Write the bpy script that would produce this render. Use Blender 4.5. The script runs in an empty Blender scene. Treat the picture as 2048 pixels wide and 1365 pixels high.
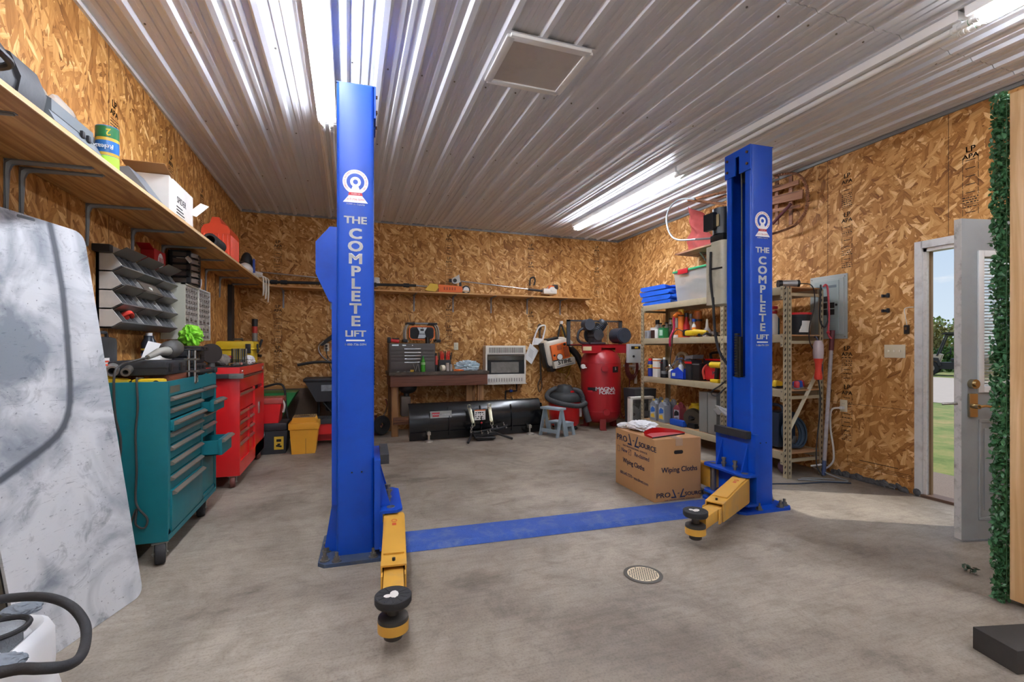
import bpy, bmesh, math, random
from mathutils import Vector, Matrix, Euler
random.seed(7)
SC = bpy.context.scene
COL = SC.collection
PI = math.pi
R = math.radians
# ------------------------------------------------------------------ camera model (level camera, metres)
FPX, YAW, HY, CAMZ = 947.0, 0.3324, 695.5, 1.235
_s, _c = math.sin(YAW), math.cos(YAW)
def at(x, y, X=None, Y=None, Z=None):
    """Point of the room seen at photo pixel (x, y) on the plane X=, Y= or Z=."""
    u, v = (x-1024)/FPX, (HY-y)/FPX
    d = Vector((_s+u*_c, _c-u*_s, v))
    t = X/d.x if X is not None else Y/d.y if Y is not None else (Z-CAMZ)/d.z
    return Vector((d.x*t, d.y*t, CAMZ+d.z*t))
XL, XR, YB, YF, HC = -1.389, 4.498, 7.30, -3.2, 3.12
# ------------------------------------------------------------------ materials
def lin(c):
    if isinstance(c, str):
        c = [int(c[i:i+2], 16) for i in (0, 2, 4)]
    return tuple(((v/255)/12.92 if v/255 <= .04045 else ((v/255+.055)/1.055)**2.4) for v in c[:3]) + (1,)
_M = {}
def N(nt, t, **k):
    n = nt.nodes.new(t)
    for a, v in k.items(): setattr(n, a, v)
    return n
def base_mat(name):
    m = bpy.data.materials.new(name); m.use_nodes = True
    nt = m.node_tree
    return m, nt, nt.nodes['Principled BSDF']
def pm(name, col, rough=.5, metal=0, var=.12, scale=6, bump=0, coat=0, alpha=1, trans=0, emit=0, dirt=None, dirt_amt=.35, dirt_scale=3, bscale=None):
    """Procedural painted / plastic / metal surface: noise-varied colour, roughness and bump."""
    if name in _M: return _M[name]
    m, nt, b = base_mat(name)
    L = nt.links.new
    tc = N(nt, 'ShaderNodeTexCoord')
    nz = N(nt, 'ShaderNodeTexNoise'); nz.inputs['Scale'].default_value = scale; nz.inputs['Detail'].default_value = 5
    L(tc.outputs['Object'], nz.inputs['Vector'])
    c = lin(col)
    mx = N(nt, 'ShaderNodeMix', data_type='RGBA')
    mx.inputs['A'].default_value = tuple(max(0, v*(1-var)) for v in c[:3])+(1,)
    mx.inputs['B'].default_value = tuple(min(1, v*(1+var)) for v in c[:3])+(1,)
    L(nz.outputs['Fac'], mx.inputs['Factor'])
    out = mx.outputs['Result']
    if dirt:
        n2 = N(nt, 'ShaderNodeTexNoise'); n2.inputs['Scale'].default_value = dirt_scale; n2.inputs['Detail'].default_value = 8; n2.inputs['Roughness'].default_value = .65
        L(tc.outputs['Object'], n2.inputs['Vector'])
        rp = N(nt, 'ShaderNodeMapRange'); rp.inputs['From Min'].default_value = .5; rp.inputs['From Max'].default_value = .75; rp.inputs['To Max'].default_value = dirt_amt
        L(n2.outputs['Fac'], rp.inputs['Value'])
        m2 = N(nt, 'ShaderNodeMix', data_type='RGBA'); L(rp.outputs['Result'], m2.inputs['Factor']); L(out, m2.inputs['A']); m2.inputs['B'].default_value = lin(dirt)
        out = m2.outputs['Result']
    L(out, b.inputs['Base Color'])
    rr = N(nt, 'ShaderNodeMapRange'); rr.inputs['To Min'].default_value = max(.02, rough-.07); rr.inputs['To Max'].default_value = min(1, rough+.07)
    L(nz.outputs['Fac'], rr.inputs['Value']); L(rr.outputs['Result'], b.inputs['Roughness'])
    b.inputs['Metallic'].default_value = metal
    if coat: b.inputs['Coat Weight'].default_value = coat; b.inputs['Coat Roughness'].default_value = .15
    if trans: b.inputs['Transmission Weight'].default_value = trans
    if alpha < 1: b.inputs['Alpha'].default_value = alpha
    if emit: b.inputs['Emission Color'].default_value = c; b.inputs['Emission Strength'].default_value = emit
    if bump:
        bn = N(nt, 'ShaderNodeTexNoise'); bn.inputs['Scale'].default_value = bscale or scale*8; bn.inputs['Detail'].default_value = 3
        L(tc.outputs['Object'], bn.inputs['Vector'])
        bp = N(nt, 'ShaderNodeBump'); bp.inputs['Strength'].default_value = bump; bp.inputs['Distance'].default_value = .01
        L(bn.outputs['Fac'], bp.inputs['Height']); L(bp.outputs['Normal'], b.inputs['Normal'])
    _M[name] = m
    return m
def wood(name, dark, light, axis=0, rough=.6, scale=1.0, ring=9):
    if name in _M: return _M[name]
    m, nt, b = base_mat(name); L = nt.links.new
    tc = N(nt, 'ShaderNodeTexCoord'); mp = N(nt, 'ShaderNodeMapping')
    s = [14*scale]*3; s[axis] = .9*scale; mp.inputs['Scale'].default_value = s
    L(tc.outputs['Object'], mp.inputs['Vector'])
    nz = N(nt, 'ShaderNodeTexNoise'); nz.inputs['Scale'].default_value = 1; nz.inputs['Detail'].default_value = 4; nz.inputs['Distortion'].default_value = .6
    L(mp.outputs['Vector'], nz.inputs['Vector'])
    mul = N(nt, 'ShaderNodeMath', operation='MULTIPLY'); mul.inputs[1].default_value = ring; L(nz.outputs['Fac'], mul.inputs[0])
    fr = N(nt, 'ShaderNodeMath', operation='PINGPONG'); fr.inputs[1].default_value = 1; L(mul.outputs[0], fr.inputs[0])
    cr = N(nt, 'ShaderNodeValToRGB'); cr.color_ramp.elements[0].color = lin(dark); cr.color_ramp.elements[1].color = lin(light)
    cr.color_ramp.elements[0].position = .05; cr.color_ramp.elements[1].position = .8
    L(fr.outputs[0], cr.inputs['Fac']); L(cr.outputs['Color'], b.inputs['Base Color'])
    b.inputs['Roughness'].default_value = rough
    bp = N(nt, 'ShaderNodeBump'); bp.inputs['Strength'].default_value = .15; bp.inputs['Distance'].default_value = .004
    L(fr.outputs[0], bp.inputs['Height']); L(bp.outputs['Normal'], b.inputs['Normal'])
    _M[name] = m
    return m
# ------------------------------------------------------------------ mesh builder
def rotm(r): return Euler(r).to_matrix().to_4x4()
class MB:
    def __init__(s): s.bm = bmesh.new()
    def _x(s, vs, M):
        if M is not None: bmesh.ops.transform(s.bm, matrix=M, verts=vs)
    def box(s, c, d, r=(0, 0, 0), bev=0, seg=2):
        o = bmesh.ops.create_cube(s.bm, size=1); vs = o['verts']
        bmesh.ops.scale(s.bm, vec=d, verts=vs)
        if bev:
            es = list({e for v in vs for e in v.link_edges})
            o = bmesh.ops.bevel(s.bm, geom=es, offset=min(bev, min(d)*.45), segments=seg, affect='EDGES', profile=.6)
            vs = list({v for f in o['faces'] for v in f.verts})
            vs = s._isl(vs)
        s._x(vs, Matrix.Translation(c) @ rotm(r)); return s
    def _isl(s, vs):
        seen = set(vs); st = list(vs)
        while st:
            v = st.pop()
            for e in v.link_edges:
                w = e.other_vert(v)
                if w not in seen: seen.add(w); st.append(w)
        return list(seen)
    def bx(s, lo, hi, bev=0, seg=2):
        lo, hi = Vector(lo), Vector(hi)
        d = hi-lo
        return s.box((lo+hi)/2, (abs(d.x), abs(d.y), abs(d.z)), bev=bev, seg=seg)
    def cyl(s, a, b, r, r2=None, n=16, cap=True):
        a, b = Vector(a), Vector(b); d = b-a
        o = bmesh.ops.create_cone(s.bm, cap_ends=cap, segments=n, radius1=r, radius2=r if r2 is None else r2, depth=d.length)
        s._x(o['verts'], Matrix.Translation((a+b)/2) @ d.to_track_quat('Z', 'Y').to_matrix().to_4x4()); return s
    def sph(s, c, r, n=16, rot=(0, 0, 0)):
        o = bmesh.ops.create_uvsphere(s.bm, u_segments=n, v_segments=max(6, n//2), radius=1)
        if not hasattr(r, '__len__'): r = (r, r, r)
        bmesh.ops.scale(s.bm, vec=r, verts=o['verts'])
        s._x(o['verts'], Matrix.Translation(c) @ rotm(rot)); return s
    def lathe(s, prof, c=(0, 0, 0), rot=(0, 0, 0), n=24, sx=1, sy=1):
        rings = []
        for r, z in prof:
            if r < 1e-5: rings.append([s.bm.verts.new((0, 0, z))])
            else: rings.append([s.bm.verts.new((r*sx*math.cos(2*PI*k/n), r*sy*math.sin(2*PI*k/n), z)) for k in range(n)])
        for A, B in zip(rings, rings[1:]):
            if len(A) == 1 and len(B) == 1: continue
            for k in range(n):
                a, b = A[k % len(A)], A[(k+1) % len(A)]; c2, d = B[(k+1) % len(B)], B[k % len(B)]
                f = [a]
                for v in (b, c2, d):
                    if v not in f: f.append(v)
                if len(f) > 2: s.bm.faces.new(f)
        vs = [v for r_ in rings for v in r_]
        s._x(vs, Matrix.Translation(c) @ rotm(rot)); return s
    def prism(s, poly, lo, hi, axis='z', M=None):
        """Extrude a 2-D polygon along an axis: x -> (y,z), y -> (x,z), z -> (x,y)."""
        def P(p, t):
            return {'x': (t, p[0], p[1]), 'y': (p[0], t, p[1]), 'z': (p[0], p[1], t)}[axis]
        A = [s.bm.verts.new(P(p, lo)) for p in poly]; B = [s.bm.verts.new(P(p, hi)) for p in poly]
        n = len(poly)
        fs = [s.bm.faces.new(A[::-1]), s.bm.faces.new(B)]
        for k in range(n): fs.append(s.bm.faces.new((A[k], A[(k+1) % n], B[(k+1) % n], B[k])))
        s._x(A+B, M); bmesh.ops.recalc_face_normals(s.bm, faces=fs); return s
    def tube(s, pts, r, n=8, closed=False, rs=None):
        pts = [Vector(p) for p in pts]; m = len(pts); rings = []; up = None
        for i, p in enumerate(pts):
            a = pts[i-1] if (i or closed) else p; b = pts[(i+1) % m] if (i < m-1 or closed) else p
            t = (b-a).normalized()
            if up is None:
                up = Vector((0, 0, 1)) if abs(t.z) < .9 else Vector((1, 0, 0))
            x = t.cross(up)
            if x.length < 1e-4: x = t.cross(Vector((.3, .9, .1)))
            x.normalize(); y = t.cross(x).normalized(); up = -y if False else x.cross(t).normalized()
            rr = rs[i] if rs else r
            rings.append([s.bm.verts.new(p + x*rr*math.cos(2*PI*k/n) + y*rr*math.sin(2*PI*k/n)) for k in range(n)])
        fs = []
        for i in range(m if closed else m-1):
            A, B = rings[i], rings[(i+1) % m]
            for k in range(n): fs.append(s.bm.faces.new((A[k], A[(k+1) % n], B[(k+1) % n], B[k])))
        if not closed:
            fs.append(s.bm.faces.new(rings[0][::-1])); fs.append(s.bm.faces.new(rings[-1]))
        bmesh.ops.recalc_face_normals(s.bm, faces=fs)
        return s
    def grid(s, fn, nu, nv, thick=0):
        g = [[s.bm.verts.new(fn(i/nu, j/nv)) for j in range(nv+1)] for i in range(nu+1)]
        fs = []
        for i in range(nu):
            for j in range(nv): fs.append(s.bm.faces.new((g[i][j], g[i+1][j], g[i+1][j+1], g[i][j+1])))
        if thick: bmesh.ops.solidify(s.bm, geom=fs, thickness=thick)
        return s
    def xf(s, M):
        bmesh.ops.transform(s.bm, matrix=M, verts=s.bm.verts); return s
def smooth_curve(pts, k=6, closed=False):
    """Catmull-Rom through the points."""
    P = [Vector(p) for p in pts]; n = len(P); out = []
    rng = range(n if closed else n-1)
    for i in rng:
        p0 = P[i-1] if (i or closed) else P[0]; p1 = P[i]; p2 = P[(i+1) % n]; p3 = P[(i+2) % n] if (i+2 < n or closed) else P[-1]
        for j in range(k):
            t = j/k
            out.append(.5*((2*p1)+(p2-p0)*t+(2*p0-5*p1+4*p2-p3)*t*t+(3*p1-p0-3*p2+p3)*t**3))
    if not closed: out.append(P[-1])
    return out
def rrect(w, h, r, n=5, cx=0, cy=0):
    pts = []
    for (sx, sy, a0) in ((1, 1, 0), (-1, 1, 90), (-1, -1, 180), (1, -1, 270)):
        for k in range(n+1):
            a = R(a0+90*k/n)
            pts.append((cx+sx*(w/2-r)+r*math.cos(a), cy+sy*(h/2-r)+r*math.sin(a)))
    return pts
def link(o, parent=None):
    COL.objects.link(o)
    if parent is not None: o.parent = parent
    return o
def part(name, mb, mat, parent=None, label=None, loc=(0, 0, 0), rot=(0, 0, 0), flat=False, kind=None):
    me = bpy.data.meshes.new(name); mb.bm.to_mesh(me); mb.bm.free()
    if not flat:
        me.shade_smooth(); me.set_sharp_from_angle(angle=R(38))
    for mm in (mat if isinstance(mat, (list, tuple)) else [mat]): me.materials.append(mm)
    o = bpy.data.objects.new(name, me); o.location = loc; o.rotation_euler = rot
    link(o, parent)
    if label: o['label'] = label
    if kind: o['kind'] = kind
    return o
def tag(o, label=None, cat=None, group=None, kind=None):
    if label: o['label'] = label
    if cat: o['category'] = cat
    if group: o['group'] = group
    if kind: o['kind'] = kind
    return o
def thing(name, label, cat, loc=(0, 0, 0), rz=0, group=None, rot=None):
    o = bpy.data.objects.new(name, None); o.empty_display_size = .05
    o.location = loc; o.rotation_euler = rot or (0, 0, rz); link(o)
    return tag(o, label, cat, group)
def solo(name, mb, mat, label, cat, group=None, flat=False, loc=None, rot=(0, 0, 0)):
    """A one-mesh thing; world-space meshes get their origin moved to the base of their bounds."""
    if loc is None:
        vs = [v.co for v in mb.bm.verts]
        lo = Vector([min(v[i] for v in vs) for i in range(3)]); hi = Vector([max(v[i] for v in vs) for i in range(3)])
        loc = Vector(((lo.x+hi.x)/2, (lo.y+hi.y)/2, lo.z))
        bmesh.ops.translate(mb.bm, vec=-loc, verts=mb.bm.verts)
    o = part(name, mb, mat, None, loc=loc, rot=rot, flat=flat)
    return tag(o, label, cat, group)
def struct(name, mb, mat, parent=None, label=None, flat=False):
    o = part(name, mb, mat, parent, flat=flat)
    if parent is None: o['kind'] = 'structure'; o['category'] = name.split('_')[0]
    if label: o['label'] = label
    return o
def dup(root, loc=None, rz=None, label=None, group=None, rot=None):
    r = root.copy(); COL.objects.link(r)
    if loc is not None: r.location = loc
    if rz is not None: r.rotation_euler = (0, 0, rz)
    if rot is not None: r.rotation_euler = rot
    if label: r['label'] = label
    if group: r['group'] = group
    for ch in list(root.children):
        c = ch.copy(); COL.objects.link(c); c.parent = r
        for g in list(ch.children):
            d = g.copy(); COL.objects.link(d); d.parent = c
    return r
def text(s, size, mat, parent, loc, rot=(0, 0, 0), name='lettering', wx=1, bold=0, align='CENTER', ext=.0006, shear=0, spacing=1, line=1):
    cu = bpy.data.curves.new(name, 'FONT'); cu.body = s; cu.size = size; cu.align_x = align; cu.align_y = 'CENTER'
    cu.extrude = ext; cu.shear = shear; cu.space_character = spacing; cu.resolution_u = 3; cu.space_line = line
    o = bpy.data.objects.new(name, cu); COL.objects.link(o)
    dg = bpy.context.evaluated_depsgraph_get()
    me = bpy.data.meshes.new_from_object(o.evaluated_get(dg)); me.name = name
    bpy.data.objects.remove(o); bpy.data.curves.remove(cu)
    for v in me.vertices: v.co.x *= wx
    if bold:
        b2 = bmesh.new(); q = bold*size
        for dx, dy in ((-q, -q*.6), (q, -q*.6), (-q, q*.6), (q, q*.6), (0, 0)):
            n0 = len(b2.verts); b2.from_mesh(me); b2.verts.ensure_lookup_table()
            for v in b2.verts[n0:]: v.co.x += dx; v.co.y += dy
        b2.to_mesh(me); b2.free()
    me.materials.clear(); me.materials.append(mat)
    o = bpy.data.objects.new(name, me); o.location = loc; o.rotation_euler = rot
    return link(o, parent)
from mathutils import noise as _nz
def rag(c, w, d, h, seed=0, n=28, fold=.5, freq=1.5):
    """A crumpled cloth ball: a squashed sphere pushed in and out along noisy folds, flat underneath."""
    mb = MB(); o = bmesh.ops.create_icosphere(mb.bm, subdivisions=5, radius=1); off = Vector((seed*3.1, seed*1.7, seed*.9))
    for v in o['verts']:
        p = v.co.copy(); q = p*freq+off
        q = q+Vector((_nz.noise(q*.9+Vector((5, 0, 0))), _nz.noise(q*.9), _nz.noise(q*.9+Vector((0, 7, 0)))))*.8
        f = 1-2*abs(_nz.noise(q)); g = 1-2*abs(_nz.noise(q*2.3+Vector((3, 3, 3))))
        s = 1-fold*.6+fold*.6*f+fold*.25*g
        z = p.z*.5*s+.42
        v.co = Vector((c[0]+p.x*w/2*s, c[1]+p.y*d/2*s, c[2]+max(.002+.002*(p.z+1), z*h/.92)))
    return mb
FRONT = (PI/2, 0, 0)            # text facing -Y (towards the camera)
LEFTF = (PI/2, 0, -PI/2)        # text facing -X
RIGHTF = (PI/2, 0, PI/2)        # text facing +X
def cloth(c, w, d, h, seed=0, n=14, amp=.35, thick=.004):
    """A crumpled cloth heap: a folded sheet with ridges, draped down at the rim."""
    rnd = random.Random(seed); ph = [rnd.uniform(0, 6.28) for _ in range(8)]; fr = [rnd.uniform(2, 5.5) for _ in range(8)]
    mb = MB()
    def fn(u, v):
        a, b = u*2-1, v*2-1
        rr = max(abs(a), abs(b)); q = (1-rr**2.2)
        z = h*(.15+.85*q)*(.62+amp*math.sin(fr[0]*a+ph[0]+1.5*math.sin(fr[2]*b+ph[2]))+amp*.7*math.sin(fr[1]*b+ph[1]+1.2*math.cos(fr[3]*a+ph[3])))
        wob = 1+.16*math.sin(fr[4]*math.atan2(b, a)+ph[4])
        return Vector((c[0]+a*w/2*wob*(1-.12*rr*rr*abs(b)), c[1]+b*d/2*wob*(1-.12*rr*rr*abs(a)), c[2]+max(thick*1.2, z if rr < .999 else thick*1.3)))
    return mb.grid(fn, n, n, thick=-thick)
# ================================================================== ROOM
def osb(name, uv, vert=.5, tint=(1, 1, 1), seed=0):
    """Oriented strand board: three layers of long random flakes. uv = (axis of width, axis of height); vert = share of upright flakes."""
    m, nt, b = base_mat(name); L = nt.links.new
    tc = N(nt, 'ShaderNodeTexCoord'); sp = N(nt, 'ShaderNodeSeparateXYZ'); L(tc.outputs['Object'], sp.inputs[0])
    cb = N(nt, 'ShaderNodeCombineXYZ'); L(sp.outputs[uv[0]], cb.inputs[0]); L(sp.outputs[uv[1]], cb.inputs[1])
    wn = N(nt, 'ShaderNodeTexNoise', noise_dimensions='2D'); wn.inputs['Scale'].default_value = 9; wn.inputs['Detail'].default_value = 2; L(cb.outputs[0], wn.inputs['Vector'])
    ws = N(nt, 'ShaderNodeVectorMath', operation='MULTIPLY_ADD'); L(wn.outputs['Color'], ws.inputs[0]); ws.inputs[1].default_value = (.022, .022, 0); L(cb.outputs[0], ws.inputs[2])
    prev = None; prevb = None
    angs = [88, 66, 112, 30, 97, 78, 140] if vert > .6 else [20, 75, 128, 165, 50, 100, 145]
    for i, a in enumerate(angs):
        mp = N(nt, 'ShaderNodeMapping'); mp.inputs['Location'].default_value = (seed+i*3.7, i*1.3, 0); mp.inputs['Rotation'].default_value = (0, 0, R(-a))
        mp.vector_type = 'POINT'
        L(ws.outputs[0], mp.inputs['Vector'])
        sc = N(nt, 'ShaderNodeVectorMath', operation='MULTIPLY'); sc.inputs[1].default_value = ((10, 14, 8.5, 11, 9, 8, 10)[i], (52, 68, 36, 46, 34, 28, 38)[i], 1); L(mp.outputs[0], sc.inputs[0])
        vo = N(nt, 'ShaderNodeTexVoronoi', voronoi_dimensions='2D', feature='F1'); vo.inputs['Scale'].default_value = 1; L(sc.outputs[0], vo.inputs['Vector'])
        sx = N(nt, 'ShaderNodeSeparateColor'); L(vo.outputs['Color'], sx.inputs[0])
        # streaks along the flake
        st = N(nt, 'ShaderNodeVectorMath', operation='MULTIPLY'); st.inputs[1].default_value = (9, 210, 1); L(mp.outputs[0], st.inputs[0])
        sn = N(nt, 'ShaderNodeTexNoise', noise_dimensions='2D'); sn.inputs['Scale'].default_value = 1; sn.inputs['Detail'].default_value = 2; L(st.outputs[0], sn.inputs['Vector'])
        ad = N(nt, 'ShaderNodeMath', operation='MULTIPLY_ADD'); L(sn.outputs['Fac'], ad.inputs[0]); ad.inputs[1].default_value = .5; L(sx.outputs['Green'], ad.inputs[2])
        ed = N(nt, 'ShaderNodeMapRange'); ed.inputs['From Min'].default_value = .35; ed.inputs['From Max'].default_value = .75; ed.inputs['To Min'].default_value = 0; ed.inputs['To Max'].default_value = -.16
        L(vo.outputs['Distance'], ed.inputs['Value'])
        a2 = N(nt, 'ShaderNodeMath', operation='ADD'); L(ad.outputs[0], a2.inputs[0]); L(ed.outputs[0], a2.inputs[1])
        if prev is None: prev = a2.outputs[0]
        else:
            gt = N(nt, 'ShaderNodeMath', operation='GREATER_THAN'); L(sx.outputs['Blue'], gt.inputs[0]); gt.inputs[1].default_value = (.5, .5, .55, .6, .68, .76, .8)[i]
            mx = N(nt, 'ShaderNodeMix', data_type='FLOAT'); L(gt.outputs[0], mx.inputs['Factor']); L(prev, mx.inputs['A']); L(a2.outputs[0], mx.inputs['B'])
            prev = mx.outputs['Result']
    big = N(nt, 'ShaderNodeTexNoise', noise_dimensions='2D'); big.inputs['Scale'].default_value = .9; big.inputs['Detail'].default_value = 3; L(cb.outputs[0], big.inputs['Vector'])
    ab = N(nt, 'ShaderNodeMath', operation='MULTIPLY_ADD'); L(big.outputs['Fac'], ab.inputs[0]); ab.inputs[1].default_value = .35; L(prev, ab.inputs[2])
    cr = N(nt, 'ShaderNodeValToRGB'); r = cr.color_ramp
    stops = [(.08, '5f3a1b'), (.3, '9b6934'), (.56, 'b8864a'), (.8, 'cfa064'), (1.0, 'efcf9c')]
    r.elements[0].position, r.elements[1].position = stops[0][0], stops[-1][0]
    r.elements[0].color, r.elements[1].color = lin(stops[0][1]), lin(stops[-1][1])
    for p, c in stops[1:-1]:
        e = r.elements.new(p); e.color = lin(c)
    sc2 = N(nt, 'ShaderNodeMath', operation='MULTIPLY'); sc2.inputs[1].default_value = .66; L(ab.outputs[0], sc2.inputs[0]); L(sc2.outputs[0], cr.inputs['Fac'])
    tn = N(nt, 'ShaderNodeMix', data_type='RGBA', blend_type='MULTIPLY'); tn.inputs['Factor'].default_value = 1; L(cr.outputs['Color'], tn.inputs['A']); tn.inputs['B'].default_value = (*tint, 1)
    L(tn.outputs['Result'], b.inputs['Base Color']); b.inputs['Roughness'].default_value = .62; b.inputs['Specular IOR Level'].default_value = .3
    bp = N(nt, 'ShaderNodeBump'); bp.inputs['Strength'].default_value = .12; bp.inputs['Distance'].default_value = .004; L(prev, bp.inputs['Height']); L(bp.outputs['Normal'], b.inputs['Normal'])
    return m
OSB_BACK = osb('osb_back', ('X', 'Z'), .5, (1.0, .97, .93), 3)
OSB_LEFT = osb('osb_left', ('Y', 'Z'), .9, (1.05, .98, .85), 11)
OSB_RIGHT = osb('osb_right', ('Y', 'Z'), .5, (1.04, .99, .97), 23)
def concrete():
    m, nt, b = base_mat('concrete_floor'); L = nt.links.new
    tc = N(nt, 'ShaderNodeTexCoord')
    def noise(scale, det=5, rough=.55, dist=0, vec=None):
        n = N(nt, 'ShaderNodeTexNoise'); n.inputs['Scale'].default_value = scale; n.inputs['Detail'].default_value = det; n.inputs['Roughness'].default_value = rough; n.inputs['Distortion'].default_value = dist
        L(vec or tc.outputs['Object'], n.inputs['Vector']); return n.outputs['Fac']
    cr = N(nt, 'ShaderNodeValToRGB'); r = cr.color_ramp
    r.elements[0].position, r.elements[0].color = .3, lin('776c60'); r.elements[1].position, r.elements[1].color = .7, lin('b5aa9b')
    L(noise(.9, 8, .6, .4), cr.inputs['Fac'])
    def mul(col, fac, lo, hi, dark):
        mr = N(nt, 'ShaderNodeMapRange'); mr.inputs['From Min'].default_value = lo; mr.inputs['From Max'].default_value = hi; mr.inputs['To Max'].default_value = dark
        L(fac, mr.inputs['Value'])
        mx = N(nt, 'ShaderNodeMix', data_type='RGBA', blend_type='MULTIPLY'); L(mr.outputs[0], mx.inputs['Factor']); L(col, mx.inputs['A']); mx.inputs['B'].default_value = (.28, .25, .22, 1)
        return mx.outputs['Result']
    col = cr.outputs['Color']
    col = mul(col, noise(2.3, 6, .7, 1.2), .5, .7, .42)
    col = mul(col, noise(7, 6, .7, .6), .5, .72, .36)
    mp = N(nt, 'ShaderNodeMapping'); mp.inputs['Rotation'].default_value = (0, 0, .5); mp.inputs['Scale'].default_value = (5, 40, 1); L(tc.outputs['Object'], mp.inputs['Vector'])
    col = mul(col, noise(1, 4, .6, .8, mp.outputs[0]), .45, .75, .28)
    col = mul(col, noise(90, 3, .7), .48, .72, .4)
    # spilled-oil stains, each with its own place and outline
    wob = N(nt, 'ShaderNodeTexNoise'); wob.inputs['Scale'].default_value = 7; wob.inputs['Detail'].default_value = 5; L(tc.outputs['Object'], wob.inputs['Vector'])
    wv = N(nt, 'ShaderNodeVectorMath', operation='MULTIPLY_ADD'); L(wob.outputs['Color'], wv.inputs[0]); wv.inputs[1].default_value = (.25, .25, 0); L(tc.outputs['Object'], wv.inputs[2])
    for (px, py, rx, ry, amt) in ((955, 1160, .16, .09, .5), (840, 960, .34, .06, .55), (775, 955, .22, .07, .5), (985, 985, .15, .05, .35), (1000, 1010, .1, .04, .4), (1130, 1010, .3, .09, .3),
                                  (1330, 1290, .5, .1, .18), (560, 1010, .25, .25, .25), (1110, 945, .3, .08, .3), (1290, 1062, .16, .08, .3)):
        p = at(px, py, Z=0)
        mq = N(nt, 'ShaderNodeVectorMath', operation='SUBTRACT'); L(wv.outputs[0], mq.inputs[0]); mq.inputs[1].default_value = (p.x+.125, p.y+.125, 0)
        ms = N(nt, 'ShaderNodeVectorMath', operation='MULTIPLY'); L(mq.outputs[0], ms.inputs[0]); ms.inputs[1].default_value = (1/rx, 1/ry, 0)
        ln = N(nt, 'ShaderNodeVectorMath', operation='LENGTH'); L(ms.outputs[0], ln.inputs[0])
        col = mul(col, ln.outputs['Value'], 1.15, .35, amt)
    L(col, b.inputs['Base Color']); b.inputs['Specular IOR Level'].default_value = .35
    rr = N(nt, 'ShaderNodeMapRange'); rr.inputs['To Min'].default_value = .42; rr.inputs['To Max'].default_value = .75; L(noise(4, 5), rr.inputs['Value']); L(rr.outputs[0], b.inputs['Roughness'])
    bp = N(nt, 'ShaderNodeBump'); bp.inputs['Strength'].default_value = .25; bp.inputs['Distance'].default_value = .006; L(noise(60, 4, .65), bp.inputs['Height']); L(bp.outputs['Normal'], b.inputs['Normal'])
    return m
M_FLOOR = concrete()
M_CEIL = pm('ceiling_metal', 'dadde2', .42, 0, .03, 3)
M_TRIMW = pm('white_trim', 'd6d4d0', .5, var=.05, dirt='6b5f50', dirt_amt=.4, dirt_scale=9)
M_WHITE = pm('white_paint', 'e6e5e1', .45, var=.04)
M_DARK = pm('near_black', '17171a', .5)
M_INK = pm('stamp_ink', '2c1d10', .8)
M_BLUE = pm('lift_blue', '0349b8', .4, var=.09, scale=3, dirt='0a2a80', dirt_amt=.35, dirt_scale=5)
M_BLUED = pm('dirty_blue', '3c4c68', .6, var=.2, scale=5, dirt='5a5c5e', dirt_amt=.9, dirt_scale=12)
M_YEL = pm('arm_yellow', 'd09c3a', .48, var=.12, scale=5, dirt='a58a62', dirt_amt=.75, dirt_scale=6)
M_STEEL = pm('worn_steel', '8a857c', .4, .8, .2, 12)
M_GREYM = pm('grey_metal', '8d8f90', .45, .4, .1)
M_RUB = pm('rubber', '2b2b2d', .75, var=.2, scale=20, bump=.15)
M_BLACK = pm('black_plastic', '1d1d1f', .45, var=.2)
M_CHROME = pm('chrome', 'c9c9c9', .2, 1, .05)
M_GALV = pm('galvanised', 'a6a8a8', .4, .7, .1)
# floor
mb = MB(); mb.bx((XL-.15, YF-.15, -.12), (XR+.15, YB+.15, 0)); struct('floor', mb, M_FLOOR)
# ceiling: ribbed steel sheet, nine-inch rib spacing
def ribs():
    P = []; x = XL-.0; k = 0
    P.append((XL-.15, HC))
    rx = -1.17-.2286
    while rx < XR+.1:
        for (dx, z) in ((-.034, 0), (-.016, -.02), (.016, -.02), (.034, 0), (.07, 0), (.076, -.005), (.1, -.005), (.106, 0), (.125, 0), (.131, -.005), (.155, -.005), (.161, 0)):
            q = rx+dx
            if XL-.1 < q < XR+.14: P.append((q, HC+z))
        rx += .2286
    P.append((XR+.15, HC))
    return P
prof = ribs()
def ceiling_sheet(y0, y1):
    mb = MB(); poly = prof+[(XR+.15, HC+.1), (XL-.15, HC+.1)]
    mb.prism(poly[::-1], y0, y1, 'y'); return mb
o = struct('ceiling', ceiling_sheet(1.94, YB+.15), M_CEIL, flat=True)
o2 = part('ceiling_sheet', ceiling_sheet(YF-.15, 1.936), M_CEIL, o, flat=True)
mb = MB()
for k in range(27):
    x = -1.17+.2286*k+.05
    for y in (2.05, 3.3, 4.55, 5.8, 7.0):
        mb.cyl((x, y, HC), (x, y, HC-.006), .006, n=8)
part('screw', mb, M_STEEL, o, kind='stuff')
mb = MB(); mb.bx((XL, YB-.018, HC-.032), (XR, YB, HC-.001)); struct('trim_1', mb, M_GREYM)
mb = MB(); mb.bx((XL, YF, HC-.032), (XL+.018, YB, HC-.001)); struct('trim_2', mb, M_TRIMW)
mb = MB(); mb.bx((XR-.02, YF, HC-.035), (XR, YB, HC-.001)); struct('trim_3', mb, M_GREYM)
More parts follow.
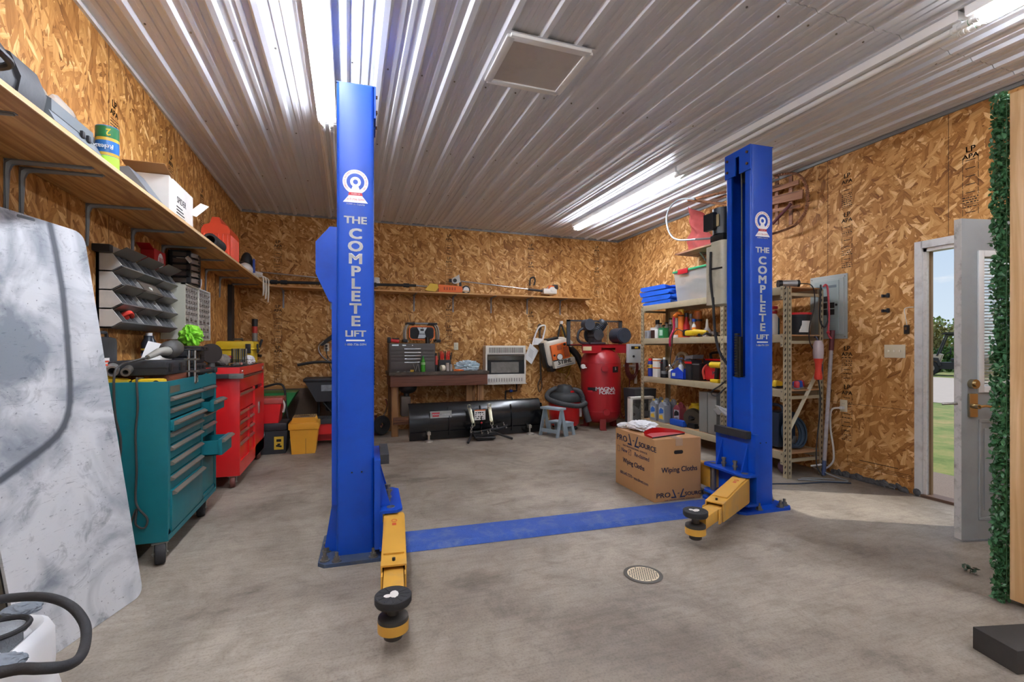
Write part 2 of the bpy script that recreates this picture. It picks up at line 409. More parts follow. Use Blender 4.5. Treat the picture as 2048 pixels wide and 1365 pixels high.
# walls
mb = MB(); mb.bx((XL-.15, YB, 0), (XR+.15, YB+.12, HC+.05)); WB = struct('wall_back', mb, OSB_BACK, label='strand-board back wall')
mb = MB(); mb.bx((XL-.15, YF, 0), (XL, YB, HC+.05)); WL = struct('wall_left', mb, OSB_LEFT)
DY0, DY1, DH = 1.70, 2.60, 2.055
mb = MB()
mb.bx((XR, DY1, 0), (XR+.075, YB, HC+.05)); mb.bx((XR, YF, 0), (XR+.075, DY0, HC+.05)); mb.bx((XR, DY0, DH), (XR+.075, DY1, HC+.05))
WR = struct('wall_right', mb, OSB_RIGHT)
# front wall behind the viewer, unseen; overhead-door opening added to let daylight in
mb = MB()
GX0, GX1, GH = -.9, 3.6, 2.55
mb.bx((XL-.15, YF-.15, 0), (GX0, YF, HC+.05)); mb.bx((GX1, YF-.15, 0), (XR+.15, YF, HC+.05)); mb.bx((GX0, YF-.15, GH), (GX1, YF, HC+.05))
struct('wall_front', mb, OSB_BACK)
# panel joints, kick board, mill stamps
mb = MB()
for x in (-.29, .93, 2.16, 3.38): mb.bx((x-.0015, YB-.0012, .03), (x+.0015, YB+.001, HC-.03))
part('panel_joint', mb, M_INK, WB)
mb = MB()
mb.bx((XL, YB-.02, .0), (-.2, YB-.001, .66)); struct('baseboard_back', mb, pm('kick_brown', '6d5a4a', .7, dirt='3e3128', dirt_amt=.6))
mb = MB(); mb.bx((XL, YB-.025, .661), (-.2, YB-.001, .70)); struct('trim_4', mb, wood('cedar_strip', '8a5a2c', 'b98546', 0))
mb = MB()
for y in (2.42, 3.42, 4.64): mb.bx((XR-.001, y-.0015, DH+.07 if y < 2.6 else .03), (XR+.0012, y+.0015, HC-.03))
mb.bx((XR-.001, 2.65, .7), (XR+.0012, 3.4, .703))
part('panel_joint', mb, M_INK, WR)
mb = MB()
for y in (3.55, 4.77, 5.99): mb.bx((XL-.001, y-.0015, .03), (XL+.001, y+.0015, HC-.03))
part('panel_joint', mb, M_INK, WL)
def stamp_bars(rnd, h, w=.1):
    """Rows of small illegible mill print, 0..h tall, as thin raised ink bars in the (x, z) plane."""
    mb = MB(); z = 0
    while z < h:
        kind = rnd.random()
        if kind < .55:
            x = -w/2
            while x < w/2:
                l = rnd.uniform(.006, .022); mb.bx((x, -.0006, z), (min(w/2, x+l), .0004, z+rnd.choice((.006, .009)))); x += l+rnd.uniform(.004, .01)
            z += .019
        elif kind < .8:
            mb.bx((-w/2, -.0006, z), (w/2, .0004, z+.003)); z += .014
        else:
            for q in ((-w/2, z, -w/2+.003, z+.05), (w/2-.003, z, w/2, z+.05), (-w*.3, z+.02, w*.3, z+.026)): mb.bx((q[0], -.0006, q[1]), (q[2], .0004, q[3]))
            z += .062
    return mb
def stamp_column(wall, where, rotz, z0, z1, seed):
    rnd = random.Random(seed)
    z = z0
    first = True
    while z < z1-.3:
        h = min(.42, z1-z-.16)
        o = part('mill_stamp', stamp_bars(rnd, h), M_INK, wall, loc=(where[0], where[1], z), rot=(0, 0, rotz), flat=True, label='faded printed mill stamp')
        text('LP', .062, M_INK, wall, (where[0], where[1], z+h+.085), (PI/2, 0, rotz), 'mill_stamp', bold=.02, ext=.0004)
        text('APA', .05, M_INK, wall, (where[0], where[1], z+h+.03), (PI/2, 0, rotz), 'mill_stamp', bold=.02, ext=.0004, wx=1.1)
        z += h+.15
for k, (x, a, b) in enumerate(((-.93, .73, 1.98), (-.93, 2.2, 3.05), (1.48, 2.12, 3.05), (1.48, 1.05, 1.95), (2.85, 1.3, 2.0), (2.85, 2.12, 3.0), (4.08, 2.1, 3.05))):
    stamp_column(WB, (x, YB-.0006, 0), 0, a, b, 40+k)
for k, (y, a, b) in enumerate(((3.23, .35, 1.3), (3.23, 2.0, 2.95), (2.28, 2.25, 2.95))):
    stamp_column(WR, (XR-.0006, y, 0), -PI/2, a, b, 60+k)
for k, (y, a, b) in enumerate(((2.28, 2.3, 3.0), (3.62, 2.25, 2.95), (4.62, 2.3, 2.9), (5.5, 2.3, 2.9), (3.55, .95, 1.3))):
    stamp_column(WL, (XL+.0006, y, 0), PI/2, a, b, 70+k)
o = part('mill_stamp', stamp_bars(random.Random(5), .1, .55), M_INK, WR, loc=(XR-.0006, 2.95, .12), rot=(0, 0, -PI/2), flat=True)
# crumbling insulation along the foot of the right wall
mb = MB(); rnd = random.Random(3)
for k in range(60):
    y = 2.62+rnd.random()**.8*.75; mb.sph((XR-.008-rnd.random()*.012, y, .012+rnd.random()*.02), (rnd.uniform(.006, .014), rnd.uniform(.02, .05), rnd.uniform(.01, .03)), 8, (rnd.random(), rnd.random(), 0))
o = solo('foil_insulation', mb, pm('foil', '5f6062', .5, .3, .7, 30, dirt='1c1a1a', dirt_amt=.9, dirt_scale=30), 'crumbling grey foil insulation along the foot of the wall beside the doorway', 'insulation'); o['kind'] = 'stuff'
# dark corner pipe at the back left
mb = MB(); mb.bx((XL+.002, 6.55, 0), (XL+.05, 6.68, 2.0)); 
solo('corner_post', mb, pm('dark_brown_steel', '2a2320', .6), 'dark brown vertical channel on the wall below the shelf corner', 'channel')
# ---------------- doorway
mb = MB()
mb.bx((XR-.018, DY1-.005, 0), (XR+.001, DY1+.05, DH+.06)); mb.bx((XR-.018, DY0-.06, 0), (XR+.001, DY0+.002, DH+.06)); mb.bx((XR-.018, DY0, DH+.0), (XR+.001, DY1, DH+.06))
struct('trim_5', mb, M_TRIMW)
mb = MB()
mb.bx((XR, DY1-.03, 0), (XR+.08, DY1, DH)); mb.bx((XR, DY0, 0), (XR+.08, DY0+.03, DH)); mb.bx((XR, DY0, DH-.03), (XR+.08, DY1, DH))
struct('trim_6', mb, pm('peeling_white', 'd8d2ca', .6, var=.05, dirt='8a7562', dirt_amt=.35, dirt_scale=40))
mb = MB(); mb.bx((XR+.03, DY1-.045, 0), (XR+.055, DY1-.03, DH-.03)); struct('trim_7', mb, pm('weatherstrip', '7a5f3f', .7))
mb = MB(); mb.bx((XR-.03, DY0, 0), (XR+.09, DY1, .022)); struct('trim_8', mb, pm('threshold_brown', '6f5646', .55, .2))
# the door leaf, hinged at the near jamb and swung into the room
hx, hy = XR-.02, 1.735; lx, ly = 3.682, 1.915
ang = math.atan2(ly-hy, lx-hx); W = .838
M_DOOR = pm('door_grey', '92989a', .42, var=.04, dirt='7b7d7c', dirt_amt=.5, dirt_scale=4)  # grey door, darkened to put its backlit shade into the colour
D = bpy.data.objects.new('door_1', None); D.location = (hx, hy, .02); D.rotation_euler = (0, 0, ang); link(D)
D['kind'] = 'structure'; D['category'] = 'door'; D['label'] = 'grey steel entry door standing open, blinds inside its window'
T = .044
# local: x from hinge (0) to lock edge (W); the room/camera side is +y
mb = MB(); mb.bx((0, -T/2, 0), (W, T/2, .97)); mb.bx((0, -T/2, 1.79), (W, T/2, 2.03)); mb.bx((0, -T/2, .97), (.15, T/2, 1.79)); mb.bx((W-.15, -T/2, .97), (W, T/2, 1.79))
part('door_slab', mb, M_DOOR, D)
mb = MB(); mb.bx((W, -T/2, 0), (W+.002, T/2, 2.03)); mb.bx((W+.001, -.012, .95), (W+.004, .012, 1.01)); part('door_edge', mb, pm('door_edge_dirty', 'b9b6b0', .6, var=.1, dirt='4b4038', dirt_amt=.9, dirt_scale=12), D)
for sgn in (1, -1):
    mb = MB()
    y0 = sgn*T/2; y1 = sgn*(T/2+.012)
    for (xa, xb, za, zb) in ((.11, .15, .93, 1.83), (W-.15, W-.11, .93, 1.83), (.15, W-.15, .93, .97), (.15, W-.15, 1.79, 1.83)): mb.bx((xa, min(y0, y1), za), (xb, max(y0, y1), zb), bev=.004)
    fr = part('window_frame', mb, pm('door_white', 'd7d8d8', .4), D)
    mb = MB()
    for xa, xb in ((.12, .41), (.47, W-.12)):
        for (a, b, c2, d) in ((xa, xb, .12, .14), (xa, xb, .74, .76), (xa, xa+.02, .14, .74), (xb-.02, xb, .14, .74)): mb.bx((a, min(y0, sgn*(T/2+.006)), c2), (b, max(y0, sgn*(T/2+.006)), d), bev=.003)
        mb.bx((xa+.04, min(y0, sgn*(T/2+.004)), .18), (xb-.04, max(y0, sgn*(T/2+.004)), .70), bev=.004)
    part('door_panel', mb, M_DOOR, D)
mb = MB(); mb.bx((.15, .012, .97), (W-.15, .015, 1.79)); mb.bx((.15, -.015, .97), (W-.15, -.012, 1.79))
part('window_pane', mb, pm('pane_glass', 'f4f8f8', .03, var=0, trans=1), D)
mb = MB()
for k in range(40): mb.box((W/2, 0, .985+k*.02), (W-.31, .013, .0012), (R(-35), 0, 0))
part('blind', mb, pm('blind_white', 'e2e4e6', .5), D)
M_BRASS = pm('satin_nickel', 'b9a98a', .25, 1, .06)
hd = MB(); hd.cyl((W-.07, -.05, .985), (W-.07, .05, .985), .03, n=20); hd.cyl((W-.07, .04, .985), (W-.07, .06, .985), .018); part('deadbolt', hd, M_BRASS, D)
hd = MB()
for sg in (1, -1):
    hd.box((W-.07, sg*.03, .85), (.062, .016, .15), bev=.012); hd.cyl((W-.07, sg*.03, .845), (W-.07, sg*.07, .845), .015)
    hd.tube(smooth_curve([(W-.07, sg*.07, .845), (W-.11, sg*.074, .85), (W-.16, sg*.072, .842), (W-.2, sg*.07, .846)]), .009, n=8)
part('door_handle', hd, M_BRASS, D)
hd = MB(); hd.tube(smooth_curve([(W+.002, 0, .86), (W+.03, -.03, .855), (W+.045, -.06, .85)]), .008, n=8); part('door_latch', hd, M_STEEL, D)
for z in (.2, 1.0, 1.8):
    mb = MB(); mb.cyl((0, -.03, z-.05), (0, -.03, z+.05), .008, n=10); part('hinge', mb, M_BRASS, D)
# ---------------- ceiling hatch
t = thing('ceiling_hatch', 'square white access hatch with raised frame set in the ribbed ceiling', 'hatch', (1.175, 2.91, HC))
mb = MB()
w, h = .53, .50
for (a, b2) in (((-w/2, -h/2-.02), (w/2, -h/2+.03)), ((-w/2, h/2-.03), (w/2, h/2+.02)), ((-w/2-.02, -h/2), (-w/2+.03, h/2)), ((w/2-.03, -h/2), (w/2+.02, h/2))):
    mb.bx((a[0], a[1], -.04), (b2[0], b2[1], -.0205), bev=.003)
part('frame', mb, M_WHITE, t)
mb = MB(); mb.bx((-w/2+.028, -h/2+.028, -.03), (w/2-.028, h/2-.028, -.022)); part('hatch_panel', mb, pm('hatch_grey', 'c4beb8', .6, var=.05, dirt='a39c94', dirt_amt=.5, dirt_scale=6), t)
mb = MB(); mb.bx((-w/2-.03, -h/2-.03, -.0215), (w/2+.03, h/2+.03, -.0205)); part('backing', mb, M_CEIL, t)
# ---------------- lights
def emat(name, col, s):
    m, nt, b = base_mat(name)
    n = N(nt, 'ShaderNodeTexNoise'); n.inputs['Scale'].default_value = 2
    b.inputs['Base Color'].default_value = lin(col); b.inputs['Emission Color'].default_value = lin(col); b.inputs['Emission Strength'].default_value = s
    mr = N(nt, 'ShaderNodeMapRange'); mr.inputs['To Min'].default_value = s*.97; mr.inputs['To Max'].default_value = s*1.03
    nt.links.new(n.outputs['Fac'], mr.inputs['Value']); nt.links.new(mr.outputs[0], b.inputs['Emission Strength'])
    return m
TUBE_E = 24.0
M_TUBE = emat('tube_lit', 'edf2fd', TUBE_E)
M_TUBEOFF = pm('tube_unlit', 'efeeea', .2, var=.02)
M_FIX = pm('fixture_white', 'f4f2ee', .4, var=.03)
M_GREEN = pm('green_ring', '1c7a4a', .5)
def fixture(x, y0, y1, lit, label, nm='strip_light'):
    t = thing(nm, label, 'light', (x, y0, HC-.021), group='strip lights on the ceiling')
    Ln = y1-y0
    mb = MB(); mb.prism([(-.074, 0), (-.068, -.05), (.068, -.05), (.074, 0)], .01, Ln-.01, 'y'); part('housing', mb, M_FIX, t)
    for sx in (-.032, .032):
        mb = MB(); mb.cyl((sx, .06, -.078), (sx, Ln-.06, -.078), .0165 if lit else .0185, n=10); part('lamp_tube', mb, M_TUBE if lit else M_TUBEOFF, t)
        for ye in (.03, Ln-.03):
            mb = MB(); mb.cyl((sx, ye-.035, -.078), (sx, ye+.035, -.078), .0155, n=12)
            for q in range(3): mb.cyl((sx, ye-.02+q*.02, -.078), (sx, ye-.012+q*.02, -.078), .018, n=12)
            mb.box((sx, ye, -.055), (.022, .04, .025)); part('lamp_holder', mb, M_WHITE, t)
        mb = MB(); mb.cyl((sx, Ln-.012, -.078), (sx, Ln-.002, -.078), .0165, n=12); part('end_ring', mb, M_GREEN, t)
    mb = MB()
    for ye in (.12, Ln/2, Ln-.12):
        for q in (-.02, .0, .02): mb.cyl((q*.4, ye+q, -.0445), (q*.4, ye+q, -.0465), .004, n=8)
    part('screw', mb, M_STEEL, t)
    return t
LXX, RXX = -.163, 3.255
fixture(LXX, 1.69, 4.10, True, 'lit twin-tube strip light directly in front of the first blue column')
fixture(LXX, 4.105, 6.50, False, 'unlit twin-tube strip light reaching towards the back wall behind the blue column')
fixture(LXX, -.75, 1.68, True, 'lit twin-tube strip light above the camera, outside the picture')
fixture(RXX, 4.06, 6.47, True, 'lit twin-tube strip light near the far right corner of the ceiling')
fixture(RXX, 1.66, 4.05, False, 'unlit twin-tube strip light between the two lit ones by the doorway')
fixture(RXX, -.78, 1.65, True, 'lit twin-tube strip light above the open door, cut by the top edge of the photo')
# floor drain
t = thing('floor_drain', 'round perforated metal floor drain set in the concrete', 'drain', (1.513, 2.2, 0))
mb = MB(); mb.lathe([(.084, .0005), (.1, .0005), (.104, .003), (.1, .005), (.084, .005), (.084, .0005)], n=40); part('rim', mb, pm('drain_rim', '5a5650', .8, bump=.3), t)
mb = MB(); mb.cyl((0, 0, .0005), (0, 0, .004), .084, n=36); part('drain_plate', mb, pm('brass_plate', 'd3c3a4', .4, .5, .1), t)
mb = MB()
for i in range(-6, 7):
    for j in range(-6, 7):
        x, y = i*.0135+(j % 2)*.00675, j*.0125
        if x*x+y*y < .076**2: mb.cyl((x, y, .004), (x, y, .0046), .0044, n=8)
part('hole', mb, M_DARK, t, kind='stuff')
# ---------------- outside
mb = MB(); mb.bx((XR+.15, -30, -.16), (90, 70, -.06))
def grass_mat():
    m, nt, b = base_mat('lawn_grass'); L = nt.links.new
    tc = N(nt, 'ShaderNodeTexCoord'); n1 = N(nt, 'ShaderNodeTexNoise'); n1.inputs['Scale'].default_value = 1.2; n1.inputs['Detail'].default_value = 10; n1.inputs['Roughness'].default_value = .75; L(tc.outputs['Object'], n1.inputs['Vector'])
    cr = N(nt, 'ShaderNodeValToRGB'); r = cr.color_ramp; r.elements[0].position = .35; r.elements[0].color = lin('55702c'); r.elements[1].position = .65; r.elements[1].color = lin('b39d63')
    e = r.elements.new(.5); e.color = lin('85904a')
    L(n1.outputs['Fac'], cr.inputs['Fac']); L(cr.outputs['Color'], b.inputs['Base Color']); b.inputs['Roughness'].default_value = .9
    return m
o = struct('ground_outside', mb, grass_mat())
mb = MB(); mb.bx((XR+.15, -.5, -.1), (XR+1.15, 4.2, -.035)); struct('path_outside', mb, pm('aggregate', '8c7c70', .9, var=.5, scale=120))
mb = MB(); mb.prism([(13, -20), (24, -20), (24, 40), (13, 40)], -.07, -.05, 'z'); struct('driveway_outside', mb, pm('drive_concrete', 'c9b8a8', .9, var=.1))
def world():
    w = bpy.data.worlds.new('World'); SC.world = w; w.use_nodes = True
    nt = w.node_tree; L = nt.links.new; bg = nt.nodes['Background']
    tc = N(nt, 'ShaderNodeTexCoord'); sp = N(nt, 'ShaderNodeSeparateXYZ'); L(tc.outputs['Generated'], sp.inputs[0])
    cr = N(nt, 'ShaderNodeValToRGB'); r = cr.color_ramp; r.elements[0].position = 0; r.elements[0].color = lin('dfeefb'); r.elements[1].position = .6; r.elements[1].color = lin('6fa8e8')
    L(sp.outputs['Z'], cr.inputs['Fac'])
    mp = N(nt, 'ShaderNodeMapping'); mp.inputs['Scale'].default_value = (3, 3, 9); L(tc.outputs['Generated'], mp.inputs['Vector'])
    nz = N(nt, 'ShaderNodeTexNoise'); nz.inputs['Scale'].default_value = 2.2; nz.inputs['Detail'].default_value = 7; L(mp.outputs[0], nz.inputs['Vector'])
    mr = N(nt, 'ShaderNodeMapRange'); mr.inputs['From Min'].default_value = .5; mr.inputs['From Max'].default_value = .62; L(nz.outputs['Fac'], mr.inputs['Value'])
    mx = N(nt, 'ShaderNodeMix', data_type='RGBA'); L(mr.outputs[0], mx.inputs['Factor']); L(cr.outputs['Color'], mx.inputs['A']); mx.inputs['B'].default_value = (1, 1, 1, 1)
    L(mx.outputs['Result'], bg.inputs['Color']); bg.inputs['Strength'].default_value = SKY_E
SKY_E = .36
world()
sun = bpy.data.lights.new('sun', 'SUN'); sun.energy = .95; sun.angle = R(.6); sun.color = (1, .95, .86)
so = bpy.data.objects.new('sun', sun); so.rotation_euler = (R(38), 0, R(60)); link(so)
# ---------------- camera
cam = bpy.data.cameras.new('camera'); cam.sensor_width = 36; cam.lens = FPX/2048*36; cam.shift_y = (HY-682.5)/2048; cam.clip_end = 300
co = bpy.data.objects.new('camera', cam); co.location = (0, 0, CAMZ); co.rotation_euler = (PI/2, 0, -YAW); link(co); SC.camera = co
vs = SC.view_settings; vs.view_transform = 'Standard'; vs.look = 'None'; vs.gamma = 1; vs.use_curve_mapping = False; vs.exposure = 1.42
# ================================================================== TWO-POST LIFT
LIFT = thing('car_lift', 'blue two-post car lift bolted to the floor with yellow swing arms', 'lift', (1.53, 3.01, 0), rz=-.0405)
M_WLET = pm('letter_white', 'f1f1f1', .5, var=.02)
M_RLET = pm('letter_red', 'c62f3a', .5)
M_ARMLET = pm('arm_decal', 'c8502a', .5)
M_TRACK = pm('cable_track', '23231f', .6)
CW, CD = .105, .135
def bolt_anchor(mb, x, y, z, r=.016):
    mb.cyl((x, y, z), (x, y, z+.006), r*1.7, n=16); mb.cyl((x, y, z+.006), (x, y, z+.026), r*1.15, n=6); mb.cyl((x, y, z+.026), (x, y, z+.05), r*.62, n=10)
def column(sg):
    """sg=+1: the column at -x whose open side faces +x; sg=-1: its mirror image."""
    ox = -1.487*sg
    def X(v): return ox+v*sg
    def bx(mb, x0, x1, y0, y1, z0, z1, bev=0): mb.bx((min(X(x0), X(x1)), y0, z0), (max(X(x0), X(x1)), y1, z1), bev)
    t_ = .012; lip = .062; rr = .018
    out = []
    def arc(cx, cy, r, a0, a1, n=4): return [(cx+r*math.cos(R(a0+(a1-a0)*k/n)), cy+r*math.sin(R(a0+(a1-a0)*k/n))) for k in range(n+1)]
    o_ = arc(-CW+rr, -CD+rr, rr, 180, 270)+arc(CW-rr, -CD+rr, rr, 270, 360)+[(CW, -CD+lip), (CW-t_, -CD+lip), (CW-t_, -CD+t_), (-CW+t_, -CD+t_), (-CW+t_, CD-t_), (CW-t_, CD-t_), (CW-t_, CD-lip), (CW, CD-lip)]+arc(CW-rr, CD-rr, rr, 0, 90)+arc(-CW+rr, CD-rr, rr, 90, 180)
    mb = MB(); mb.prism([(X(a), b) for a, b in o_], .02, 2.785, 'z')
    bx(mb, -CW, CW, -CD, CD, 2.785, 2.79)
    col = part('column', mb, M_BLUE, LIFT)
    # outer stiffener, gusset
    mb = MB(); bx(mb, -CW-.03, -CW, -.08, .11, .30, 1.5)
    mb.prism([(X(-CW), .30), (X(-CW), .02), (X(-CW-.075), .02), (X(-CW-.03), .30)], -.06, -.045, 'y'); mb.prism([(X(-CW), .30), (X(-CW), .02), (X(-CW-.075), .02), (X(-CW-.03), .30)], .06, .075, 'y')
    part('stiffener', mb, M_BLUE, LIFT)
    # top plate with slot and bolts across the open side
    mb = MB(); bx(mb, CW, CW+.01, -CD, -.02, 2.60, 2.79); bx(mb, CW, CW+.01, .02, CD, 2.60, 2.79); bx(mb, CW, CW+.01, -.02, .02, 2.74, 2.79)
    tp = part('top_plate', mb, M_BLUE, LIFT)
    for y in (-CD+.03, CD-.03):
        for z in (2.65, 2.74):
            mb = MB(); mb.cyl((X(CW+.01), y, z), (X(CW+.02), y, z), .011, n=6); part('bolt', mb, pm('rusty_bolt', '6b4a30', .6, .5), tp)
    mb = MB(); bx(mb, -.08, .02, -.06, .06, 2.56, 2.64); part('sheave_block', mb, M_DARK, LIFT)
    mb = MB(); mb.tube([(X(CW-.03), -.0, 2.7), (X(CW-.035), 0, 2.5), (X(CW-.04), 0, .7)], .006, n=8); part('lift_cable', mb, pm('cable_steel', '5c5a52', .5, .6), LIFT)
    # base plate
    mb = MB(); mb.prism([(X(a), b) for a, b in ((-.2, -.2), (-.165, -.235), (.24, -.235), (.28, -.2), (.28, .2), (.24, .235), (-.165, .235), (-.2, .2))], 0, .02, 'z')
    bp = part('base_plate', mb, M_BLUED if sg > 0 else M_BLUE, LIFT)
    for (x, y) in ((-.165, -.18), (-.165, -.05), (-.165, .07), (-.1, -.205), (.1, -.205), (-.1, .2), (.1, .2)):
        mb = MB(); bolt_anchor(mb, X(x), y, .02); part('anchor_bolt', mb, M_STEEL, bp)
    # carriage
    mb = MB(); bx(mb, -.05, CW-.016, -.1, .1, .06, 1.0)
    bx(mb, CW, CW+.035, -.21, .21, .06, .58); 
    part('carriage', mb, M_BLUE, LIFT)
    mb = MB(); 
    mb.prism([(X(a), b) for a, b in ((CW+.03, -.235), (.23, -.235), (.265, -.2), (.265, .2), (.23, .235), (CW+.03, .235))], .272, .288, 'z')
    mb.prism([(X(a), b) for a, b in ((CW+.03, -.235), (.23, -.235), (.265, -.2), (.265, .2), (.23, .235), (CW+.03, .235))], .058, .074, 'z')
    bx(mb, CW+.035, CW+.047, -.235, .235, .07, .28)
    mb.prism([(X(CW+.035), .5), (X(CW+.035), .288), (X(.2), .288)], -.14, -.128, 'y'); mb.prism([(X(CW+.035), .5), (X(CW+.035), .288), (X(.2), .288)], .128, .14, 'y')
    cb = part('carriage_bracket', mb, M_BLUE, LIFT)
    for y in (-.17, .17):
        mb = MB(); mb.cyl((X(.2), y, .05), (X(.2), y, .292), .024, n=16); part('pivot_pin', mb, M_STEEL, cb)
    for y in (-.06, .06):
        mb = MB(); mb.cyl((X(.19), y, .288), (X(.19), y, .35), .013, n=12); mb.cyl((X(.19), y, .31), (X(.19), y, .322), .02, n=12); mb.cyl((X(.19), y, .345), (X(.19), y, .36), .018, n=12); part('lock_pin', mb, M_STEEL, cb)
    mb = MB(); bx(mb, CW+.035, CW+.085, -.17, .17, .545, .60); part('door_bumper', mb, M_RUB, LIFT)
    mb = MB()
    for k in range(16): bx(mb, CW-.02, CW+.006, .0, .035, 1.0+k*.022, 1.018+k*.022, .002)
    bx(mb, CW-.03, CW-.005, -.02, .03, 1.0, 1.32)
    part('cable_track', mb, M_TRACK, LIFT)
    # decals on the face towards the camera
    y = -CD-.0008; cx = X(0) ; 
    def tx(s, z, size, wx=1.28, bold=.045, mat=M_WLET, nm='lettering', dx=0): return text(s, size, mat, col, (cx+dx, y, z), FRONT, nm, wx, bold)
    tx('THE', 1.983, .058, 1.2)
    for k, chx in enumerate('COMPLETE'): tx(chx, 1.902-k*.0735, .083, 1.28)
    tx('LIFT', 1.315, .05, 1.3); 
    mb = MB(); mb.bx((cx-.052, y, 1.272), (cx+.052, y+.0005, 1.281)); part('lettering', mb, M_WLET, col)
    tx('1-888-736-5094', 1.252, .019, 1.0, .01)
    # round emblem with the tapering foot
    ez = 2.21
    mb = MB()
    for (r0, r1) in ((.072, .05), (.03, .014)):
        vs_ = []
        n = 40
        for k in range(n):
            a0, a1 = 2*PI*k/n, 2*PI*(k+1)/n
            q = [(r1*math.cos(a0), r1*math.sin(a0)), (r0*math.cos(a0), r0*math.sin(a0)), (r0*math.cos(a1), r0*math.sin(a1)), (r1*math.cos(a1), r1*math.sin(a1))]
            mb.bm.faces.new([mb.bm.verts.new((cx+px, y-.0002, ez+pz)) for px, pz in q])
    for q in ([(-.014, -.02), (.014, -.02), (.03, -.062), (-.03, -.062)], [(-.037, -.08), (.037, -.08), (.07, -.122), (-.07, -.122)]):
        mb.bm.faces.new([mb.bm.verts.new((cx+px, y-.0004, ez+pz)) for px, pz in q])
    part('emblem', mb, M_WLET, col, flat=True)
    mb = MB(); mb.bm.faces.new([mb.bm.verts.new((cx+px, y-.0005, ez+pz)) for px, pz in ((-.036, -.063), (.036, -.063), (.041, -.08), (-.041, -.08))]); part('emblem', mb, M_RLET, col, flat=True)
    tx('10,000 LB', ez-.0715, .011, 1.1, .01); tx('317-736-5094', ez-.104, .017, 1.05, .0, M_RLET); tx('10,000 Lb. Capacity', ez-.132, .012, 1.1, .01)
    for k, chx in enumerate('COMPLETE AUTOMOTIVE SERVICE & SALES INC'):
        a = R(222-k*264/38)
        text(chx, .012, M_RLET, col, (cx+.061*math.cos(a), y-.0004, ez+.061*math.sin(a)), (PI/2, -(a-PI/2), 0), 'lettering', 1, 0)
    for z in (.43,):
        mb = MB()
        for xx in (-.02, .035): mb.cyl((X(xx*sg), -CD-.002, .50), (X(xx*sg), -CD+.004, .50), .005, n=10)
        part('hole', mb, M_DARK, col)
    return X
X1 = column(1); X2 = column(-1)
# power-unit cover on the outer side of the first column
mb = MB(); x0 = -1.487-CW
mb.prism([(x0, 1.965), (x0-.045, 1.965), (x0-.125, 1.87), (x0-.125, 1.68), (x0-.05, 1.515), (x0, 1.49)], -.02, .1, 'y')
o = part('side_cover', mb, M_BLUE, LIFT)
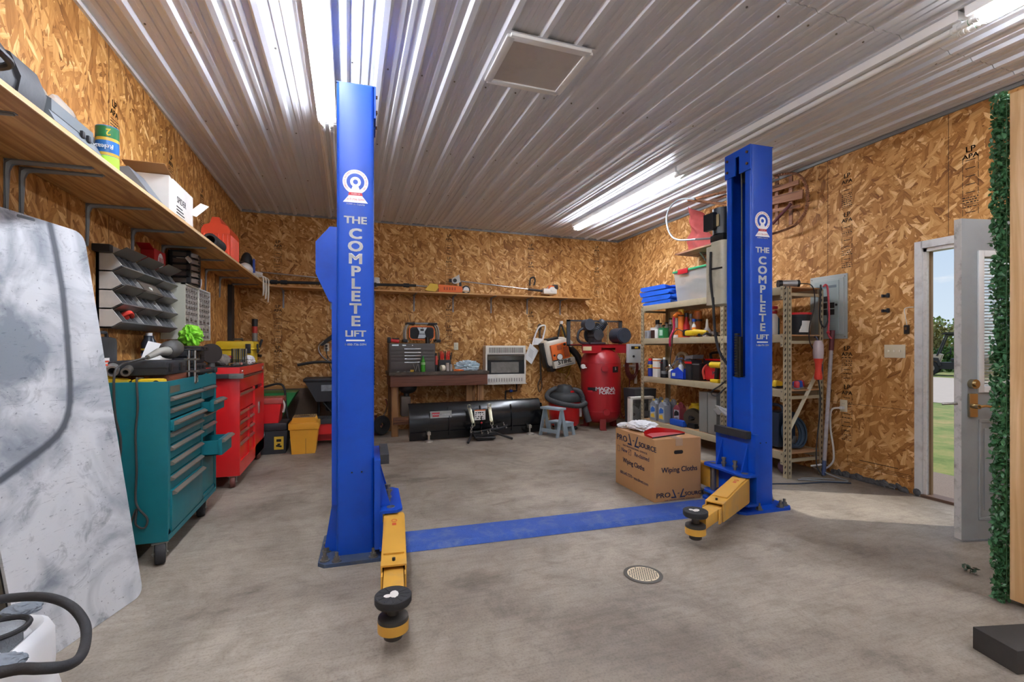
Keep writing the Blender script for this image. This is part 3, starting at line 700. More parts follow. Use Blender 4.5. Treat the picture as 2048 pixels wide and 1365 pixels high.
# cable cover plate across the floor
mb = MB(); mb.prism([(-.165, .002), (-.135, .03), (.095, .03), (.125, .002)], -1.487+.285, 1.487-.285, 'x'); part('floor_plate', mb, pm('tread_blue', '3358ac', .6, var=.15, scale=9, dirt='7687a5', dirt_amt=.75, dirt_scale=10, bump=.9, bscale=150), LIFT)
def arm(px, py, ang, ln, label):
    A = bpy.data.objects.new('lift_arm', None); A.location = (px, py, 0); A.rotation_euler = (0, 0, ang); link(A, LIFT)
    A['label'] = label
    hw = .058
    mb = MB()
    # tapered outer box: deep at the pivot, shallow at the mouth, left hollow
    def sec(x, w, z0, z1): return [(x, -w, z0), (x, w, z0), (x, w, z1), (x, -w, z1)]
    S = [sec(0, .05, .085, .262), sec(.05, hw, .085, .262), sec(.56, hw+.002, .085, .205)]
    V = [[mb.bm.verts.new(p) for p in s] for s in S]
    for a, b in zip(V, V[1:]):
        for k in range(4): mb.bm.faces.new((a[k], a[(k+1) % 4], b[(k+1) % 4], b[k]))
    mb.bm.faces.new(V[0][::-1])
    I = [mb.bm.verts.new(p) for p in sec(.56, hw-.006, .092, .197)]; J = [mb.bm.verts.new(p) for p in sec(.35, hw-.006, .092, .197)]
    for k in range(4):
        mb.bm.faces.new((V[-1][k], V[-1][(k+1) % 4], I[(k+1) % 4], I[k])); mb.bm.faces.new((I[k], I[(k+1) % 4], J[(k+1) % 4], J[k]))
    mb.bm.faces.new(J)
    bmesh.ops.recalc_face_normals(mb.bm, faces=mb.bm.faces)
    part('arm_tube', mb, M_YEL, A)
    mb = MB(); mb.prism([(.07, -.045), (.47, -.05), (.47, .05), (.07, .045)], 0, .008, 'z'); 
    sl = math.atan2(.262-.205, .51)
    mb.xf(Matrix.Translation((0, 0, .263+.02*0)) @ Matrix.Translation((.05, 0, 0)) @ Matrix.Rotation(sl, 4, 'Y') @ Matrix.Translation((-.05, 0, 0)))
    part('arm_plate', mb, M_YEL, A)
    mb = MB(); mb.cyl((.52, 0, .205), (.52, 0, .222), .008, n=10); part('stop_bolt', mb, M_DARK, A)
    mb = MB(); mb.box(((.36+ln-.05)/2, 0, .142), (ln-.05-.36, .092, .075), bev=.006); mb.lathe([(.062, .085), (.062, .125), (.04, .125), (.04, .085), (.062, .085)], (ln, 0, 0), n=28); part('arm_extension', mb, M_YEL, A)
    for sy in (-1, 1):
        mb = MB(); mb.box((.6, sy*.053, .135), (.05, .008, .1), bev=.004); part('slide_guard', mb, M_YEL, A)
    mb = MB(); mb.lathe([(.032, .05), (.038, .055), (.038, .085), (.058, .1), (.062, .128), (.06, .14), (.05, .145), (.024, .15), (.022, .185), (.055, .188), (.07, .192), (.07, .197)], (ln, 0, 0), n=28); part('pad_screw', mb, pm('dark_iron', '4a4744', .45, .6, .2), A)
    mb = MB(); mb.lathe([(0, .197), (.072, .197), (.074, .2), (.074, .224), (.071, .227), (0, .227)], (ln, 0, 0), n=36)
    for k in range(12):
        a = 2*PI*k/12; mb.box((ln+.045*math.cos(a), .045*math.sin(a), .2275), (.04, .004, .002), (0, 0, a))
    part('lift_pad', mb, M_RUB, A, label='ribbed black rubber pad')
    mb = MB(); mb.sph((ln, .004, .228), (.03, .018, .002), 10); mb.sph((ln+.01, -.022, .228), (.014, .016, .002), 10); part('worn_patch', mb, pm('pad_scuff', 'd8d3cc', .8), A)
    mb = MB()
    for q in (.2, .0): mb.box((.17+q*.3, 0, .2655-(q+.12)*.07), (.03, .022, .0012), (0, sl, 0))
    part('decal', mb, M_ARMLET, A)
    mb = MB(); mb.lathe([(.012, 0), (.016, 0), (.016, .001), (.012, .001), (.012, 0)], (.13, 0, .2622), (0, sl, 0), n=20); part('decal', mb, M_ARMLET, A)
    return A
def loc_(w): 
    v = Matrix.Rotation(.0405, 4, 'Z') @ (Vector(w)-Vector((1.53, 3.01, 0))); return v.x, v.y
def arm_w(a, b, label):
    p, q = loc_((*a, 0)), loc_((*b, 0)); arm(p[0], p[1], math.atan2(q[1]-p[1], q[0]-p[0]), math.dist(p, q), label)
arm_w((.255, 2.86), (.172, 1.985), 'yellow arm pointing towards the viewer from the first column')
arm_w((2.80, 2.80), (2.03, 2.40), 'yellow arm swung sideways in front of the far column')
arm_w((2.86, 3.12), (2.93, 4.0), 'yellow arm pointing to the back wall behind the carton')
arm_w((.26, 3.24), (-.03, 4.05), 'yellow arm hidden behind the first column')
# ================================================================== LEFT WALL: SHELF
M_PINE = wood('shelf_pine', 'a9763f', 'd1a064', 1, .55, 1.0, 7)
M_PINEX = wood('shelf_pine_back', 'a9763f', 'd1a064', 0, .55, 1.0, 7)
M_PINEE = wood('pine_edge', 'd2a974', 'e6c596', 1, .5, 1.5, 3)
M_BRK = pm('bracket_grey', '8d9296', .45, .35, .1)
SZ0, SZ1 = 2.043, 2.063
def bracket_mb():
    """L bracket in local space: wall at x=0, arm along +x, corner at the origin, leg down."""
    mb = MB()
    mb.tube([(.006, 0, -.235), (.006, 0, -.05), (.011, 0, -.02), (.025, 0, -.008), (.06, 0, -.006), (.3, 0, -.006)], .008, 6, rs=[.005, .011, .016, .016, .014, .005])
    mb.bx((0, -.011, -.24), (.003, .011, -.0)); mb.bx((0, -.011, -.003), (.305, .011, 0))
    return mb
WS = thing('plank_shelf', 'long pine shelf running along the wall above the grey bins', 'shelf', (XL, 3.4, SZ0))
mb = MB(); mb.bx((.002, -3.9, 0), (.372, 3.895, .02), bev=.003); part('shelf_board', mb, M_PINE, WS)
mb = MB(); mb.bx((.372, -3.9, .0005), (.378, 3.6, .0195)); part('shelf_edge', mb, M_PINEE, WS, label='pale sanded front edge')
b0 = None
for y in (2.1, 2.62, 2.72, 3.285, 3.87, 4.42, 5.0, 5.61, 6.17, 6.78):
    if b0 is None: b0 = part('shelf_bracket', bracket_mb(), M_BRK, WS, loc=(.001, y-3.4, -.0006))
    else:
        c = b0.copy(); COL.objects.link(c); c.location = (.001, y-3.4, -.0006)
BS = thing('plank_shelf', 'long narrow pine shelf on the back wall holding the pole tools', 'shelf', (1.4, YB, SZ0-.004))
mb = MB(); mb.prism([(-2.405, -.004), (-2.405, -.44), (-2.3, -.33), (2.44, -.3), (2.44, -.004)], 0, .02, 'z'); part('shelf_board', mb, M_PINEX, BS)
for x in (-.86, -.24, .36, .942, 1.544, 2.163, 2.782, 3.378):
    c = b0.copy(); COL.objects.link(c); c.parent = BS; c.location = (x-1.4, -.001, -.0006); c.rotation_euler = (0, 0, -PI/2); c.scale = (.95, 1, 1.05)
# ---- things on the left shelf
M_CASE = pm('tool_case_black', '2a2c30', .5, var=.15, bump=.1)
M_CASEG = pm('case_grey', '70777c', .5, var=.1)
M_LIME = pm('lime_plastic', '9fe23a', .6)
sz = SZ1
t = thing('tool_case', 'black moulded tool case at the near end of the high shelf', 'case', (-1.23, 2.0, sz))
mb = MB(); mb.prism([(-.13, 0), (.12, 0), (.14, .1), (.11, .2), (.02, .34), (-.06, .36), (-.14, .3)], -.36, .12, 'y'); mb.prism([(-.12, 0), (.13, 0), (.15, .12), (.12, .2), (-.02, .25), (-.12, .22)], .121, .27, 'y'); part('case_body', mb, M_CASE, t)
mb = MB(); mb.prism([(.02, .341), (-.06, .361), (-.062, .366), (.022, .346)], -.3, .16, 'y'); part('label', mb, pm('case_label', '4a3b34', .4, var=.5, scale=12, dirt='c9b48a', dirt_amt=.9, dirt_scale=14), t)
mb = MB(); mb.tube(smooth_curve([(.13, -.2, .1), (.17, -.18, .12), (.17, .02, .12), (.13, .04, .1)]), .012); part('handle', mb, M_CASE, t)
t = thing('tool_case', 'grey clamshell power-tool case lying open-ended beside the black one on the high shelf', 'case', (-1.19, 2.48, sz))
mb = MB(); mb.prism([(-.12, 0), (.1, 0), (.12, .05), (.1, .09), (-.12, .1)], -.18, .19, 'y'); part('case_bottom', mb, M_CASEG, t)
mb = MB(); mb.prism([(-.12, .101), (.1, .093), (.1, .14), (.05, .17), (-.1, .18)], -.16, .16, 'y'); part('lid', mb, M_CASEG, t)
mb = MB()
for y in (.04, .09): mb.box((.112, y, .085), (.012, .02, .03), bev=.003)
part('latch', mb, M_BLACK, t)
mb = MB(); mb.prism([(.02, .0), (.14, .02), (.15, .12), (.135, .12), (.125, .04), (.02, .02)], .2, .215, 'y')
tr = solo('drip_tray', MB().prism([(-1.3, sz+.16), (-1.13, sz+.13), (-1.13, sz+.16), (-1.3, sz+.2)], 2.69, 2.79, 'y').prism([(-1.3, sz), (-1.29, sz), (-1.29, sz+.161), (-1.3, sz+.161)], 2.69, 2.79, 'y'), M_CASE, 'dark folded plastic tray sticking up between the grey case and the can', 'tray')
mb.bm.free()
mb = cloth((-1.25, 2.5, sz+.185), .2, .3, .09, 5, 12, .3); solo('plastic_bag', mb, pm('clear_bag', 'e8e4dc', .15, var=.1, alpha=.55), 'crinkled clear plastic bag lying on the grey case', 'bag')
M_CAN = pm('can_green', '176b35', .35)
t = thing('can', 'green and blue treatment can standing upside down on the shelf edge', 'can', (-1.07, 2.72, sz))
mb = MB(); mb.lathe([(0, .003), (.04, .003), (.044, 0), (.044, .2), (.04, .195), (0, .195)], n=28); part('can_body', mb, pm('can_blue', '2d6fb4', .3), t)
for (z0, z1, m) in ((.145, .197, M_CAN), (.131, .145, pm('can_gold', 'c8a332', .35)), (.062, .076, pm('can_gold', 'c8a332', .35)), (.006, .06, M_LIME)):
    mb = MB(); mb.cyl((0, 0, z0), (0, 0, z1), .0445, n=28); part('band', mb, m, t)
for s_, z, sz_, m in (('Release', .1, .03, M_WLET), ('2', .17, .045, pm('letter_yellow', 'e6d23a', .5))):
    text(s_, sz_, m, t, (.02 if s_ == '2' else .0, -.0452 if s_ != '2' else -.041, z), (PI/2, PI, 0), ext=.002, wx=.9)
t = thing('carton', 'small blue and white carton with a bar code behind the treatment can', 'box', (-1.17, 2.70, sz))
mb = MB(); mb.bx((-.03, -.02, 0), (.04, .03, .17)); part('carton_body', mb, pm('carton_blue', '2f56b0', .5), t)
mb = MB(); mb.bx((-.01, -.0212, .09), (.035, -.0202, .15)); lb = part('label', mb, M_WHITE, t)
mb = MB()
for k in range(9): mb.bx((-.007+k*.0045, -.022, .1), (-.005+k*.0045+(k % 3)*.0007, -.0213, .14))
part('bar_code', mb, M_DARK, lb)
t = thing('carton', 'white cardboard carton with an open brown flap on the high shelf', 'box', (-1.2, 3.8, sz))
mb = MB(); mb.bx((-.13, -.24, 0), (.12, .25, .27)); part('carton_body', mb, pm('carton_white', 'e9e6df', .7), t)
mb = MB(); mb.box((.02, -.27, .285), (.22, .16, .004), (R(-14), 0, 0)); part('flap', mb, pm('kraft', 'a97c4d', .8), t)
mb = MB(); mb.box((.14, .31, .2), (.06, .2, .003), (R(40), R(20), 0)); part('flap', mb, pm('carton_white', 'e9e6df', .7), t)
text('SPIDER', .06, M_DARK, t, (.1205, .0, .16), RIGHTF); 
mb = MB()
for k in range(4): mb.bx((.1203, -.1, .05+k*.02), (.121, .08-k*.02, .058+k*.02))
part('lettering', mb, M_DARK, t)
mb = MB(); mb.prism([(-1.05, sz), (-1.3, sz), (-1.3, sz+.2), (-1.2, sz+.22)], 3.3, 3.52, 'y')
solo('plastic_ramp', mb, M_CASEG, 'grey wedge-shaped plastic piece leaning before the white carton', 'wedge')
t = thing('carrying_case', 'tall orange-red ribbed plastic case with a handle slot on the high shelf', 'case', (-1.2, 5.4, sz))
mb = MB()
pr = [(-.12, 0), (.12, 0), (.12, .3), (.1, .34), (.05, .36), (.03, .42), (-.03, .42), (-.05, .36), (-.1, .34), (-.12, .3)]
mb.prism(pr, -.2, .2, 'y')
M_ORED = pm('case_orange_red', 'e04a26', .4)
part('case_body', mb, M_ORED, t)
mb = MB()
for k in range(6): mb.cyl((-.1+k*.04, -.2, .0), (-.1+k*.04, -.2, .26), .006, n=8)
for k in range(8): mb.cyl((.12, -.17+k*.048, 0), (.12, -.17+k*.048, .26), .006, n=8)
mb.box((0, -.2, .27), (.24, .01, .012)); part('rib', mb, M_ORED, t)
mb = MB(); mb.bx((-.01, -.08, .385), (.0322, .08, .405)); part('handle_slot', mb, M_DARK, t)
mb = MB(); mb.lathe([(.055, 0), (.055, .3), (.036, .3), (.036, .02), (0, .02)], (-1.075, 4.78, sz+.056), (PI/2, 0, 0), 20)
solo('flex_hose', mb, M_RUB, 'short black rubber hose end in front of the orange-red case', 'hose')
t = thing('skate', 'white and black skate boot with straps dangling over the shelf corner', 'skate', (-1.13, 6.35, sz+.002))
mb = MB(); mb.sph((-.05, .05, .1), (.09, .24, .1), 16); mb.sph((-.05, .2, .2), (.07, .09, .14), 14); part('boot', mb, pm('skate_black', '26272b', .5), t)
mb = MB(); mb.sph((0, -.12, .08), (.07, .16, .075), 16); mb.sph((.03, .2, .037), (.05, .18, .035), 12); part('toe_shell', mb, pm('skate_white', 'ece8df', .4), t)
mb = MB(); mb.bx((.03, .12, .05), (.045, .19, .25)); part('stripe', mb, pm('skate_blue', '2b57b8', .4), t)
for q in range(3):
    mb = MB(); dx = .15+.012*q; mb.tube(smooth_curve([(.0, .0+.12*q, .06), (dx, -.02+.12*q, .03), (dx+.012, -.0+.1*q, -.1), (dx+.005, .03+.1*q, -.2-.03*q), (dx+.012, .06+.1*q, -.1), (dx, .08+.1*q, .02)]), .008, 6); part('hanging_strap', mb, pm('strap_white', 'ddd5c4', .8), t)
# ---- pole tools on the back shelf
bz = SZ0+.016; yp = 7.12
t = thing('pole_trimmer', 'silver-shafted pole tool lying at the back of the shelf, engine behind the blue column', 'trimmer', (.2, yp+.08, bz))
a, b2 = at(522, 545, Y=yp+.08), at(742, 566, Y=yp+.08)
lo = Vector((.2, yp+.08, bz))
mb = MB(); mb.cyl(a-lo, b2-lo, .012, n=12); part('shaft', mb, M_CHROME, t)
mb = MB(); mb.sph(b2-lo+Vector((.06, 0, .0)), (.07, .06, .07), 14); mb.box(b2-lo+Vector((.08, 0, .05)), (.08, .07, .06), bev=.015); part('engine', mb, pm('engine_white', 'd9d5cc', .5), t)
mb = MB(); mb.box(a-lo+Vector((-.03, 0, -.02)), (.1, .03, .05), (0, .2, 0), bev=.01); part('cutting_head', mb, M_WHITE, t)
M_ORG = pm('saw_orange', 'e06a24', .45); M_POLEY = pm('saw_yellow', 'd9b437', .45)
p0, p1 = at(528, 564, Y=7.05), at(832, 578, Y=7.05)
p0.z = max(p0.z, bz+.031); p1.z = max(p1.z, bz+.088)
t = thing('pole_saw', 'black telescopic pole saw with orange blade guard on the back shelf', 'pole saw', (.1, 7.05, bz))
lo = Vector((.1, 7.05, bz))
mb = MB(); mb.cyl(p0-lo, p1-lo, .02, n=12); part('pole', mb, M_BLACK, t)
mb = MB()
for f in (.06, .12, .7, .93): q = p0.lerp(p1, f)-lo; mb.cyl(q-Vector((.04, 0, 0)), q+Vector((.04, 0, 0)), .03, n=12)
part('grip', mb, M_RUB, t)
h = p1-lo
mb = MB(); mb.cyl(h, h+Vector((.16, 0, -.008)), .012, n=10); part('steel_shaft', mb, M_CHROME, t)
mb = MB(); mb.prism([(.13, -.06), (.2, .04), (.31, .03), (.33, -.02), (.28, -.08), (.18, -.075)], -.03, .03, 'y', M=Matrix.Translation(h)); part('gear_head', mb, M_POLEY, t)
mb = MB(); mb.prism([(.33, -.085), (.33, .03), (.68, .015), (.7, -.02), (.69, -.075)], -.018, .018, 'y', M=Matrix.Translation(h)); g = part('blade_guard', mb, M_ORG, t)
for k in range(5):
    mb = MB(); mb.box(h+Vector((.42+k*.04, -.019, -.025)), (.02, .003, .045), bev=.004); part('guard_slot', mb, pm('dark_orange', 'a34613', .5), g)
mb = MB(); mb.cyl(h+Vector((.7, 0, -.05)), h+Vector((.80, 0, -.055)), .012, n=8); part('bar_tip', mb, pm('bar_wood', 'cfae86', .6), t)
t = thing('edger', 'wheeled lawn edger with long silver shaft and orange engine on the back shelf', 'edger', (2.3, 7.1, bz))
lo = Vector((2.3, 7.1, bz)); e0, e1 = at(922, 563, Y=7.16)-lo, at(1056, 579, Y=7.16)-lo
mb = MB(); mb.cyl(e0, e1, .012, n=12); part('shaft', mb, M_CHROME, t)
w0 = at(932, 579, Y=7.17)-lo; w0.z = .07
mb = MB(); mb.lathe([(.028, -.012), (.062, -.012), (.068, 0), (.062, .012), (.028, .012), (.028, -.012)], w0, (PI/2, 0, 0), 24); part('wheel', mb, M_RUB, t)
mb = MB(); mb.cyl(w0+Vector((0, -.014, 0)), w0+Vector((0, .014, 0)), .045, n=20); part('hub', mb, M_WHITE, t)
g0 = at(909, 562, Y=7.17)-lo
mb = MB(); mb.cyl(g0+Vector((0, -.03, 0)), g0+Vector((0, .03, 0)), .05, n=20); mb.prism([(-.05, .02), (.07, .1), (.09, -.02), (.0, -.05)], -.02, .02, 'y', M=Matrix.Translation(g0)); part('blade_cover', mb, pm('cover_grey', 'b9b6ae', .5), t)
mb = MB(); mb.cyl(g0+Vector((0, -.034, 0)), g0+Vector((0, -.03, 0)), .03, n=16); mb.box(g0+Vector((-.06, 0, .0)), (.05, .05, .05), bev=.01); mb.box((g0+w0)/2, (.03, .03, .1)); part('gear_case', mb, M_BLACK, t)
h0 = at(1062, 572, Y=7.16)-lo
mb = MB(); mb.tube(smooth_curve([h0+Vector((-.02, 0, 0)), h0+Vector((-.01, 0, .11)), h0+Vector((.05, 0, .14)), h0+Vector((.07, 0, .08)), h0+Vector((.05, 0, .01))]), .013); mb.cyl(e1, e1+Vector((.3, 0, -.02)), .019, n=10); part('handle', mb, M_BLACK, t)
e = at(1098, 580, Y=7.16)-lo
mb = MB(); mb.box(e+Vector((.0, 0, -.03)), (.24, .12, .09), bev=.02); mb.sph(e+Vector((.04, 0, -.01)), (.09, .07, .08), 14); part('engine', mb, pm('engine_white', 'd9d5cc', .5), t)
mb = MB(); mb.prism([(-.05, .0), (.0, .07), (.08, .06), (.06, .0)], -.05, .05, 'y', M=Matrix.Translation(e)); part('engine_cowl', mb, M_ORG, t)
mb = MB(); mb.box(e+Vector((.1, 0, .045)), (.09, .1, .08), bev=.015); part('air_filter', mb, M_BLACK, t)
# ================================================================== BINS AND ORGANISERS ON THE LEFT WALL
M_BIN = pm('bin_grey', 'b4b4b0', .5, var=.06, dirt='77756f', dirt_amt=.4, dirt_scale=5)
M_LID = pm('bin_lid', '675f55', .35, var=.3, scale=12, dirt='776c5e', dirt_amt=.7, dirt_scale=8)
t = thing('storage_bins', 'grey four-row wall unit of tilted bins with flip-up lids', 'storage bins', (XL+.004, 3.385, 1.35))
t.scale = (.73, 1, 1)
Lb = .96; P = .11
def zig(x0=.0):
    pts = [(x0, 0), (.1, 0)]
    for r in range(4):
        z = r*P; pts += [(.10, z+.004), (.172, z+.036), (.105, z+P-.002)]
    pts += [(x0, 4*P)]
    return pts
mb = MB(); mb.bx((0, 0, 0), (.02, Lb, 4*P)); mb.bx((0, 0, 4*P-.004), (.1, Lb, 4*P))
for r in range(4):
    z = r*P
    mb.prism([(.02, z), (.1, z+.0), (.172, z+.034), (.17, z+.04), (.1, z+.008), (.02, z+.008)], 0, Lb, 'y')
part('bin_rack', mb, pm('bin_inside', '5d5f60', .55, var=.15), t)  # inside darker than the panels: shade of the recesses put into the colour
for k in range(4):
    mb = MB(); y = k*(Lb-.008)/3; mb.prism(zig(), y, y+.008, 'y'); part('side_panel', mb, M_BIN, t)
mb = MB()
for r in range(4):
    for k in range(12):
        if k % 4:
            y = k*Lb/12; z = r*P; mb.prism([(.021, z+.009), (.1, z+.009), (.166, z+.04), (.106, z+P-.007), (.021, z+P-.007)], y, y+.006, 'y')
part('divider', mb, pm('divider_grey', '6d6f70', .5), t, kind='stuff')  # dividers darkened too, carrying the shade of the bin openings in colour
for r in range(4):
    for k in range(3):
        y0 = k*Lb/3+.012; z = r*P; mb = MB()
        if (r, k) == (2, 1): mb.prism([(.172, z+.038), (.175, z+.040), (.108, z+P), (.105, z+P-.002)], y0, y0+Lb/3-.02, 'y')
        else: 
            dz = .03*((r*3+k*5) % 4 == 3)+.03*(r == 3)
            mb.prism([(.1, z+P-.006), (.1, z+P-.003), (.178+dz*.6, z+P+.034+dz*.2), (.178+dz*.6, z+P+.031+dz*.2)], y0, y0+Lb/3-.02, 'y')
        part('bin_lid', mb, M_LID, t)
def clump(name, c, size, mat, n, seed, label, cat, kindr=None):
    rnd = random.Random(seed); mb = MB()
    for k in range(n):
        q = Vector(c)+Vector([rnd.uniform(-.5, .5)*s for s in size])*.8; q.z = c[2]+rnd.random()*size[2]*.6+.004
        mb.box(q, (rnd.uniform(.3, .9)*size[0], .012, .01), (rnd.uniform(-.5, .5), rnd.uniform(-.5, .5), rnd.uniform(0, 3)), bev=.003)
    return solo(name, mb, mat, label, cat)
mb = MB(); mb.tube(smooth_curve([(-1.32, 3.5, 1.42), (-1.275, 3.52, 1.45), (-1.29, 3.6, 1.43), (-1.31, 3.58, 1.44), (-1.29, 3.53, 1.42)]), .014, 8); solo('strap_coil', mb, pm('strap_red', 'd93a2c', .6), 'red coiled strap lying in the lowest near bin', 'strap')
mb = rag((-1.3, 3.86, 1.59), .07, .11, .06, 9); solo('plastic_bag', mb, pm('bag_white', 'dfe6e0', .2, var=.2), 'small white plastic bag stuffed in a middle bin', 'bag')
for k in range(4):
    mb = MB(); mb.cyl((-1.34+.01*k, 3.48+k*.05, 1.60+.003*k), (-1.29, 3.51+k*.05, 1.625), .005, n=8); solo('drill_bit', mb, M_DARK, 'dark drill bit lying in the bin above the red strap', 'drill bit', 'drill bits in the bin above the red strap')
t = thing('battery_pack', 'beige rectangular block with black ends lying on top of the grey bins', 'block', (-1.338, 3.46, 1.35+4*P))
mb = MB(); mb.bx((-.05, -.08, 0), (.035, .14, .04), bev=.004); part('block_body', mb, pm('block_beige', 'a39687', .5), t)
for y in (-.1, .16): mb = MB(); mb.bx((-.051, y-.022, 0), (.037, y+.022, .043), bev=.006); part('end_cap', mb, M_BLACK, t)
t = thing('carton', 'red carton with a white oval emblem standing on the bins beside the black drawers', 'box', (-1.345, 4.13, 1.35+4*P))
M_RBOX = pm('carton_red', 'b3151f', .45)
mb = MB(); mb.bx((-.04, -.12, 0), (.04, .1, .15)); part('carton_body', mb, M_RBOX, t)
mb = MB(); mb.box((0, -.16, .155), (.08, .09, .003), (R(-20), 0, 0)); part('flap', mb, M_RBOX, t)
mb = MB(); mb.prism([(.04*math.cos(a*PI/12)*1.3+.0, .075+.06*math.sin(a*PI/12)) for a in range(24)], .0402, .0412, 'x'); part('emblem', mb, M_WLET, t)
mb = MB()
for k in range(4): mb.prism([(-.035+.02*k, .045), (-.025+.02*k, .045), (-.027+.02*k, .105), (-.035+.02*k, .1)], .0413, .042, 'x')
part('lettering', mb, M_RBOX, t)
M_ORGB = pm('organiser_beige', 'b9b8a6', .5, var=.05)
M_DRW = pm('drawer_clear', 'b8b3ab', .2, var=.15, scale=20, alpha=.8)
def organiser(y0, w, label, mat):
    t = thing('drawer_organizer', label, 'organizer', (XL+.004, y0, 1.30), group=None)
    H = .447; D = .165
    mb = MB(); mb.bx((0, 0, 0), (D-.03, w, H)); 
    mb.bx((D-.03, 0, 0), (D, .012, H)); mb.bx((D-.03, w-.012, 0), (D, w, H)); mb.bx((D-.03, 0, 0), (D, w, .01)); mb.bx((D-.03, 0, H-.012), (D, w, H))
    part('organizer_case', mb, mat, t)
    mb = MB(); mb.bx((-.003, .05, .3), (-.0005, w-.05, .4)); part('wall_mount', mb, M_STEEL, t)
    z = H-.014
    for row in range(8):
        n = 5 if row < 5 else 3; h = .046 if row < 5 else .064
        z -= h
        for k in range(n):
            ww = (w-.028)/n; mb = MB(); y = .014+k*ww
            mb.bx((D-.028, y+.002, z+.002), (D-.004, y+ww-.002, z+h-.003), bev=.002); mb.bx((D-.004, y+ww*.3, z+h*.4), (D+.004, y+ww*.7, z+h*.55))
            d = part('drawer', mb, M_DRW, t)
            mb = MB(); rnd = random.Random(row*7+k); mb.bx((D-.0045, y+ww*.15, z+h*.15), (D-.0035, y+ww*(.4+.5*rnd.random()), z+h*(.35+.3*rnd.random()))); part('drawer_contents', mb, pm('hardware_dark', '4b4038', .6, var=.5), d)
    return t
organiser(4.38, .36, 'beige small-parts organizer with clear drawers next to the grey bins', M_ORGB)
organiser(4.745, .36, 'pale small-parts organizer with clear drawers, the one farther from the bins', pm('organiser_pale', 'c4c0b8', .5))
t = thing('drawer_organizer', 'black five-drawer desk organizer with curved fronts on top of the beige one', 'organizer', (XL+.036, 4.44, 1.748))
t.scale = (.95, .78, .96)
mb = MB()
for z in (0, .054, .108, .162, .216, .264): mb.bx((0, 0, z), (.15, .36, z+.012)); mb.lathe([(.18, z), (.18, z+.012)], (.05, .18, 0), n=20, sx=.8) if False else None
mb.bx((.0, 0, 0), (.01, .36, .27)); mb.bx((.13, 0, 0), (.16, .03, .276)); mb.bx((.13, .33, 0), (.16, .36, .276)); mb.bx((0, 0, 0), (.03, .02, .27))
part('organizer_case', mb, M_BLACK, t)
for k in range(5):
    z = .014+k*.054
    mb = MB(); mb.bx((.012, .012, z), (.14, .348, z+.036)); mb.prism([(.14+.045*math.sin(PI*q/10), .03+.3*q/10) for q in range(11)]+[(.13, .33), (.13, .03)], z, z+.036, 'z')
    d = part('drawer', mb, pm('drawer_smoke', '6e645c', .2, var=.2, alpha=.85), t)
    mb = MB(); mb.box((.187, .18, z+.02), (.01, .06, .01)); part('handle', mb, M_BLACK, d)
mb = MB(); mb.box((-1.19, 4.36, 1.93), (.012, .14, .05), (.3, -.6, 0)); mb.box((-1.23, 4.3, 1.93), (.05, .02, .003)); solo('scraper', mb, pm('scraper_blade', 'b8b0a2', .4, .3), 'grey scraper blade sticking out between the red carton and black drawers', 'scraper')
mb = MB(); mb.lathe([(0, 0), (.04, 0), (.05, .04), (.052, .09), (.05, .09), (.045, .045), (0, .01)], (-1.28, 4.86, 1.749)); solo('paper_cup', mb, M_WHITE, 'white plastic cup on the organizer behind the black drawers', 'cup')
# ================================================================== TEAL TOOL CABINET
M_TEAL = pm('teal_paint', '0b6f78', .42, var=.08, dirt='0b5d66', dirt_amt=.5, dirt_scale=4)
M_TEALD = pm('teal_dark', '0c6a72', .45, var=.1)
M_PULL = pm('drawer_pull', '9a8f84', .35, .6, .15)
M_INSIDE = pm('drawer_dark', '121a1c', .7)
def pull(mb, x, y0, y1, z):
    mb.prism([(x, z), (x+.02, z+.004), (x+.024, z+.014), (x+.004, z+.026), (x, z+.024)], y0, y1, 'y')
def caster(t, x, y, ang, rad=.055, h=.125, wid=.038, mat=None):
    mb = MB(); mb.bx((-.045, -.04, h-.006), (.045, .04, h)); 
    for s_ in (-1, 1): mb.prism([(-.03, h-.004), (.03, h-.004), (.014+.02, rad-.012), (-.01+.02, rad-.012)], s_*(wid/2+.006)-.002, s_*(wid/2+.006)+.002, 'y')
    f = part('caster', mb, M_STEEL, t, loc=(x, y, 0), rot=(0, 0, ang))
    mb = MB(); mb.lathe([(.01, -wid/2), (rad-.006, -wid/2), (rad, -wid/2+.008), (rad, wid/2-.008), (rad-.006, wid/2), (.01, wid/2)], (.02, 0, rad), (PI/2, 0, 0), 24); part('wheel', mb, mat or M_RUB, f)
    mb = MB(); mb.cyl((.02, -wid/2-.014, rad), (.02, wid/2+.014, rad), .008, n=8); part('axle', mb, M_STEEL, f)
TX0, TX1, TY0, TY1 = -1.36, -.975, 3.2, 4.24
t = thing('tool_cabinet', 'teal rolling tool cabinet with two columns of drawers, lower drawers ajar', 'tool cabinet', (TX1, TY0, 0))
Dp, Wd = TX1-TX0, TY1-TY0
mb = MB(); z0, z1 = .125, 1.04
mb.bx((-Dp, 0, z0), (0, .012, z1), bev=.004); mb.bx((-Dp, Wd-.012, z0), (0, Wd, z1), bev=.004); mb.bx((-Dp, 0, z0), (-Dp+.01, Wd, z1)); mb.bx((-Dp, .01, z0), (0, Wd-.01, z0+.03)); mb.bx((-Dp, .01, .985), (-.004, Wd-.01, .995))
mb.bx((-.012, .01, .955), (0, Wd-.01, z1)); mb.bx((-.025, .01, z0), (-.004, .05, .96)); mb.bx((-.025, Wd-.04, z0), (-.004, Wd-.01, .96)); mb.bx((-.025, .66, z0), (-.004, .7, .96)); mb.bx((-.025, .01, z0), (-.004, Wd, z0+.06))
part('cabinet_shell', mb, M_TEAL, t)
mb = MB(); mb.bx((-Dp+.01, .012, z0+.03), (-.06, Wd-.012, .98)); part('dark_interior', mb, M_INSIDE, t)
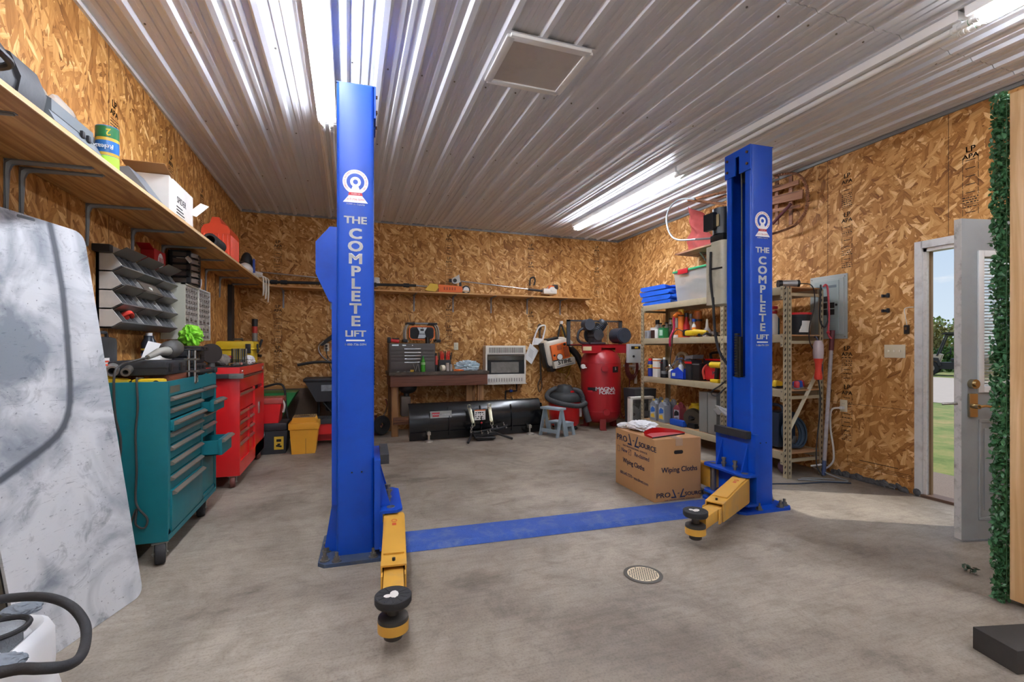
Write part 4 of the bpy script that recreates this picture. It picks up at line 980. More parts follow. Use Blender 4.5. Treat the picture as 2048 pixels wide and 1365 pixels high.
zz = [.955, .885, .815, .745, .665, .58, .49, .40]
for k in range(7):
    a, b2 = zz[k+1]+.004, zz[k]-.004; op = .02 if k == 2 else 0
    mb = MB(); mb.bx((-.03+op, .052, a), (-.006+op, .658, b2), bev=.002); mb.bx((-.3+op, .06, a), (-.03+op, .65, a+.02)); d = part('drawer', mb, M_TEAL, t)
    mb = MB(); pull(mb, -.006+op, .052, .658, b2-.03); part('drawer_pull', mb, M_PULL, d)
mb = MB(); mb.bx((-.03, .052, .404), (-.006, .658, .405)); mb.box((-.018+.012, .355, .29-.005), (.02, .606, .235), (0, R(-5)*0, 0), bev=.003); 
d = part('drawer', mb, M_TEAL, t)
mb = MB(); pull(mb, .006, .052, .658, .375); part('drawer_pull', mb, M_PULL, d)
zs = [.955, .86, .77, .68, .59]
for k, op in ((0, 0), (1, .07), (2, 0), (3, 0)):
    a, b2 = zs[k+1]+.004, zs[k]-.004
    mb = MB(); mb.bx((-.03+op, .702, a), (-.006+op, Wd-.042, b2), bev=.002); 
    if op: mb.bx((-.2, .71, a), (-.03+op, .716, b2-.01)); mb.bx((-.2, Wd-.056, a), (-.03+op, Wd-.05, b2-.01)); mb.bx((-.2, .71, a), (-.03+op, Wd-.05, a+.005))
    d = part('drawer', mb, M_TEAL, t)
    mb = MB(); pull(mb, -.006+op, .702, Wd-.042, b2-.028); part('drawer_pull', mb, M_PULL, d)
mb = MB(); op = .12; mb.bx((-.03+op, .702, .46), (-.006+op, Wd-.042, .575), bev=.002); mb.bx((-.2, .71, .46), (-.03+op, .716, .565)); mb.bx((-.2, Wd-.056, .46), (-.03+op, Wd-.05, .565)); mb.bx((-.2, .71, .46), (-.03+op, Wd-.05, .466)); d = part('drawer', mb, M_TEAL, t)
mb = MB(); pull(mb, -.006+op, .702, Wd-.042, .55); part('drawer_pull', mb, M_PULL, d)
mb = MB(); mb.bx((-.03, .702, .19), (-.008, Wd-.042, .455), bev=.002); part('door', mb, M_TEAL, t)
mb = MB(); mb.bx((-.001, .03, .97), (.001, .2, 1.01)); part('nameplate', mb, pm('plate_worn', '6d6a5c', .5, .4), t)
mb = MB(); mb.cyl((-.004, .5, 1.0), (.006, .5, 1.0), .01, n=12); part('lock', mb, M_STEEL, t)
caster(t, -.05, .03, R(-70), .062, .126, .05); caster(t, -.05, Wd-.2, R(-80), .062, .126, .05); caster(t, -Dp+.06, .05, R(-90), .062, .126, .05); caster(t, -Dp+.06, Wd-.2, R(-90), .062, .126, .05)
# ---- on the teal cabinet
tz = .996
def TP(x, y, X=None, Y=None, Z=None): return at(x, y, X=X, Y=Y, Z=Z)
t = thing('tool_case', 'long flat black blow-moulded case lying on the teal cabinet', 'case', (-1.13, 3.55, tz+.075))
mb = MB(); mb.bx((-.18, -.26, 0), (.12, .1, .085), bev=.015); part('case_body', mb, M_CASE, t)
mb = MB(); mb.bx((-.181, -.262, .04), (.122, .102, .047)); part('seam', mb, M_BLACK, t)
for y in (-.2, -.02): mb = MB(); mb.box((.122, y, .045), (.012, .045, .05), bev=.004); part('latch', mb, M_BLACK, t)
mb = MB(); mb.bx((-1.28, 3.37, tz), (-1.02, 3.745, tz+.0745), bev=.004)
solo('wooden_box', wood and mb, wood('cherry_wood', '5f2f1e', '8b4c33', 1, .4), 'reddish-brown wooden box under the black case on the teal cabinet', 'box')
mb = MB(); q = Vector((-1.0, 3.72, tz)); mb.tube([q+Vector((0, 0, .0)), q+Vector((.03, .02, .045)), q+Vector((.0, .05, .01)), q+Vector((.035, .0, .005)), q+Vector((.02, .06, .05))], .003, 6); solo('wire_clip', mb, M_CHROME, 'bent bright wire clip on the teal cabinet edge', 'clip')
t = thing('sander', 'grey power tool with ribbed handle lying across the black case, cord trailing down', 'power tool', (-1.06, 3.48, tz+.162))
M_GT = pm('tool_grey', '4e4d4a', .55, var=.15)
mb = MB(); mb.lathe([(0, -.02), (.03, -.02), (.05, .0), (.058, .06), (.056, .2), (.05, .24), (.03, .26), (0, .26)], (0, 0, .058), (R(-86), 0, R(8)), 20); part('tool_body', mb, M_GT, t)
mb = MB(); mb.tube([(0, -.01, .055), (-.02, -.1, .05), (-.04, -.2, .02)], .022, 10, rs=[.03, .022, .014]); part('grip', mb, pm('tool_sleeve', '8d8b82', .5), t)
mb = MB(); mb.tube(smooth_curve([(-.04, -.2, .02), (-.09, -.25, .0), (-.14, -.268, -.02), (-.16, -.3, -.08), (-.155, -.3, -.3), (-.13, -.3, -.45), (-.15, -.3, -.7), (-.16, -.3, -.9)]), .006, 6); part('cord', mb, pm('cord_grey', '3c3a38', .6), t)
mb = MB()
yA = TY0-.012
mb.tube(smooth_curve([(-1.13, 3.3, tz+.062), (-1.125, 3.22, tz+.062), (-1.12, yA, 1.05), (-1.115, yA, .9), (-1.125, yA, .75), (-1.12, yA, .55), (-1.125, yA, .4), (-1.11, yA-.01, .34), (-1.07, yA, .27), (-1.085, yA, .22), (-1.12, yA-.012, .25), (-1.12, yA, .33), (-1.14, yA, .28), (-1.16, yA, .22)]), .0055, 6)
solo('extension_cord', mb, pm('cord_grey', '3c3a38', .6), 'dark looped power cord hanging down the end of the teal cabinet', 'cord')
M_TY = pm('tool_yellow', 'd9b61c', .5, var=.1)
t = thing('grease_gun', 'yellow cordless tool lying at the near corner of the teal cabinet', 'power tool', (-1.24, 3.27, tz))
mb = MB(); mb.box((0, .0, .035), (.12, .07, .06), (0, .1, .1), bev=.02); mb.sph((-.06, 0, .05), (.05, .04, .05), 12); part('tool_body', mb, M_TY, t)
mb = MB(); mb.cyl((.06, 0, .03), (.1, 0, .03), .02, n=12); part('chuck', mb, M_BLACK, t)
t = thing('jigsaw', 'second yellow tool with a dark eyelet beside the first on the teal cabinet', 'power tool', (-1.08, 3.25, tz))
mb = MB(); mb.box((0, 0, .032), (.16, .06, .055), bev=.018); part('tool_body', mb, M_TY, t)
mb = MB(); mb.cyl((.04, -.032, .035), (.04, -.029, .035), .016, n=14); part('eyelet', mb, M_BLACK, t)
t = thing('air_tool', 'pair of grey steel pipe ends poking over the cabinet behind the yellow tools', 'pipe', (-1.2, 3.27, tz+.07))
t.scale = (1, .6, 1)
mb = MB(); mb.lathe([(.014, 0), (.024, 0), (.024, .2), (.014, .2), (.014, 0)], (.02, -.1, .03), (R(-84), 0, .1), 16); part('pipe', mb, M_STEEL, t)
mb = MB(); mb.lathe([(.02, 0), (.03, 0), (.034, .2), (.024, .21), (.02, 0)], (-.045, -.08, .036), (R(-84), 0, .2), 16); part('socket_tube', mb, M_GALV, t)
mb = MB(); mb.box((-1.2, 3.77, tz+.205), (.16, .14, .003), (R(58), R(14), .2)); solo('paper_sheet', mb, M_WHITE, 'white sheet of paper propped up behind the grey power tool', 'paper')
mb = MB(); mb.cyl((-1.02, 3.82, tz+.065), (-.99, 4.2, tz+.065), .016, n=12); mb.box((-.985, 4.22, tz+.065), (.04, .05, .04), bev=.01)
solo('breaker_bar', mb, pm('bar_dark', '3d4043', .45, .5), 'dark steel breaker bar lying along the front of the teal cabinet', 'bar')
t = thing('socket_tray', 'small black socket case standing in the middle of the teal cabinet', 'case', (-1.1, 3.8, tz))
mb = MB(); mb.bx((-.12, -.035, .04), (.05, .06, .15), bev=.01); part('case_body', mb, M_CASE, t)
mb = MB(); mb.bx((-.12, -.035, 0), (.05, .06, .039), bev=.004); part('case_bottom', mb, M_CASE, t)
for k in range(5):
    mb = MB(); mb.cyl((-1.0+.01*(k % 2), 3.9+k*.07, tz), (-1.0+.01*(k % 2), 3.9+k*.07, tz+.03+.006*k), .014, n=10); solo('socket', mb, pm('brass_bits', '9d8254', .4, .5), 'small metal socket loose on the far end of the teal cabinet', 'socket', 'loose sockets on the teal cabinet')
t = thing('tool_case', 'upright black hard case with an orange label at the back of the teal cabinet', 'case', (-1.325, 3.31, tz))
mb = MB(); mb.bx((-.032, -.1, .0), (.032, .12, .30), bev=.03); part('case_body', mb, M_CASE, t)
mb = MB(); mb.bx((.0322, -.07, .1), (.0332, .0, .18), bev=.0); lb = part('label', mb, M_WHITE, t)
mb = MB()
for k in range(3): mb.bx((.0334, -.06, .115+k*.02), (.0342, -.01, .125+k*.02))
part('label_print', mb, M_ORED, lb)
mb = MB(); mb.tube([(0, -.05, .295), (0, -.04, .325), (0, .04, .325), (0, .05, .295)], .009); part('handle', mb, M_CASE, t)
t = thing('spray_can', 'dark aerosol can with yellow warning stripes behind the teal cabinet tools', 'can', (-1.3, 3.9, tz))
mb = MB(); mb.lathe([(0, 0), (.045, 0), (.045, .27), (.03, .3), (.03, .32), (0, .32)], n=24); part('can_body', mb, pm('can_dark', '30343c', .25, .2), t)
mb = MB(); mb.cyl((0, 0, .22), (0, 0, .232), .0455, n=24); part('band', mb, M_POLEY, t)
mb = MB(); mb.cyl((0, 0, .1), (0, 0, .2), .0455, n=24); part('band', mb, pm('can_navy', '243a7a', .3), t)
mb = MB(); mb.cyl((0, 0, .165), (0, 0, .18), .046, n=24); part('band', mb, M_RLET, t)
mb = MB(); mb.cyl((0, 0, .32), (0, 0, .34), .02, n=16); part('nozzle', mb, M_WHITE, t)
# ================================================================== RED TOOL CABINET
M_RED = pm('cabinet_red', 'd81a1e', .32, var=.06, coat=.3)
RX0, RX1, RY0, RY1 = -1.36, -.905, 4.72, 5.98
t = thing('tool_cabinet', 'red rolling tool cabinet with chrome drawer pulls beyond the teal one', 'tool cabinet', (RX1, RY0, 0))
Dp, Wd = RX1-RX0, RY1-RY0; z0, z1 = .105, 1.06
mb = MB(); mb.bx((-Dp, 0, z0), (0, .015, z1), bev=.004); mb.bx((-Dp, Wd-.015, z0), (0, Wd, z1), bev=.004); mb.bx((-Dp, 0, z0), (-Dp+.01, Wd, z1)); mb.bx((-Dp, .01, z0), (0, Wd-.01, z0+.12)); mb.bx((-Dp, .01, z1-.012), (-.004, Wd-.01, z1-.002)); mb.bx((-.012, .01, .985), (0, Wd-.01, z1))
mb.bx((-.02, .74, z0), (0, Wd, .8)); mb.bx((-.02, .01, z0), (-.001, .03, 1.0)); mb.bx((-.02, .44, z0), (-.001, .47, .66)); mb.bx((-.02, .715, z0), (-.001, .74, .84)); mb.bx((-.02, Wd-.03, z0), (-.001, Wd, 1.0))
part('cabinet_shell', mb, M_RED, t)
mb = MB(); mb.bx((-Dp+.01, .012, z0+.03), (-.06, Wd-.012, 1.04)); part('dark_interior', mb, M_INSIDE, t)
M_CHP = pm('pull_chrome', 'c4bdb6', .22, .9, .1)
def rdr(y0, y1, a, b2):
    mb = MB(); mb.bx((-.05, y0+.003, a+.003), (-.018, y1-.003, b2-.003), bev=.002); d = part('drawer', mb, M_RED, t)
    mb = MB(); pull(mb, -.02, y0+.003, y1-.003, b2-.032); part('drawer_pull', mb, M_CHP, d)
rdr(.03, Wd-.03, .835, .985); rdr(.03, .715, .665, .83)
for a, b2 in ((.575, .66), (.48, .575), (.385, .48), (.225, .385)): rdr(.03, .44, a, b2); rdr(.47, .715, a, b2)
mb = MB(); mb.box((.004, .93, .6), (.012, .06, .12), bev=.004); part('door_latch', mb, M_CHP, t)
mb = MB(); mb.cyl((-.002, .12, 1.02), (.006, .12, 1.02), .014, n=14); mb.cyl((-.002, Wd-.08, 1.01), (.008, Wd-.08, 1.01), .025, n=14); part('lock', mb, M_CHP, t)
mb = MB(); mb.bx((-Dp+.012, .018, z1-.002), (-.014, Wd-.02, z1+.003)); part('top_mat', mb, pm('mat_dark', '2c2a29', .8, var=.3), t)
M_CAST = pm('caster_brown', '6b3a31', .55)
caster(t, -.06, .05, R(-85), .05, .106, .04, M_CAST); caster(t, -.06, Wd-.1, R(-60), .05, .106, .04, M_CAST); caster(t, -Dp+.06, .05, R(-90), .05, .106, .04, M_CAST); caster(t, -Dp+.06, Wd-.1, R(-90), .05, .106, .04, M_CAST)
# ---- on the red cabinet
rz = tz
for k, (dx, h, w, lab) in enumerate(((0, .065, .27, 'bottom black case of the stack at the far end of the teal cabinet'), (.005, .06, .26, 'second black case up in the stack at the far end of the teal cabinet'), (-.01, .09, .3, 'third and thickest black case of the stack at the far end of the teal cabinet'), (.03, .035, .2, 'topmost small black case of the stack, under the green rag'))):
    t = thing('tool_case', lab, 'case', (-1.14+dx, 4.08, rz), group='stacked black cases')
    mb = MB(); mb.bx((-.14, -w/2, 0), (.10, w/2, h*.48), bev=.008); part('case_bottom', mb, M_CASE, t)
    mb = MB(); mb.bx((-.14, -w/2, h*.52), (.10, w/2, h-.0005), bev=.008); part('lid', mb, M_CASE, t)
    mb = MB(); mb.bx((.098, -.05, h*.3), (.106, -.02, h*.7)); mb.bx((.098, .03, h*.3), (.106, .06, h*.7)); part('latch', mb, M_BLACK, t)
    rz += h
mb = rag((-1.1, 4.08, rz), .14, .18, .15, 21, fold=.85, freq=1.2); solo('shop_rag', mb, pm('rag_lime', '8fd83a', .9, var=.2), 'crumpled lime green rag on top of the stacked black cases', 'rag')
rz = 1.0635
t = thing('bar_clamp', 'upright pair of chrome bar clamps standing at the front of the teal cabinet', 'clamp', (-1.01, 3.70, tz))
for x in (0, .035):
    mb = MB(); mb.cyl((x, 0, 0), (x, 0, .22), .009, n=10); part('bar', mb, M_CHROME, t)
mb = MB(); mb.box((.017, 0, .16), (.085, .03, .012)); mb.box((.017, 0, .08), (.085, .03, .012)); part('jaw', mb, M_STEEL, t)
t = thing('grinder_disc', 'dark brown sanding disc on a stand on the red cabinet', 'disc', (-1.15, 4.84, rz))
mb = MB(); mb.cyl((-.01, .0, .12), (.012, -.03, .12), .085, n=28); part('disc', mb, pm('disc_brown', '2e2420', .7, var=.3), t)
mb = MB(); mb.cyl((0, 0, 0), (0, 0, .09), .03, .02, n=14); mb.cyl((-.05, .05, .1), (0, 0, .12), .03, n=12); part('stand', mb, M_GT, t)
def ttool(name, pts, r, mat, label, cat, **k):
    mb = MB(); mb.tube(pts, r, 8, **k); return solo(name, mb, mat, label, cat)
t = thing('wrench_rack', 'chrome and black rack of upright files on the red cabinet', 'rack', (-.985, 5.12, rz))
for k in range(8):
    mb = MB(); mb.box((-.06+k*.017, 0, .085), (.011, .02, .15), bev=.002); part('blade', mb, pm('rack_blade%d' % (k % 3), ('26262a', '8b8374', '4a4c52')[k % 3], .3, .5), t)
mb = MB(); mb.bx((-.075, -.02, 0), (.075, .02, .012)); mb.bx((-.075, -.021, .03), (.075, -.017, .036)); mb.bx((-.075, -.021, .05), (.075, -.017, .056)); part('rack_frame', mb, M_CHROME, t)
mb = MB(); mb.box((-1.2, 5.42, rz+.075), (.2, .12, .03), bev=.01); mb.box((-1.2, 5.42, rz+.03), (.17, .1, .055)); solo('parts_tray', mb, M_RED, 'small red metal tray among the tools on the red cabinet', 'tray')
mb = rag((-.965, 5.44, rz), .11, .36, .09, 33); solo('shop_rag', mb, pm('rag_white', 'e9eaec', .9, var=.06), 'white rag lying on the red cabinet beside the yellow case', 'rag')
mb = rag((-1.13, 5.13, rz), .15, .16, .11, 14, fold=.2); solo('sanding_hood', mb, pm('hood_grey', '8b8177', .6, var=.3), 'grey scuffed cup on the red cabinet beside the brown disc', 'cup')
rnd = random.Random(8)
for k in range(14):
    x, y = rnd.uniform(-1.2, -.94), rnd.uniform(4.76, 5.08); a = rnd.uniform(0, 3); l = rnd.uniform(.04, .1)
    if x < -1.0 and y > 4.76: x = rnd.uniform(-1.0, -.94)
    mb = MB(); mb.tube([(x-math.cos(a)*l*.4, y-math.sin(a)*l*.6, rz+.012+k*.001), (x, y, rz+.014+k*.001), (x+math.cos(a)*l*.4, y+math.sin(a)*l*.6, rz+.012+k*.001)], .008, 6, rs=[.012, .006, .012])
    solo('hand_tool', mb, (M_STEEL, M_CHROME, pm('grip_pink', 'c98d80', .6), M_GT)[k % 4], 'small loose hand tool scattered near the front edge of the red cabinet', 'hand tool', 'loose hand tools on the red cabinet')
t = thing('dry_box', 'yellow latched dry box at the far end of the red cabinet', 'case', (-1.12, 5.78, rz))
mb = MB(); mb.bx((-.17, -.14, 0), (.16, .16, .15), bev=.02); part('case_body', mb, M_TY, t)
mb = MB(); mb.bx((-.185, -.155, .152), (.175, .175, .24), bev=.03); mb.bx((-.19, -.16, .15), (.18, .18, .17), bev=.004); part('lid', mb, M_TY, t)
for y in (.0,): mb = MB(); mb.box((.184, y, .16), (.014, .05, .1), bev=.004); part('latch', mb, M_BLACK, t)
mb = MB(); mb.box((.12, -.162, .16), (.05, .014, .1), bev=.004); part('latch', mb, M_BLACK, t)
mb = MB(); mb.tube([(-.05, 0, .24), (-.05, 0, .262), (.04, 0, .262), (.04, 0, .24)], .008); part('handle', mb, M_BLACK, t)
t = thing('magnet_bar', 'black bar with a worn steel end fixed to the side of the red cabinet', 'bar', (-1.0, RY0-.03, .985))
mb = MB(); mb.bx((-.3, -.02, -.02), (.02, .02, .02), bev=.004); part('bar', mb, pm('bar_black', '2f3338', .4), t)
mb = MB(); mb.bx((.021, -.022, -.022), (.13, .022, .022), bev=.003); part('bar_end', mb, pm('bar_end', '7f8480', .5, .5, .3, 30), t)
t = thing('grease_gun', 'red and black grease gun hanging in the back corner', 'grease gun', (-1.2, 7.2, 1.12))
mb = MB(); mb.cyl((0, 0, .12), (0, 0, .4), .032, n=14); part('barrel', mb, pm('gun_red', 'c23a30', .4), t)
mb = MB(); mb.bx((-.02, .03, .28), (.02, .098, .34)); part('wall_mount', mb, M_STEEL, t)
mb = MB(); mb.cyl((0, 0, .2), (0, 0, .31), .034, n=14); part('label', mb, pm('gun_label', '8b8880', .5), t)
mb = MB(); mb.cyl((0, 0, .4), (0, 0, .5), .036, n=14); mb.tube(smooth_curve([(0, 0, .12), (.02, 0, .02), (.08, -.02, 0)]), .02); mb.box((.06, 0, .14), (.03, .03, .18), (0, .3, 0), bev=.008); part('grip', mb, M_BLACK, t)
# ================================================================== FLOOR ALONG THE LEFT PART OF THE BACK WALL
t = thing('tool_box', 'black plastic toolbox with a yellow label on the floor beside the red cabinet', 'toolbox', (-.865, 6.2, 0))
mb = MB(); mb.prism([(-.2, 0), (.17, 0), (.19, .27), (-.2, .27)], -.12, .2, 'y'); part('box_body', mb, M_CASE, t)
mb = MB(); mb.bx((-.2, -.14, .272), (.19, .22, .36), bev=.02); part('lid', mb, M_CASE, t)
mb = MB(); mb.tube(smooth_curve([(-.13, -.125, .25), (-.14, -.16, .24), (-.12, -.165, .14), (-.06, -.165, .2), (-.05, -.13, .26)]), .014); part('latch', mb, M_BLACK, t)
mb = MB(); mb.bx((.05, -.1225, .05), (.15, -.1205, .2)); lb = part('label', mb, M_POLEY, t)
mb = MB(); mb.box((.1, -.1232, .155), (.05, .001, .03)); mb.box((.1, -.1232, .09), (.06, .001, .02), (0, .2, 0)); mb.box((.1, -.1232, .11), (.03, .001, .018)); part('label_print', mb, M_DARK, lb)
t = thing('tool_box', 'red toolbox with a clear lid sitting on the black toolbox', 'toolbox', (-.87, 6.22, .3605))
mb = MB(); mb.prism([(-.2, 0), (.1, 0), (.13, .22), (-.22, .22)], -.15, .15, 'y'); part('box_body', mb, M_RED, t)
mb = MB(); mb.bx((-.23, -.16, .221), (.15, .16, .29), bev=.012); part('lid', mb, pm('lid_pink', 'c25a52', .25, var=.3, alpha=.9), t)
mb = MB(); mb.tube(smooth_curve([(.14, -.12, .26), (.165, -.14, .2), (.15, -.13, .12)]), .012); part('latch', mb, pm('latch_clear', 'cfc7be', .3), t)
t = thing('tote_box', 'ochre yellow plastic crate with a mesh-topped lid on the floor', 'crate', (-.49, 6.12, 0))
M_OCH = pm('crate_ochre', 'd99b25', .5, var=.08)
mb = MB(); mb.prism([(-.13, 0), (.12, 0), (.15, .28), (-.15, .28)], -.14, .14, 'y'); part('crate_body', mb, M_OCH, t)
mb = MB(); mb.bx((-.165, -.155, .281), (.165, .155, .36), bev=.012); mb.prism([(-.14, .36), (.14, .36), (.12, .42), (-.12, .42)], -.13, .13, 'y'); part('lid', mb, M_OCH, t)
mb = MB()
for k in range(13): mb.box((-.12+k*.02, 0, .4225), (.004, .25, .004))
for k in range(9): mb.box((0, -.12+k*.03, .4225), (.25, .004, .004))
part('lid_mesh', mb, pm('mesh_brown', '8a6f4a', .6), t)
mb = MB(); mb.box((.0, -.05, .4275), (.1, .06, .006)); part('lid_plate', mb, M_CHROME, t)
mb = MB(); mb.box((.02, -.15, .08), (.003, .004, .2)); part('seam', mb, M_DARK, t)
t = thing('step_stool', 'red plastic step stool with a black ribbed top', 'stool', (-.22, 6.5, 0))
mb = MB()
for sx in (-1, 1): mb.prism([(sx*.25, 0), (sx*.17, 0), (sx*.15, .28), (sx*.21, .28)], -.16, .16, 'y')
mb.bx((-.17, -.14, .15), (.17, .14, .28)); mb.bx((-.16, .04, .04), (.16, .12, .12)); part('stool_frame', mb, M_RED, t)
mb = MB(); mb.bx((-.23, -.17, .281), (.23, .17, .34), bev=.012)
for k in range(14): mb.box((-.2+k*.031, 0, .341), (.012, .28, .004))
part('stool_top', mb, pm('stool_black', '35373a', .7), t)
t = thing('seed_spreader', 'green hopper spreader standing behind the toolboxes', 'spreader', (-.96, 6.85, 0))
mb = MB(); mb.prism([(-.12, .3), (.12, .3), (.33, .66), (-.33, .66)], -.22, .22, 'y'); mb.lathe([(.1, 0), (.1, .01)], (0, 0, .3)); part('hopper', mb, pm('spreader_green', '1f7a3c', .45), t)
for sx in (-.2, .25): mb = MB(); mb.lathe([(.02, -.03), (.11, -.03), (.13, 0), (.11, .03), (.02, .03)], (sx, .1, .13), (0, PI/2, 0), 20); part('wheel', mb, M_RUB, t)
mb = MB(); mb.tube([(-.2, .1, .13), (.25, .1, .13)], .012); mb.tube([(-.15, 0, .14), (-.1, 0, .32)], .012); mb.tube([(.2, 0, .14), (.1, 0, .32)], .012); mb.tube(smooth_curve([(-.1, -.3, .72), (.12, -.3, .78), (.2, -.32, .72), (.22, -.32, .5), (.26, -.3, .2), (.26, -.1, .14)]), .014); part('frame', mb, M_BLACK, t)
t = thing('seed_spreader', 'large black hopper spreader with a T handle behind the red stool', 'spreader', (-.2, 6.88, 0))
mb = MB(); mb.prism([(-.2, .52), (.2, .52), (.32, .78), (-.34, .78)], -.16, .16, 'y'); mb.bx((-.36, -.18, .78), (.34, .18, .83), bev=.02); mb.lathe([(.09, 0), (.12, .14)], (0, 0, .38)); part('hopper', mb, pm('hopper_black', '2a2c30', .5), t)
mb = MB(); mb.bx((-.14, -.181, .66), (.2, -.1615, .74)); part('label', mb, pm('label_grey', '8d9298', .5, var=.5, scale=30), t)
for sx in (-.26, .28): mb = MB(); mb.lathe([(.02, -.04), (.13, -.04), (.15, 0), (.13, .04), (.02, .04)], (sx, .05, .15), (0, PI/2, 0), 20); part('wheel', mb, M_RUB, t)
mb = MB(); mb.tube([(-.26, .05, .15), (.28, .05, .15)], .014); mb.tube([(-.2, -.1, .1), (.12, -.1, .5)], .012); mb.tube([(.2, -.1, .1), (-.12, -.1, .5)], .012); mb.tube([(-.18, 0, .1), (-.18, 0, .52)], .016); mb.tube([(.2, 0, .1), (.2, 0, .52)], .016); part('frame', mb, M_BLACK, t)
mb = MB(); mb.tube([(.02, -.2, .5), (.02, -.24, 1.02)], .016); mb.tube([(.02, -.2, .9), (.02, -.22, 1.0)], .026); mb.tube(smooth_curve([(-.42, -.24, 1.01), (-.2, -.24, 1.045), (.02, -.24, 1.04), (.3, -.24, 1.02)]), .018); part('handle', mb, M_BLACK, t)
t = thing('walk_behind_edger', 'chrome double-tube handle with a black grip leaning behind the spreader', 'handle', (-.2, 7.115, 0))
for dy in (0, .05): mb = MB(); mb.tube(smooth_curve([(-.13, dy, 1.33), (-.2, dy, 1.24), (-.14, dy, 1.1), (.1, dy, .9), (.2, dy, .5), (.22, dy, .02)]), .014); part('handle_tube', mb, M_CHROME, t)
mb = MB(); mb.tube([(-.17, .04, 1.27), (.04, .04, 1.43)], .03, rs=[.024, .034]); part('grip', mb, M_RUB, t)
def outlet(nm, loc, rz, label, toggles=0):
    t = thing(nm, label, 'outlet' if not toggles else 'switch', loc, rz)
    w = .07 if not toggles else .046*toggles+.03
    mb = MB(); mb.bx((-w/2, -.006, -.057), (w/2, 0, .057), bev=.003); part('cover_plate', mb, pm('plate_almond', 'd9cfb5', .4, var=.04), t)
    if not toggles:
        for z in (-.02, .02):
            mb = MB(); mb.bx((-.017, -.009, z-.014), (.017, -.005, z+.014), bev=.002); s_ = part('socket', mb, pm('plate_almond', 'd9cfb5', .4), t)
            mb = MB(); mb.bx((-.008, -.0096, z-.006), (-.006, -.0088, z+.005)); mb.bx((.006, -.0096, z-.006), (.008, -.0088, z+.005)); part('slot', mb, M_DARK, s_)
    else:
        for k in range(toggles):
            x = (k-(toggles-1)/2)*.046; mb = MB(); mb.bx((x-.005, -.018, -.008), (x+.005, -.005, .012), bev=.002); part('toggle', mb, pm('toggle_white', 'efe8d6', .4), t)
    return t
p = at(653, 695, Y=YB); outlet('wall_outlet', (p.x, YB-.001, p.z), 0, 'almond wall outlet with two black cords plugged in near the first blue column')
for k, (dx, lab) in enumerate(((0, 'upper'), (.01, 'lower'))):
    mb = MB(); q = Vector((p.x, YB-.03, p.z-.02+.04*k)); yo = -.05*k; mb.box(q, (.03, .04, .025), bev=.006); mb.tube(smooth_curve([q, q+Vector((0, yo, 0)), q+Vector((.02, -.03+yo, -.15)), q+Vector((.09+.12*k, -.02+yo, -.4)), q+Vector((.14+.2*k, -.02+yo, -.85))]), .005, 6)
    solo('extension_cord', mb, M_BLACK, 'black cord plugged into the %s socket of the outlet near the first blue column' % ('lower' if k == 0 else 'upper'), 'cord')
